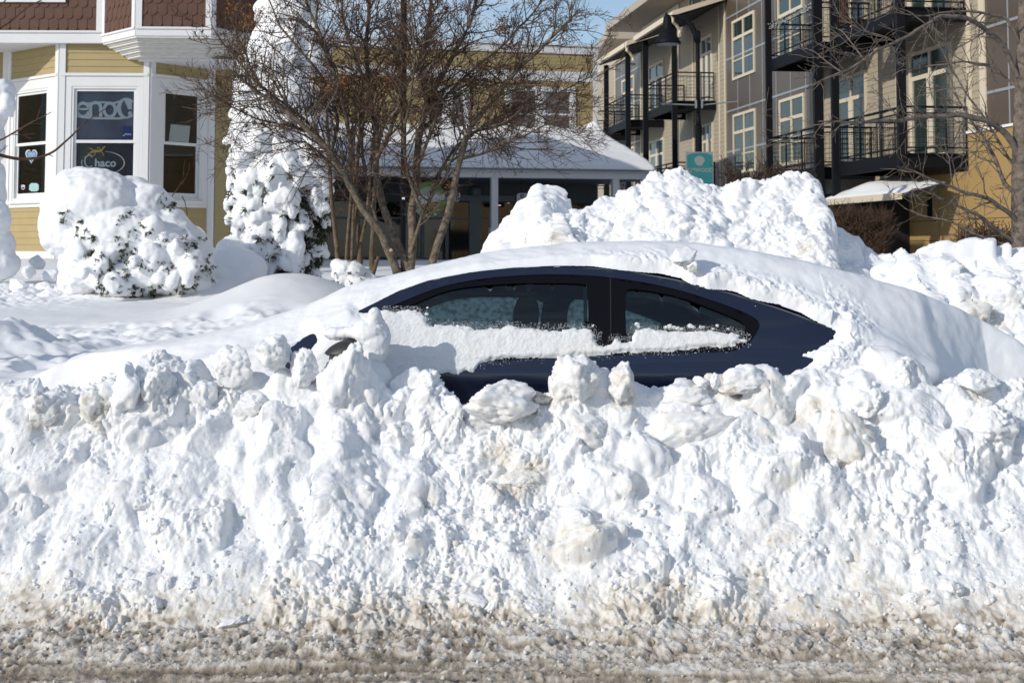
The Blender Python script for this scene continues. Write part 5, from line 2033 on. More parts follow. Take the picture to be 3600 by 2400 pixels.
M['teal'] = simple('teal_sign_paint', (0.015, 0.155, 0.165), 0.45, var=0.05)
fT = Facet(xy(2300, Yl - .11), xy(2600, Yl - .11))
s0, z1 = fT.hit(2411, 534)
s1, z0 = fT.hit(2508, 650)
ts = thing('teal_sign', 'teal district sign with a pale tree emblem on the lamp post', 'sign', fT.P((s0 + s1) / 2, z0))
mb = MB()
fT.box(mb, s0, s1, z0 - .25, z1, -.03, 0)
mb.build('board', M['grey_frame'], ts)
mb = MB()
w = (s1 - s0)
e = w * .04
pts = [(s0 + e, z0 - .22), (s1 - e, z0 - .22), (s1 - e, z1 - w * .17)] + [((s0 + s1) / 2 + (w / 2 - e) * math.cos(t), z1 - w * .17 + w * .13 * math.sin(t)) for t in np.linspace(.25, math.pi - .25, 14)] + [(s0 + e, z1 - w * .17)]
fT.poly(mb, pts, 0.0, .006)
mb.build('face', M['teal'], ts)
mb = MB()
cx_, cz_ = fT.hit(2459, 563)
r = w * .19
pts = [(cx_ + r * math.cos(t), cz_ + r * .82 * math.sin(t)) for t in np.linspace(-.55, math.pi + .55, 22)] + [(cx_ - .07, cz_ - r * .55), (cx_ - .05, cz_ - r * 1.0), (cx_, cz_ - r * 1.12), (cx_ + .05, cz_ - r * 1.0), (cx_ + .07, cz_ - r * .55)]
fT.poly(mb, pts, .006, .010)
mb.build('tree_emblem', M['grey_frame'], ts)
mb = MB()
put_text(mb, fT, 'ELMWOOD', cx_, fT.z(2459, 599), .098, .008, .003, .003)
mb.build('lettering', M['grey_frame'], ts)
# ------------------------------------------------------------------ block of flats on the right, seen along its street front
M['beige_siding'] = simple('grey_beige_siding', (0.41, 0.355, 0.27), 0.65, var=0.06, scale=2)
M['cream_trim'] = simple('cream_trim_paint', (0.70, 0.62, 0.48), 0.55, var=0.05)
M['bronze_panel'] = simple('grey_brown_metal_panel', (0.105, 0.080, 0.062), 0.34, var=0.06, scale=1.2, metal=0.0, spec=0.6)
M['panel_joint'] = simple('pale_panel_joint', (0.40, 0.42, 0.45), 0.4, metal=0.3)
M['white_stucco'] = simple('cream_upper_wall', (0.62, 0.58, 0.50), 0.7, var=0.04)
M['roof_edge'] = simple('beige_roof_edge', (0.42, 0.36, 0.29), 0.6, var=0.05)
M['ochre_wall'] = simple('ochre_plaster', (0.38, 0.255, 0.10), 0.8, var=0.10, scale=0.8, bump=0.2)
M['pane_teal'] = simple('greenish_window_glass', (0.028, 0.048, 0.046), 0.08, var=0.5, scale=0.9, spec=0.8)
M['pane_sky'] = simple('bluish_window_glass', (0.09, 0.13, 0.17), 0.06, var=0.5, scale=0.7, spec=0.8)

# plan line: far end first, so that the outer side faces the street on the left
XC = 13.9


def front(Y):
    return (XC - 0.14 * Y, Y)


fA = Facet(front(66.0), front(20.0))
if fA.n[0] > 0:
    fA.n = -fA.n


def sY(px):
    return fA.s(px, 400)


FL = thing('flats', 'grey brown block of flats with cream trim, dark panels and black steel balconies', 'building', (8.0, 40, .8))
Z2, Z3, Z4 = 3.52, 6.62, 9.75          # floor levels


def strip(px0, px1, z0, z1, mat, name='wall', side=True, e=.15):
    s0, s1 = sY(px0), sY(px1)
    mb = MB()
    if side:
        fA.siding(mb, s0, s1, z0, z1, e, 0, .018)
    else:
        fA.box(mb, s0, s1, z0, z1, -.05, .012)
    return mb.build(name, mat, FL)


# body behind the cladding
mb = MB()
fA.box(mb, sY(2028), sY(2257) - .01, .6, 9.9, -9, -.06)
fA.box(mb, sY(2257), fA.L + 6, .6, 10.84, -9, -.06)
mb.build('body', M['beige_siding'], FL)
for p0, p1 in ((2030, 2100), (2100, 2232), (2232, 2395)):
    pass
SID = [(2030, 2166), (2255, 2556), (2894, 3472)]
for p0, p1 in SID:
    strip(p0, p1, .8, 9.9 if p0 < 2200 else 10.84, M['beige_siding'])
PAN = [(2166, 2255), (2556, 2894), (3472, 3640)]
for p0, p1 in PAN:
    strip(p0, p1, 3.0, 9.9 if p0 < 2200 else 10.84, M['bronze_panel'], 'panel_cladding', False)
# joints between panels
for p0, p1 in PAN:
    s0, s1 = sY(p0), sY(p1)
    n = max(2, int(round((s1 - s0) / 1.25)))
    mb = MB()
    for i in range(1, n):
        s = s0 + (s1 - s0) * i / n
        fA.box(mb, s - .022, s + .022, 3.0, 9.9 if p0 < 2200 else 10.84, .013, .022)
    for z in (3.15, 4.75, 6.1, 7.85, 9.25):
        fA.box(mb, s0, s1, z - .03, z + .03, .0225, .03)
    mb.build('panel_joints', M['panel_joint'], FL)
for p, w in ((2533, .05), (2553, .06), (2100, .05), (2165, .06), (2256, .06), (2392, .05), (2897, .06), (3415, .10), (3464, .13), (3160, .05), (2440, .05)):
    s = sY(p)
    mb = MB()
    fA.box(mb, s - w, s + w, .8, 9.9 if p < 2250 else 10.84, .019, .05)
    mb.build('trim_board', M['cream_trim'], FL)
# upper set-back band and roof
mb = MB()
fA.box(mb, sY(2262), sY(2392), 9.88, 10.83, .02, .06)
mb.build('cream_wall', M['white_stucco'], FL)
mb = MB()
fA.box(mb, sY(2257) - 1.1, fA.L + 6, 10.85, 11.15, -9, 1.35)
fA.box(mb, sY(2028) - 1, sY(2257) - .02, 9.905, 10.0, -9, .1)
mb.build('roof', M['roof_edge'], FL)


def window(p0, p1, z0, z1, lights=2, door=False, trans=True, pane='pane_teal', d=.02, meet=True):
    s0, s1 = sY(p0), sY(p1)
    mb = MB()
    fA.frame(mb, s0, s1, z0, z1, .09, -.02, d + .04)
    w = mb.build('window', M['cream_trim'], FL)
    zt = z1 - (.62 if trans else .0)
    sb = MB()
    if trans:
        fA.box(sb, s0 + .09, s1 - .09, zt - .05, zt + .05, d - .02, d + .035)
    ws = (s1 - s0 - .18) / lights
    for i in range(1, lights):
        s = s0 + .09 + ws * i
        fA.box(sb, s - .06, s + .06, z0 + .09, (zt - .05) if trans else (z1 - .09), d - .02, d + .034)
        if trans:
            fA.box(sb, s - .04, s + .04, zt + .05, z1 - .09, d - .02, d + .034)
    if door:
        for i in range(lights):
            a, b = s0 + .09 + ws * i + (.06 if i else 0), s0 + .09 + ws * (i + 1) - (.06 if i < lights - 1 else 0)
            fA.box(sb, a, a + .09, z0 + .09, zt - .05, d - .02, d + .033)
            fA.box(sb, b - .09, b, z0 + .09, zt - .05, d - .02, d + .033)
    elif meet:
        zm = z0 + (zt - z0) * .46
        for i in range(lights):
            a, b = s0 + .09 + ws * i + (.06 if i else 0), s0 + .09 + ws * (i + 1) - (.06 if i < lights - 1 else 0)
            fA.box(sb, a, b, zm - .02, zm + .02, d - .02, d + .03)
    sb.build('sash', M['cream_trim'], w)
    g = MB()
    fA.box(g, s0 + .09, s1 - .09, z0 + .09, z1 - .09, d - .02, d + .002)
    g.build('pane', M[pane], w)
    return w


# flat fronts: two storeys of windows in each panel bay, doors behind the balconies
for z in (Z2, Z3):
    window(2581, 2659, z + .45, z + 2.42)
    window(2744, 2832, z + .45, z + 2.42)
    window(3205, 3352, z + .05, z + 2.55, 2, True)
    window(2946, 3050, z + .05, z + 2.5, 2, True)
    window(2470, 2509, z + .05, z + 2.4, 2, True, pane='pane_sky')
    window(2286, 2336, z + .1, z + 2.4, 2, True, pane='pane_sky')
    window(2190, 2232, z + .45, z + 2.42)
    window(2050, 2090, z + .1, z + 2.5, 2, True, pane='pane_sky')
window(2428, 2531, 9.95, 10.82, 2, False, False, 'pane_sky', meet=False)
window(2278, 2335, 9.9, 10.25, 2, False, False, 'pane_sky', meet=False)


def offset_pt(px, w, z):
    """point on the line w metres out from the front that shows at column px"""
    s = fA.s(px, 400, w)
    return fA.P(s, z, w)


def balcony(px_far, px_near, w, zf, posts=True, roof=None, mesh=True, depth=.30, zlow=.8, ztop=None, far_post=True):
    s0, s1 = fA.s(px_far, 400, w), fA.s(px_near, 400, w)
    mb = MB()
    fA.box(mb, s0, s1, zf - .08, zf - .02, .05, w - .06)
    dk = mb.build('balcony', M['black_metal'], FL)
    mb = MB()
    fA.box(mb, s0, s1, zf - depth, zf, w - .06, w)
    fA.box(mb, s0, s0 + .07, zf - depth, zf, .05, w - .06)
    fA.box(mb, s1 - .07, s1, zf - depth, zf, .05, w - .06)
    mb.build('edge_beam', M['black_metal'], dk)
    r = MB()
    h = .98
    for za, rr in ((zf + h, .028), (zf + h - .13, .018), (zf + .12, .02)):
        r.tube([fA.P(s0 + .03, za, .08), fA.P(s0 + .03, za, w - .03), fA.P(s1 - .03, za, w - .03), fA.P(s1 - .03, za, .08)], rr, 6)
    n = max(2, int((s1 - s0) / 1.1))
    for i in range(n + 1):
        s = s0 + .03 + (s1 - s0 - .06) * i / n
        r.tube([fA.P(s, zf - .22, w - .03), fA.P(s, zf + h, w - .03)], .022, 6)
    for q in (.1, .55):
        r.tube([fA.P(s1 - .03, zf - .05, q), fA.P(s1 - .03, zf + h, q)], .02, 6)
        r.tube([fA.P(s0 + .03, zf - .05, q), fA.P(s0 + .03, zf + h, q)], .02, 6)
    r.build('railing', M['black_metal'], dk)
    if mesh:
        m = MB()
        k = 0
        s = s0 + .1
        while s < s1 - .05:
            m.tube([fA.P(s, zf + .12, w - .03), fA.P(s, zf + h - .13, w - .03)], .005, 3, False)
            s += .115
        for q in np.arange(.14, w - .05, .115):
            for sx in (s0 + .03, s1 - .03):
                m.tube([fA.P(sx, zf + .12, q), fA.P(sx, zf + h - .13, q)], .005, 3, False)
        for zz in np.arange(zf + .22, zf + h - .15, .115):
            m.tube([fA.P(s0 + .03, zz, .08), fA.P(s0 + .03, zz, w - .03), fA.P(s1 - .03, zz, w - .03), fA.P(s1 - .03, zz, .08)], .005, 3, False)
        m.build('wire_infill', M['black_metal'], dk)
    return s0, s1


W1 = 1.5
for z in (Z2 + .03, Z3 + .03):
    balcony(2945, 3176, W1, z)
    balcony(2707, 2872, W1, z)
    balcony(2276, 2372, W1, z - .05)
    balcony(2132, 2207, W1, z - .05)
    balcony(2020, 2088, W1, z - .05, mesh=False)


def post(px, w, z0, z1, r):
    p = offset_pt(px, w, 0)
    mb = MB()
    mb.box(p[0] - r, p[0] + r, p[1] - r, p[1] + r, z0, z1)
    mb.build('post', M['black_metal'], FL)


post_lo = {3170: Z2 - .28}
for px, z1, r in ((3170, 12.5, .085), (2936, 12.5, .085), (2877, 12.5, .11), (2704, 12.5, .08), (2372, 9.25, .09), (2270, 9.25, .10), (2208, 9.25, .10), (2132, 9.25, .10), (2088, 9.2, .09)):
    post(px, W1 + .02, post_lo.get(px, .8), z1, r)
# top balconies of the fourth storey, only their floors show
for a, b in ((2945, 3176), (2707, 2872)):
    balcony(a, b, W1, Z4 + .03, mesh=False)


def canopy(px_far, px_near, ze, zw):
    """lean-to roof: cream gutter, dark underside"""
    s0, s1 = fA.s(px_far, 200, W1 + .3), fA.s(px_near, 200, W1 + .3)
    mb = MB()
    d = .16
    q = [(W1 + .3, ze), (.06, zw)]
    V = [fA.P(s, z + k, dd) for s in (s0, s1) for dd, z in q for k in (0, d)]
    mb.hexa([V[0], V[2], V[6], V[4], V[1], V[3], V[7], V[5]])
    c = mb.build('canopy', M['dark_gap'], FL)
    g = MB()
    fA.box(g, s0, s1, ze + .02, ze + .2, W1 + .305, W1 + .42)
    # sloping verge at the near end
    a, b = fA.P(s1 + .004, ze + .04, W1 + .42), fA.P(s1 + .004, zw + .04, .06)
    n3 = np.append(fA.u * .06, 0)
    g.prism([a, b, (b[0], b[1], b[2] + .17), (a[0], a[1], a[2] + .17)], n3)
    g.build('gutter', M['cream_trim'], c)
    e = MB()
    p0 = np.array(fA.P(s1 - .15, ze + .02, W1 + .36))
    p1_ = np.array(fA.P(s1 - .3, ze - .5, W1 + .08))
    e.tube([p0, p0 + (0, 0, -.15), (p0 + p1_) / 2 + (0, 0, .02), p1_ + (0, 0, .12), p1_], .055, 8)
    e.build('downpipe', M['cream_trim'], c)


canopy(2238, 2376, 9.25, 9.85)
canopy(2106, 2212, 9.25, 9.85)

# ceiling lamps under decks
for px, z in ((2415, Z3 - .24), (2248, Z3 - .24), (2415, 9.2), (2248, 9.2)):
    s = sY(px + 30)
    mb = MB()
    fA.box(mb, s - .15, s + .15, z - .08, z, .55, .85)
    mb.build('ceiling_lamp', M['white_trim'], FL)

# pale fairy lights wound round the top rails
mb = MB()
rng = np.random.default_rng(12)
V1, F1 = _ICO[1]
for a, b in ((2707, 2872), (2945, 3176)):
    s0, s1 = fA.s(a, 400, W1), fA.s(b, 400, W1)
    for i in range(420):
        s = rng.uniform(s0, s1)
        z = Z3 + .03 + .98 - abs(rng.normal()) * .09 + .03
        mb.add(V1 * rng.uniform(.010, .022) + fA.P(s, z, W1 - .03 + rng.normal() * .03), F1)
M['fairy'] = simple('unlit_fairy_lights', (0.45, 0.47, 0.45), 0.3)
o = mb.build('fairy_lights', M['fairy'])
tag(o, 'unlit string of clear fairy lights wound round an upper balcony rail', 'fairy lights', kind='stuff')

# chairs of dark wood on the upper balcony
s = fA.s(2985, 400, W1 * .6)
ch = thing('balcony_chair', 'slatted brown wooden chair on the upper right balcony', 'chair', fA.P(s, Z3 + .02, .8))
mb = MB()
fA.box(mb, s - .35, s + .35, Z3 + .40, Z3 + .45, .5, 1.05)
mb.build('seat', bark_material('chair_wood', (.05, .02, .01), (.14, .06, .03), 8), ch)
for i in range(7):
    mb = MB()
    a = s - .35 + i * .105
    fA.box(mb, a, a + .07, Z3 + .45, Z3 + .98, 1.0, 1.03)
    mb.build('slat', M['brown_shingle'], ch)
for a, q in ((s - .33, .52), (s + .28, .52), (s - .33, .98), (s + .28, .98)):
    mb = MB()
    fA.box(mb, a, a + .05, Z3 + .02, Z3 + .40, q, q + .05)
    mb.build('leg', M['brown_shingle'], ch)

# ochre ground storey
W0 = .32
YB = thing('ochre_wall', 'ochre plaster ground storey wall at the right end of the flats', 'wall', fA.P(sY(3400), .8, W0))
mb = MB()
sa, sb = fA.s(3150, 700, W0), fA.L + 6
zt = fA.z(3500, 454, W0)
fA.box(mb, sa, fA.s(3406, 600, W0), .6, 3.15, -.02, W0)
fA.box(mb, fA.s(3406, 600, W0) + .001, sb, .6, zt, -.02, W0)
mb.build('plaster', M['ochre_wall'], YB)
mb = MB()
fA.box(mb, fA.s(3406, 600, W0), sb, zt + .001, zt + .05, -.02, W0 + .05)
mb.build('snow_topping', M['snow_smooth'], YB)
mb = MB()
s, z = fA.hit(3273, 726, W0)
fA.box(mb, s - .07, s + .07, z - .26, z + .24, W0, W0 + .06)
mb.build('wall_box', M['black_metal'], YB)
mb = MB()
for z in (fA.z(3300, 846, W0), fA.z(3300, 775, W0), fA.z(3500, 525, W0)):
    fA.box(mb, fA.s(3410 if z > 3 else 3150, 700, W0), sb, z - .006, z + .006, W0, W0 + .003)
for p in (3300, 3460):
    s = fA.s(p, 700, W0)
    fA.box(mb, s - .006, s + .006, .7, 3.0, W0, W0 + .0025)
mb.build('wall_joints', M['dark_gap'], YB)
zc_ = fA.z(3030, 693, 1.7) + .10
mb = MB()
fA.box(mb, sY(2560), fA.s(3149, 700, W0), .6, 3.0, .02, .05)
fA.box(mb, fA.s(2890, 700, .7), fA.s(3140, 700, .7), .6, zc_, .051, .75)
mb.build('garage_opening', M['dark_gap'], FL)  # opaque sheet and block, the opening's shade is put into their dark colour

# small entrance roof with snow, low over the garage
cs0, cs1 = fA.s(2885, 700, 1.7), fA.s(3172, 690, 1.7)
zc = fA.z(3030, 693, 1.7)
er_ = thing('entrance_roof', 'low cream edged lean-to roof under the right balconies', 'roof', fA.P(cs0, zc, 1.7))
mb = MB()
V = [fA.P(s, z + k, dd) for s in (cs0, cs1) for dd, z in ((1.7, zc - .1), (.75, zc + .14)) for k in (0, .10)]
mb.hexa([V[0], V[2], V[6], V[4], V[1], V[3], V[7], V[5]])
mb.build('roof_boards', M['dark_gap'], er_)
mb = MB()
fA.box(mb, cs0, cs1, zc - .12, zc + .02, 1.705, 1.78)
mb.build('gutter', M['cream_trim'], er_)
ns, nd = 90, 24
S, T = np.meshgrid(np.linspace(0, 1, ns), np.linspace(0, 1, nd), indexing='ij')
fl = np.stack([S.ravel() * 4, T.ravel() * 1.5, 0 * S.ravel()], 1)
hh = (.10 + .16 * np.exp(-((S - .42) / .22) ** 2) * sstep(0, .5, T) + .05 * fbm(fl * 1.2, 3, seed=4).reshape(S.shape)) * np.sqrt(np.clip(1 - (2 * S - 1) ** 8, 0, 1)) * np.sqrt(np.clip(1 - (1 - T) ** 6, 0, 1)) * (1 - .9 * sstep(.86, 1, S))
V = np.array([fA.P(cs0 + (cs1 - cs0) * a, zc - .1 + .24 * b + .10 + h, 1.7 - .95 * b) for a, b, h in zip(S.ravel(), T.ravel(), hh.ravel())])
tag(mesh_obj('roof_snow', V, grid_faces(ns, nd), M['snow_smooth'], smooth=True, attrs={'dirt': np.zeros(len(V))}, loc=fA.P(cs0, zc, 1)), 'humped drift of snow on the low lean-to roof at right', 'roof snow', kind='thing')

# lower wing further along, only its roof corner shows
FW = thing('far_wing', 'far beige wing of the flats with a broad flat overhanging roof', 'building', (2.5, 72, 1))
mb = MB()
a, b = at(2110, 300, 74), at(2290, 300, 74)
mb.box(a.x, b.x + 6, 74, 86, .8, 11.4)
mb.build('wall', M['white_stucco'], FW)
mb = MB()
z0, z1 = at(0, 137, 72).z, at(0, 108, 72).z
a = at(2132, 120, 72)
a2 = at(1990, 150, 96)
mb.prism([(a.x, 72, z0), (b.x + 7, 72, z0), (b.x + 7, 96, z0), (a2.x, 96, z0)], (0, 0, z1 - z0))
mb.build('roof', M['roof_edge'], FW)
# ------------------------------------------------------------------ trees and bushes
M['bark'] = bark_material('grey_brown_bark', (0.055, 0.042, 0.032), (0.26, 0.21, 0.155), 26)
M['twig'] = bark_material('twig_bark', (0.05, 0.027, 0.018), (0.16, 0.095, 0.065), 18)
M['bark_pale'] = bark_material('smooth_tan_bark', (0.085, 0.06, 0.038), (0.20, 0.15, 0.10), 22)
M['bark_grey'] = bark_material('lichen_grey_bark', (0.085, 0.068, 0.06), (0.25, 0.21, 0.175), 20)
M['berry'] = simple('dry_brown_berry', (0.05, 0.016, 0.010), 0.6, var=0.3)
M['dead_leaf'] = simple('rusty_dead_leaf', (0.24, 0.10, 0.025), 0.8, var=0.35, scale=30)
M['needles'] = simple('dark_juniper_green', (0.035, 0.045, 0.018), 0.8, var=0.45, scale=9)
M['stub_cut'] = simple('sawn_wood', (0.42, 0.30, 0.18), 0.8, var=0.15, scale=20)
M['hedge_twig'] = bark_material('brown_hedge_twig', (0.05, 0.03, 0.02), (0.13, 0.082, 0.055), 14)


class Branches:
    """many tapering tubes packed into one mesh"""

    def __init__(self):
        self.V, self.Fq, self.n = [], [], 0

    def add(self, P, R, sides):
        P = np.asarray(P, float)
        m = len(P)
        T = np.gradient(P, axis=0)
        T /= np.linalg.norm(T, axis=1)[:, None] + 1e-9
        ref = np.where(np.abs(T[:, 2:3]) < .9, np.array([[0, 0, 1.0]]), np.array([[1.0, 0, 0]]))
        A = np.cross(T, ref)
        A /= np.linalg.norm(A, axis=1)[:, None] + 1e-9
        B = np.cross(T, A)
        th = np.arange(sides) * 2 * np.pi / sides
        W = P[:, None] + np.asarray(R)[:, None, None] * (A[:, None] * np.cos(th)[None, :, None] + B[:, None] * np.sin(th)[None, :, None])
        self.V.append(W.reshape(-1, 3))
        i = np.arange(m - 1)[:, None] * sides
        j = np.arange(sides)[None, :]
        k = (j + 1) % sides
        self.Fq.append(np.stack([i + j, i + k, i + sides + k, i + sides + j], -1).reshape(-1, 4) + self.n)
        self.n += m * sides

    def build(self, name, mat, parent):
        return mesh_obj(name, np.vstack(self.V), np.vstack(self.Fq), mat, parent, smooth=True)


def curve(pts, n):
    """smooth line through pixel-derived points"""
    P = np.asarray(pts, float)
    t = np.concatenate([[0], np.cumsum(np.linalg.norm(np.diff(P, axis=0), axis=1))])
    s = np.linspace(0, t[-1], n)
    Q = np.stack([np.interp(s, t, P[:, k]) for k in range(3)], 1)
    for _ in range(2):
        Q[1:-1] = (Q[:-2] + Q[2:] + 2 * Q[1:-1]) / 4
    return Q


def grow(base, d, length, r0, level, rng, out, tips, up=.25, wig=.28, spread=(25, 60), kids=(3, 6), shrink=(.4, .7), minlen=.06):
    seg = .06 if length > .5 else .035
    n = max(3, int(length / seg))
    P = [np.array(base, float)]
    d = np.array(d, float) / np.linalg.norm(d)
    for i in range(n):
        d = d + rng.normal(size=3) * wig * (.6 if i % 2 else 1.0) * .5 + np.array((0, 0, up)) * (.5 / n)
        d /= np.linalg.norm(d)
        P.append(P[-1] + d * length / n)
    P = np.array(P)
    R = np.linspace(r0, max(r0 * .35, .0018), len(P))
    out.append((level, P, R))
    if level <= 0 or length < minlen * 2:
        tips.append((P[-1], d))
        return
    k = rng.integers(kids[0], kids[1] + 1)
    for q in range(k):
        t = rng.uniform(.18, .97)
        i = min(len(P) - 2, int(t * (len(P) - 1)))
        tang = P[i + 1] - P[i]
        tang /= np.linalg.norm(tang)
        side = np.cross(tang, rng.normal(size=3))
        side /= np.linalg.norm(side) + 1e-9
        a = math.radians(rng.uniform(*spread))
        dd = tang * math.cos(a) + side * math.sin(a)
        grow(P[i], dd, length * rng.uniform(*shrink) * (1.15 - .5 * t), max(R[i] * .62, .0018), level - 1, rng, out, tips, up, wig, spread, kids, shrink, minlen)
    tips.append((P[-1], d))


def berry_tree():
    rng = np.random.default_rng(31)
    Y0 = 13.4
    base = at(1430, 960, Y0)
    T = thing('berry_tree', 'bare many stemmed tree with small dry berries behind the buried car', 'tree', (base.x, Y0, .9))
    stems = [  # (points, r start, r end, depth drift)
        ([(1402, 1010), (1400, 950), (1332, 811), (1262, 719), (1222, 640), (1194, 590), (1163, 535), (1100, 470), (1010, 395), (905, 320), (820, 250)], .044, .010, -.5),
        ([(1440, 1010), (1432, 940), (1385, 830), (1345, 720), (1318, 600), (1322, 470), (1296, 300), (1290, 120), (1300, -80)], .042, .012, .3),
        ([(1440, 1010), (1446, 900), (1450, 750), (1462, 620), (1475, 480), (1500, 370), (1560, 250), (1640, 110), (1690, -60)], .044, .012, .4),
        ([(1505, 980), (1530, 900), (1568, 770), (1600, 640), (1622, 540), (1640, 470), (1700, 390), (1800, 270), (1900, 170), (2040, 30)], .040, .007, -.3),
        ([(1446, 890), (1482, 760), (1535, 620), (1600, 520), (1700, 440), (1800, 385), (1900, 330)], .018, .006, .5),
        ([(1245, 690), (1180, 590), (1120, 530), (1070, 495), (1000, 500), (945, 512), (890, 495)], .014, .004, -.5),
        ([(1196, 600), (1150, 520), (1080, 430), (980, 350), (880, 270), (790, 160), (740, 90)], .019, .005, .2),
        ([(1225, 640), (1235, 500), (1205, 350), (1150, 180), (1080, 20), (1050, -80)], .026, .009, -.2),
        ([(1322, 560), (1370, 470), (1410, 330), (1400, 160), (1420, -70)], .024, .009, -.5),
        ([(1465, 590), (1510, 470), (1555, 360), (1640, 260), (1770, 160), (1880, 40), (1930, -60)], .020, .007, .2),
        ([(1500, 380), (1480, 250), (1500, 110), (1530, -70)], .022, .010, .5),
        ([(1620, 560), (1700, 540), (1790, 500), (1880, 460), (1960, 420)], .014, .004, -.5),
        ([(1640, 470), (1760, 440), (1850, 400), (1960, 330), (2090, 260)], .014, .004, .1),
        ([(1163, 535), (1190, 420), (1130, 260), (980, 90), (930, -40)], .018, .006, .5),
        ([(1290, 300), (1240, 180), (1200, 60), (1210, -70)], .018, .008, -.4),
        ([(1330, 811), (1300, 700), (1275, 560), (1270, 420), (1240, 300)], .016, .006, .7),
        ([(1480, 740), (1430, 600), (1420, 480), (1440, 360), (1460, 200), (1440, 20)], .018, .007, -.8),
        ([(1100, 470), (1000, 440), (900, 420), (800, 370), (740, 330)], .012, .004, -.6),
        ([(1010, 395), (900, 280), (860, 180), (810, 60)], .012, .004, .3),
        ([(1140, 520), (1060, 470), (960, 440), (860, 430), (790, 440)], .011, .003, .2),
    ]
    tr, cr, tips = Branches(), [], []
    for k, (pts, r0, r1, dr) in enumerate(stems):
        m = len(pts)
        W = [at(p[0], p[1], Y0 + dr * (i / (m - 1)) ** 1.2) for i, p in enumerate(pts)]
        P = curve(W, max(14, m * 6))
        P = P + np.stack([perlin(P * 3.0, 3 + k), perlin(P * 3.0, 23 + k), .4 * perlin(P * 3.0, 43 + k)], 1) * .018
        R = np.linspace(1, 0, len(P)) ** .8 * (r0 - r1) + r1
        R = R * (1 + .10 * perlin(P * 9, 60 + k))
        tr.add(P, R, 9 if r0 > .03 else 6)
        L = np.concatenate([[0], np.cumsum(np.linalg.norm(np.diff(P, axis=0), axis=1))])
        start = .42 if r0 > .03 else .10
        step = .034 if np.mean([p[0] for p in pts]) > 1120 else .060
        s = L[-1] * start
        while s < L[-1]:
            i = min(len(P) - 2, int(np.searchsorted(L, s)))
            f = s / L[-1]
            tang = P[i + 1] - P[i]
            tang /= np.linalg.norm(tang)
            side = np.cross(tang, rng.normal(size=3))
            side /= np.linalg.norm(side) + 1e-9
            a = math.radians(rng.uniform(28, 72))
            d = tang * math.cos(a) + side * math.sin(a)
            long = rng.uniform(.25, .95) * (1.1 - .45 * f)
            if P[i][2] < 2.0:
                long *= .5
            if rng.random() < .22:
                long *= .25
            grow(P[i], d, long, min(R[i] * .5, .004 + .006 * long), 2 if long > .22 else 1, rng, cr, tips, up=.5, wig=.30, kids=(4, 7), shrink=(.32, .62))
            s += step * rng.uniform(.5, 1.5)
        tips.append((P[-1], tang))
    tr.build('trunk', M['bark'], T)
    for lv, name in ((2, 'branches'), (1, 'branches'), (0, 'twigs')):
        b = Branches()
        k = 0
        for l, P, R in cr:
            if l == lv:
                b.add(P, R * (1.15 if lv else 1.05), 5 if lv == 2 else 3)
                k += 1
        if k:
            b.build(name if lv != 1 else 'small_branches', M['twig'] if lv < 2 else M['bark'], T)
    # sawn stub on the leaning trunk
    c = at(1376, 880, Y0 - .05)
    mb = MB()
    mb.tube([c + Vector((.03, .03, -.06)), c + Vector((-.0, -.06, .0))], [.022, .020], 12)
    st = mb.build('cut_stub', M['bark'], T)
    mb = MB()
    mb.tube([c + Vector((-.0, -.0602, .0)), c + Vector((-.001, -.064, .0))], [.018, .017], 12)
    mb.build('sawn_face', M['stub_cut'], st)
    # berries and curled leaves left on the twigs
    V1, F1 = _ICO[1]
    mb = MB()
    pick = rng.permutation(len(tips))[:900]
    for q in pick:
        p, d = tips[q]
        if p[0] > 0 and rng.random() < .6:
            continue
        for _ in range(1 if rng.random() < .6 else 2):
            o = rng.normal(size=3) * .014
            mb.add(V1 * rng.uniform(.006, .0105) + p + o + (0, 0, -.012), F1)
    mb.build('berries', M['berry'], T)
    mb = MB()
    tp = np.array([t[0] for t in tips])
    tx, ty = project(tp)
    for cx, cy, r in ((1400, 130, 55), (1392, 200, 45), (880, 50, 45), (800, 25, 30), (1120, 290, 40), (1745, 85, 40), (1420, 20, 40), (1940, 60, 14), (1260, 270, 60), (1330, 290, 50), (1590, 655, 14), (1150, 245, 40), (1500, 60, 60)):
        near = np.where(np.hypot(tx - cx, ty - cy) < r)[0]
        for q in near[:26]:
            for _ in range(4):
                p = tp[q] + rng.normal(size=3) * .022
                Rm = rot_matrix(rng)
                lf = np.array([(-.016, 0, 0), (0, .008, .004), (.018, 0, 0), (0, -.008, .004)]) @ Rm.T
                mb.add(lf * rng.uniform(.6, 1.2) + p, [(0, 1, 2), (0, 2, 3)])
    mb.build('dead_leaves', M['dead_leaf'], T)


berry_tree()


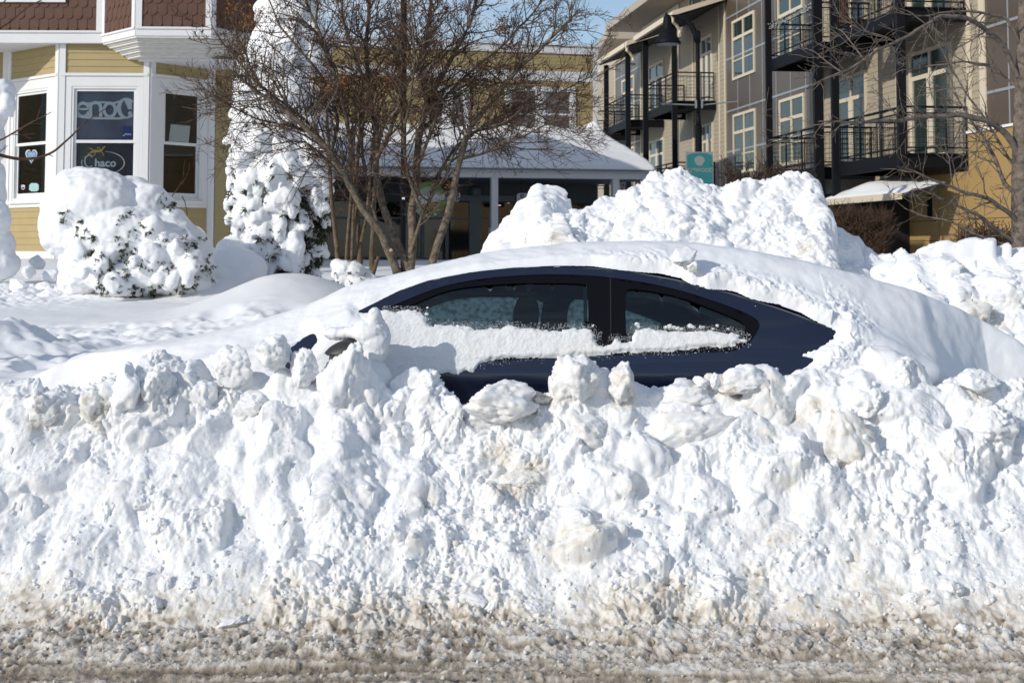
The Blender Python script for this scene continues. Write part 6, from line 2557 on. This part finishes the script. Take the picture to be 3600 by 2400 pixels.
# straight tan stems of a shrub standing behind the tree
def stem_shrub():
    rng = np.random.default_rng(8)
    Y0 = 14.6
    b = at(1250, 960, Y0)
    T = thing('stem_shrub', 'cluster of straight smooth tan stems left of the leaning trunks', 'shrub', (b.x, Y0, .9))
    for pts, r in (([(1189, 925), (1180, 830), (1165, 700), (1158, 560), (1150, 420), (1140, 300)], .027), ([(1217, 935), (1222, 840), (1234, 700), (1240, 560), (1250, 430)], .021), ([(1236, 935), (1240, 830), (1244, 700), (1246, 580), (1240, 420)], .018),
                   ([(1264, 950), (1266, 860), (1254, 760), (1250, 640), (1262, 500), (1280, 380)], .034), ([(1270, 850), (1290, 760), (1300, 640), (1310, 500), (1330, 360)], .020), ([(1308, 985), (1306, 900), (1312, 800), (1316, 680), (1325, 560), (1345, 420)], .030)):
        br = Branches()
        P = curve([at(a, c, Y0 + rng.uniform(-.1, .1)) for a, c in pts], 30)
        br.add(P, np.linspace(r, r * .45, 30), 9)
        br.build('stem', M['bark_pale'], T)
    br = Branches()
    P = curve([at(1306, 975, Y0 - .1), at(1320, 935, Y0 - .15), at(1332, 900, Y0 - .2)], 8)
    br.add(P, [.03, .026, .024, .022, .02, .02, .019, .017], 8)
    br.build('broken_stub', M['bark_pale'], T)


stem_shrub()


# ---------------------------------------------- snow laden evergreens
def sprigs(mb, p, d, size, rng, n=5):
    """a drooping spray of scale leaves"""
    d = np.asarray(d, float)
    d = d / np.linalg.norm(d)
    for k in range(n):
        a = d + rng.normal(size=3) * .45 + np.array((0, 0, -.15))
        a /= np.linalg.norm(a)
        s = np.cross(a, rng.normal(size=3))
        s /= np.linalg.norm(s) + 1e-9
        L = size * rng.uniform(.5, 1.1)
        w = size * .085
        q = p + a * L * .5 + s * w
        r = p + a * L * .5 - s * w
        mb.add([p, q, p + a * L, r], [(0, 1, 2), (0, 2, 3)])
        for m in range(4):
            t = rng.uniform(.2, .8)
            b = a * .7 + s * (1 if m % 2 else -1) * .8 + rng.normal(size=3) * .2
            b /= np.linalg.norm(b)
            o = p + a * L * t
            mb.add([o, o + b * L * .2 + a * w, o + b * L * .42, o + b * L * .2 - a * w], [(0, 1, 2), (0, 2, 3)])


def snow_bush():
    rng = np.random.default_rng(15)
    Y0 = 15.6
    c = at(450, 1040, Y0)
    T = thing('snowy_bush', 'broad evergreen bush bent under a thick hood of snow before the bay window', 'bush', (c.x, Y0, 1.0))
    k = Y0 / F
    B = []
    big = [(325, 722, 178, 130, .0), (260, 780, 120, 120, .0), (285, 652, 112, 62, .05), (390, 715, 140, 80, .05), (455, 672, 70, 58, .15), (500, 720, 110, 80, .1), (230, 830, 90, 70, -.05), (420, 830, 210, 130, .0), (560, 880, 170, 130, .0),
           (620, 930, 130, 110, .0), (690, 900, 60, 90, .1), (500, 960, 210, 90, -.05), (420, 930, 130, 90, -.1), (650, 1000, 110, 60, -.1), (300, 930, 90, 90, .0), (275, 990, 70, 60, .05), (580, 790, 90, 60, .05), (640, 860, 60, 60, .0), (560, 730, 55, 50, .1), (690, 960, 50, 60, .0)]
    for px, py, rx, ry, dy in big:
        B.append((np.array(at(px, py, Y0 + dy)), np.array((rx, (rx + ry) * .5, ry)) * k, None))
    # hanging tongues of snow
    for i in range(38):
        px, py = rng.uniform(250, 700), rng.uniform(800, 1020)
        if px > 560 and py < 860:
            continue
        r = rng.uniform(16, 34)
        B.append((np.array(at(px, py, Y0 - .30 - .25 * (py - 780) / 260 + rng.normal() * .06)), np.array((r * rng.uniform(.8, 1.6), r * 1.1, r * rng.uniform(.8, 1.9))) * k, rot_matrix(rng, .6)))
    V, N, Q = blobs_mesh(B, .016, 9)
    n = fbm(V * 5, 3, seed=5)
    V = V + N * (.045 * n + .020 * fbm(V * 11, 3, seed=19) * sstep(2.1, 1.5, V[:, 2]) + .012 * fbm(V * 16, 2, seed=9, billow=True) * sstep(2.0, 1.4, V[:, 2]))[:, None]
    mesh_obj('snow_hood', V, Q, M['snow_smooth'], T, smooth=True, attrs={'dirt': np.zeros(len(V))})
    mb = MB()
    px, py = project(V)
    front = np.where((N[:, 1] < -.1))[0]
    cl = [(605, 705, 30), (590, 735, 30), (560, 690, 16), (420, 770, 14), (448, 755, 12), (292, 815, 26), (230, 745, 12), (228, 765, 20), (280, 780, 10), (325, 830, 14), (430, 860, 40), (450, 890, 50), (420, 910, 40), (480, 905, 30), (410, 925, 36), (525, 820, 18), (560, 850, 16), (590, 840, 18), (650, 830, 24),
          (665, 880, 34), (680, 860, 26), (700, 850, 20), (710, 920, 30), (725, 900, 24), (740, 935, 26), (735, 960, 20), (370, 950, 40), (385, 1010, 40), (360, 1000, 22), (450, 990, 30), (470, 1010, 30), (540, 1000, 34), (580, 930, 30), (600, 920, 24), (520, 930, 22), (620, 1010, 40), (670, 1000, 28), (560, 1035, 30), (410, 1030, 34), (690, 985, 20), (310, 880, 26), (350, 880, 18), (470, 820, 20), (505, 780, 14), (705, 1030, 24), (640, 1040, 26), (500, 1040, 40), (440, 950, 20)]
    for cx, cy, r in cl:
        d = np.hypot(px[front] - cx, py[front] - cy)
        cand = front[d < r]
        if len(cand) == 0:
            continue
        for q in rng.choice(cand, min(len(cand), int(2 + r * .16))):
            if V[q, 1] < Y0 + .25:
                sprigs(mb, V[q] - N[q] * .01, N[q] * .6 + np.array((rng.normal() * .3, -.1, -.45)), rng.uniform(.045, .095), rng, 3)
    mb.build('foliage', M['needles'], T)
    # a bare twig sticking out on the right
    br = Branches()
    for pts in ([(600, 700), (640, 640), (652, 560)], [(640, 650), (660, 610), (668, 575)], [(640, 690), (655, 720), (660, 780)]):
        P = curve([at(a, b, Y0 + .3) for a, b in pts], 10)
        br.add(P + rng.normal(size=P.shape) * .006, np.linspace(.006, .002, 10), 4)
    br.build('bare_twig', M['twig'], T)


snow_bush()


def snow_conifer():
    rng = np.random.default_rng(23)
    Y0 = 17.2
    c = at(975, 960, Y0)
    T = thing('snowy_conifer', 'tall narrow evergreen caked in snow at the corner of the yellow shop', 'tree', (c.x, Y0, 1.1))
    k = Y0 / F
    zt = at(0, -330, Y0).z
    zb = 1.15
    ctr_px = lambda py: np.interp(py, [-330, 60, 200, 300, 450, 600, 960], [1015, 1015, 1008, 998, 997, 985, 985])
    hw = lambda py: np.interp(py, [-330, -100, 0, 60, 100, 200, 300, 450, 600, 700, 860, 960], [10, 50, 75, 88, 102, 130, 148, 160, 176, 175, 150, 125])
    tr = MB()
    tr.tube([(c.x, Y0, .8), (at(990, 0, Y0).x, Y0, zt - .3)], [.07, .02], 8)
    tr.build('trunk', M['bark'], T)
    B, leaves = [], MB()
    core = Branches()
    for py in np.arange(-320, 960, 13):
        w = hw(py)
        for q in range(int(3 + w / 13)):
            th = rng.uniform(0, 2 * math.pi)
            rr = w * k * rng.uniform(.62, 1.0)
            p = np.array(at(ctr_px(py) + rng.normal() * 4, py + rng.uniform(-8, 8), Y0)) + np.array((math.cos(th) * rr, math.sin(th) * rr * .85, 0))
            dens = np.interp(py, [200, 480, 640, 800, 960], [1.0, .98, .95, .85, .70])
            right = p[0] > at(1060, py, Y0).x
            if py > 640 and right:
                dens *= .6
            out = np.array((math.cos(th), math.sin(th), -.8))
            if rng.random() < dens:
                r = rng.uniform(.05, .115) * (1.05 if py < 560 else .92)
                Rm = np.array(Matrix.Rotation(th, 3, 'Z') @ Matrix.Rotation(rng.uniform(.7, 1.3), 3, 'Y'))
                B.append((p, np.array((r * rng.uniform(1.4, 2.6), r * rng.uniform(.8, 1.2), r * .75)), Rm))
            if py > 180:
                sprigs(leaves, p + np.array((rng.normal() * .03, rng.normal() * .03, -.07)), out, rng.uniform(.10, .18), rng, 3 if not (py > 620 and right) else 7)
                sprigs(leaves, p * 1.0 + (np.array((c.x, Y0, p[2])) - p) * .25, out, .2, rng, 3)
    for px, py, rx, ry, dy in ((815, 905, 62, 75, -.25), (1035, 875, 34, 62, -.42), (850, 470, 46, 60, -.3), (930, 800, 26, 46, -.42), (880, 640, 60, 50, -.3), (980, 620, 70, 70, -.3), (850, 540, 40, 50, -.3), (1060, 520, 60, 80, -.15), (960, 420, 95, 90, -.2), (965, 300, 80, 110, -.1), (975, 180, 62, 100, 0), (985, 60, 45, 90, 0), (1080, 640, 50, 50, -.2), (990, 700, 46, 50, -.45)):
        B.append((np.array(at(px, py, Y0 + dy)), np.array((rx, rx * .8, ry)) * k, None))
    V, N, Q = blobs_mesh(B, .020, 9)
    V = V + N * (.055 * fbm(V * np.array((5, 5, 3)), 3, seed=3) + .035 * fbm(V * np.array((12, 12, 7)), 3, seed=13) + .014 * fbm(V * 22, 2, seed=7, billow=True))[:, None]
    mesh_obj('snow_load', V, Q, M['snow_smooth'], T, smooth=True, attrs={'dirt': np.zeros(len(V))})
    leaves.build('foliage', M['needles'], T)


snow_conifer()


def small_snow_plants():
    rng = np.random.default_rng(44)
    # shrub under the snow between conifer and tree stems
    Y0 = 14.3
    k = Y0 / F
    c = at(1240, 960, Y0)
    T = thing('low_snowy_shrub', 'low shrub smothered in lumpy snow at the foot of the tan stems', 'bush', (c.x, Y0, .95))
    B = [(np.array(at(px, py, Y0 + rng.normal() * .05 - .1)), np.array((r, r, r * .9)) * k, None) for px, py, r in ((1185, 930, 24), (1210, 945, 34), (1245, 955, 40), (1275, 975, 38), (1215, 975, 36), (1190, 960, 26), (1260, 1000, 40), (1295, 1000, 24), (1230, 1010, 36), (1195, 1000, 22), (1310, 980, 18))]
    V, N, Q = blobs_mesh(B, .012, 2)
    V = V + N * (.03 * fbm(V * 12, 3, seed=2, billow=True) - .006)[:, None]
    mesh_obj('snow_load', V, Q, M['snow'], T, smooth=True, attrs={'dirt': np.zeros(len(V))})
    mb = MB()
    px, py = project(V)
    f = np.where((N[:, 1] < -.3) & (py > 950))[0]
    for q in rng.choice(f, 26):
        sprigs(mb, V[q], np.array((rng.normal() * .4, -.4, -.5)), .05, rng, 3)
    mb.build('foliage', M['needles'], T)
    # the snow bush leaning in at the left edge of the yard
    Y0 = 17.5
    k = Y0 / F
    c = at(-20, 900, Y0)
    T = thing('leaning_snowy_tree', 'snow plastered evergreen standing before the left wall of the yellow shop', 'tree', (c.x, Y0, 1.1))
    B = []
    for px, py, rx, ry in ((0, 325, 58, 50), (-60, 380, 90, 120), (20, 370, 38, 44), (-40, 620, 64, 60), (-30, 680, 52, 90), (-40, 780, 78, 90), (-30, 870, 84, 90), (-60, 500, 80, 100), (-80, 200, 70, 120), (-20, 930, 90, 60)):
        B.append((np.array(at(px, py, Y0 + rng.normal() * .04)), np.array((rx, rx * .8, ry)) * k, None))
    for i in range(7):
        B.append((np.array(at(-10 + i * 9, 385 + rng.uniform(-10, 10), Y0)), np.array((7, 8, 26)) * k, None))
    V, N, Q = blobs_mesh(B, .018, 3)
    V = V + N * (.03 * fbm(V * 7, 3, seed=12))[:, None]
    mesh_obj('snow_load', V, Q, M['snow_smooth'], T, smooth=True, attrs={'dirt': np.zeros(len(V))})
    mb = MB()
    mb.tube([(at(-80, 900, Y0).x, Y0 + .1, .8), (at(-80, 100, Y0).x, Y0 + .1, 4.4)], [.08, .04], 8)
    mb.build('trunk', M['bark'], T)
    # mounded shrub right of the big bush
    Y0 = 16.4
    k = Y0 / F
    T = thing('buried_shrub', 'rounded shrub wholly buried in smooth snow right of the big snowy bush', 'bush', tuple(at(850, 960, Y0)))
    B = [(np.array(at(px, py, Y0 + dy)), np.array((rx, rx, ry)) * k, None) for px, py, rx, ry, dy in ((820, 925, 95, 62, .1), (880, 945, 62, 55, .0), (760, 930, 80, 60, .3), (740, 985, 110, 60, -.1), (830, 990, 110, 60, 0), (690, 850, 45, 60, .8), (660, 890, 60, 60, .6))]
    V, N, Q = blobs_mesh(B, .02, 6)
    V = V + N * (.03 * fbm(V * 3, 3, seed=14))[:, None]
    mesh_obj('snow_load', V, Q, M['snow_smooth'], T, smooth=True, attrs={'dirt': np.zeros(len(V))})


small_snow_plants()


# ---------------------------------------------- bare trees at the edges
def edge_tree(name, label, Y0, trunk, limbs, seed, mat, step=.12, lv=2, long=(.2, .7), tw=None):
    rng = np.random.default_rng(seed)
    b = at(trunk[0][0], trunk[0][1], Y0)
    T = thing(name, label, 'tree', (b.x, Y0, .8))
    br, cr, tips = Branches(), [], []
    P = curve([at(a, c, Y0) for a, c, r in trunk], 30)
    R = np.interp(np.linspace(0, 1, 30), np.linspace(0, 1, len(trunk)), [r for *_, r in trunk])
    br.add(P, R * (1 + .06 * perlin(P * 8, seed)), 12)
    br.build('trunk', mat, T)
    lb = Branches()
    for k, (pts, r0, r1, dr) in enumerate(limbs):
        m = len(pts)
        P = curve([at(a, c, Y0 + dr * i / (m - 1)) for i, (a, c) in enumerate(pts)], m * 6)
        P = P + np.stack([perlin(P * 5, 3 + k), perlin(P * 5, 23 + k), perlin(P * 5, 43 + k)], 1) * .012
        R = np.linspace(r0, r1, len(P))
        lb.add(P, R, 7)
        L = np.concatenate([[0], np.cumsum(np.linalg.norm(np.diff(P, axis=0), axis=1))])
        s = L[-1] * .12
        while s < L[-1]:
            i = min(len(P) - 2, int(np.searchsorted(L, s)))
            tang = (P[i + 1] - P[i]) / np.linalg.norm(P[i + 1] - P[i])
            side = np.cross(tang, rng.normal(size=3))
            side /= np.linalg.norm(side) + 1e-9
            a = math.radians(rng.uniform(30, 65))
            ln = rng.uniform(*long) * (1.1 - .5 * s / L[-1])
            if rng.random() < .4:
                ln *= .25
            grow(P[i], tang * math.cos(a) + side * math.sin(a), ln, min(R[i] * .55, .003 + .007 * ln), lv if ln > .2 else 1, rng, cr, tips, up=.15, wig=.30, kids=(2, 4), shrink=(.35, .65))
            s += step * rng.uniform(.5, 1.5)
    lb.build('limbs', mat, T)
    b2 = Branches()
    for l, P, R in cr:
        b2.add(P, R, 4 if l > 0 else 3)
    b2.build('crown', tw or mat, T)


edge_tree('bare_street_tree', 'bare grey barked tree at the right edge reaching across the balconies', 11.5,
          [(3592, 1100, .085), (3592, 900, .080), (3588, 700, .074), (3592, 450, .066), (3600, 200, .06), (3610, -150, .05)],
          [([(3590, 560), (3540, 470), (3470, 425), (3380, 405), (3250, 410), (3150, 420), (3050, 432), (2960, 430), (2880, 425)], .030, .006, -.6),
           ([(3595, 300), (3520, 150), (3450, 90), (3390, 62), (3300, 58), (3220, 110), (3150, 150), (3090, 172), (3040, 215), (2960, 255), (2880, 285), (2840, 310)], .024, .006, -.9),
           ([(3600, 180), (3540, 60), (3420, 40), (3300, 48), (3220, 60), (3140, 40)], .016, .004, -.4),
           ([(3592, 700), (3540, 655), (3500, 560), (3460, 490), (3420, 440), (3370, 350), (3330, 300)], .020, .005, .4),
           ([(3590, 800), (3540, 740), (3480, 700), (3400, 680), (3300, 640), (3200, 600), (3160, 590)], .022, .005, -.5),
           ([(3588, 860), (3530, 830), (3440, 760), (3360, 720), (3290, 690), (3220, 660), (3170, 690)], .020, .005, -.2),
           ([(3592, 880), (3500, 850), (3420, 820), (3390, 800), (3330, 775), (3240, 760), (3200, 740)], .014, .004, .3),
           ([(3150, 150), (3080, 120), (3020, 100), (2960, 60), (2930, 10)], .008, .003, -.2),
           ([(2960, 255), (2900, 210), (2860, 180), (2820, 170)], .007, .003, .1),
           ([(3040, 215), (3000, 160), (2960, 110), (2940, 100)], .008, .003, .3),
           ([(2930, 430), (2860, 440), (2800, 470), (2760, 500), (2720, 490), (2700, 495)], .006, .0025, .2),
           ([(3590, 620), (3500, 480), (3400, 330), (3330, 220), (3300, 150)], .014, .004, .3),
           ([(3600, 330), (3480, 230), (3380, 220), (3280, 230), (3160, 250), (3100, 300)], .012, .003, .4)],
          19, M['bark_grey'], .055, 2, (.15, .6))
edge_tree('overhanging_tree', 'bare tree just off the left edge with thin twigs crossing the shop windows', 9.0,
          [(-420, 1100, .07), (-420, 600, .06), (-400, 200, .05), (-380, -200, .04)],
          [([(-410, 520), (-250, 500), (-120, 520), (0, 545), (60, 562), (130, 555), (190, 530), (250, 480), (300, 430), (340, 400), (372, 382)], .020, .0025, .4),
           ([(-410, 560), (-250, 540), (-100, 520), (0, 490), (70, 455), (120, 425), (180, 392)], .014, .0022, -.2),
           ([(-400, 300), (-250, 200), (-120, 120), (-30, 110), (40, 75), (90, 35), (150, 0)], .016, .003, .1),
           ([(-400, 280), (-200, 150), (-60, 40), (0, 20), (40, -20)], .012, .003, -.4)],
          27, M['twig'], .13, 1, (.06, .22))


# ---------------------------------------------- twiggy shrubs before the flats
def twig_mass(name, label, px0, px1, py0, py1, Y0, n, seed, mat, depth=.5, ln=(.25, .7)):
    rng = np.random.default_rng(seed)
    b = at((px0 + px1) / 2, py1, Y0)
    T = thing(name, label, 'shrub', (b.x, Y0, .8))
    br = Branches()
    for i in range(n):
        px, py = rng.uniform(px0, px1), rng.uniform(py0, py1)
        p = np.array(at(px, py, Y0 + rng.uniform(-depth, depth)))
        d = np.array((rng.normal() * .5 + .6 * np.sign(rng.normal()), rng.normal() * .4, abs(rng.normal()) * .35 + .25))
        d /= np.linalg.norm(d)
        L = rng.uniform(*ln)
        m = 5
        P = p[None] + d[None] * np.linspace(0, L, m)[:, None]
        P[1:] += np.cumsum(rng.normal(size=(m - 1, 3)) * .03, 0) + np.array((0, 0, .02)) * np.arange(1, m)[:, None]
        br.add(P, np.linspace(rng.uniform(.006, .012), .003, m), 3)
    br.build('twigs', mat, T)
    br = Branches()
    for i in range(9):
        px = px0 + (px1 - px0) * (i + .5) / 9
        P = curve([at(px, py1 + 60, Y0), at(px + rng.normal() * 12, (py0 + py1) / 2, Y0), at(px + rng.normal() * 25, py0 + 10, Y0)], 8)
        br.add(P, np.linspace(.022, .006, 8), 5)
    br.build('stems', mat, T)


twig_mass('brown_hedge', 'tall brown twiggy leafless hedge in the shade under the low roof', 2885, 3105, 775, 900, 25.5, 2400, 3, M['hedge_twig'], .5, (.15, .38))
twig_mass('low_twig_shrub', 'low dense twiggy shrub at the base of the ochre wall by the grey trunk', 3400, 3560, 868, 915, 13.0, 700, 4, M['hedge_twig'], .4, (.05, .15))
twig_mass('thin_twig_shrub', 'thin reddish twigs rising over the snow pile below the dark panels', 2560, 2830, 625, 690, 16.0, 260, 6, M['hedge_twig'], .5, (.08, .22))
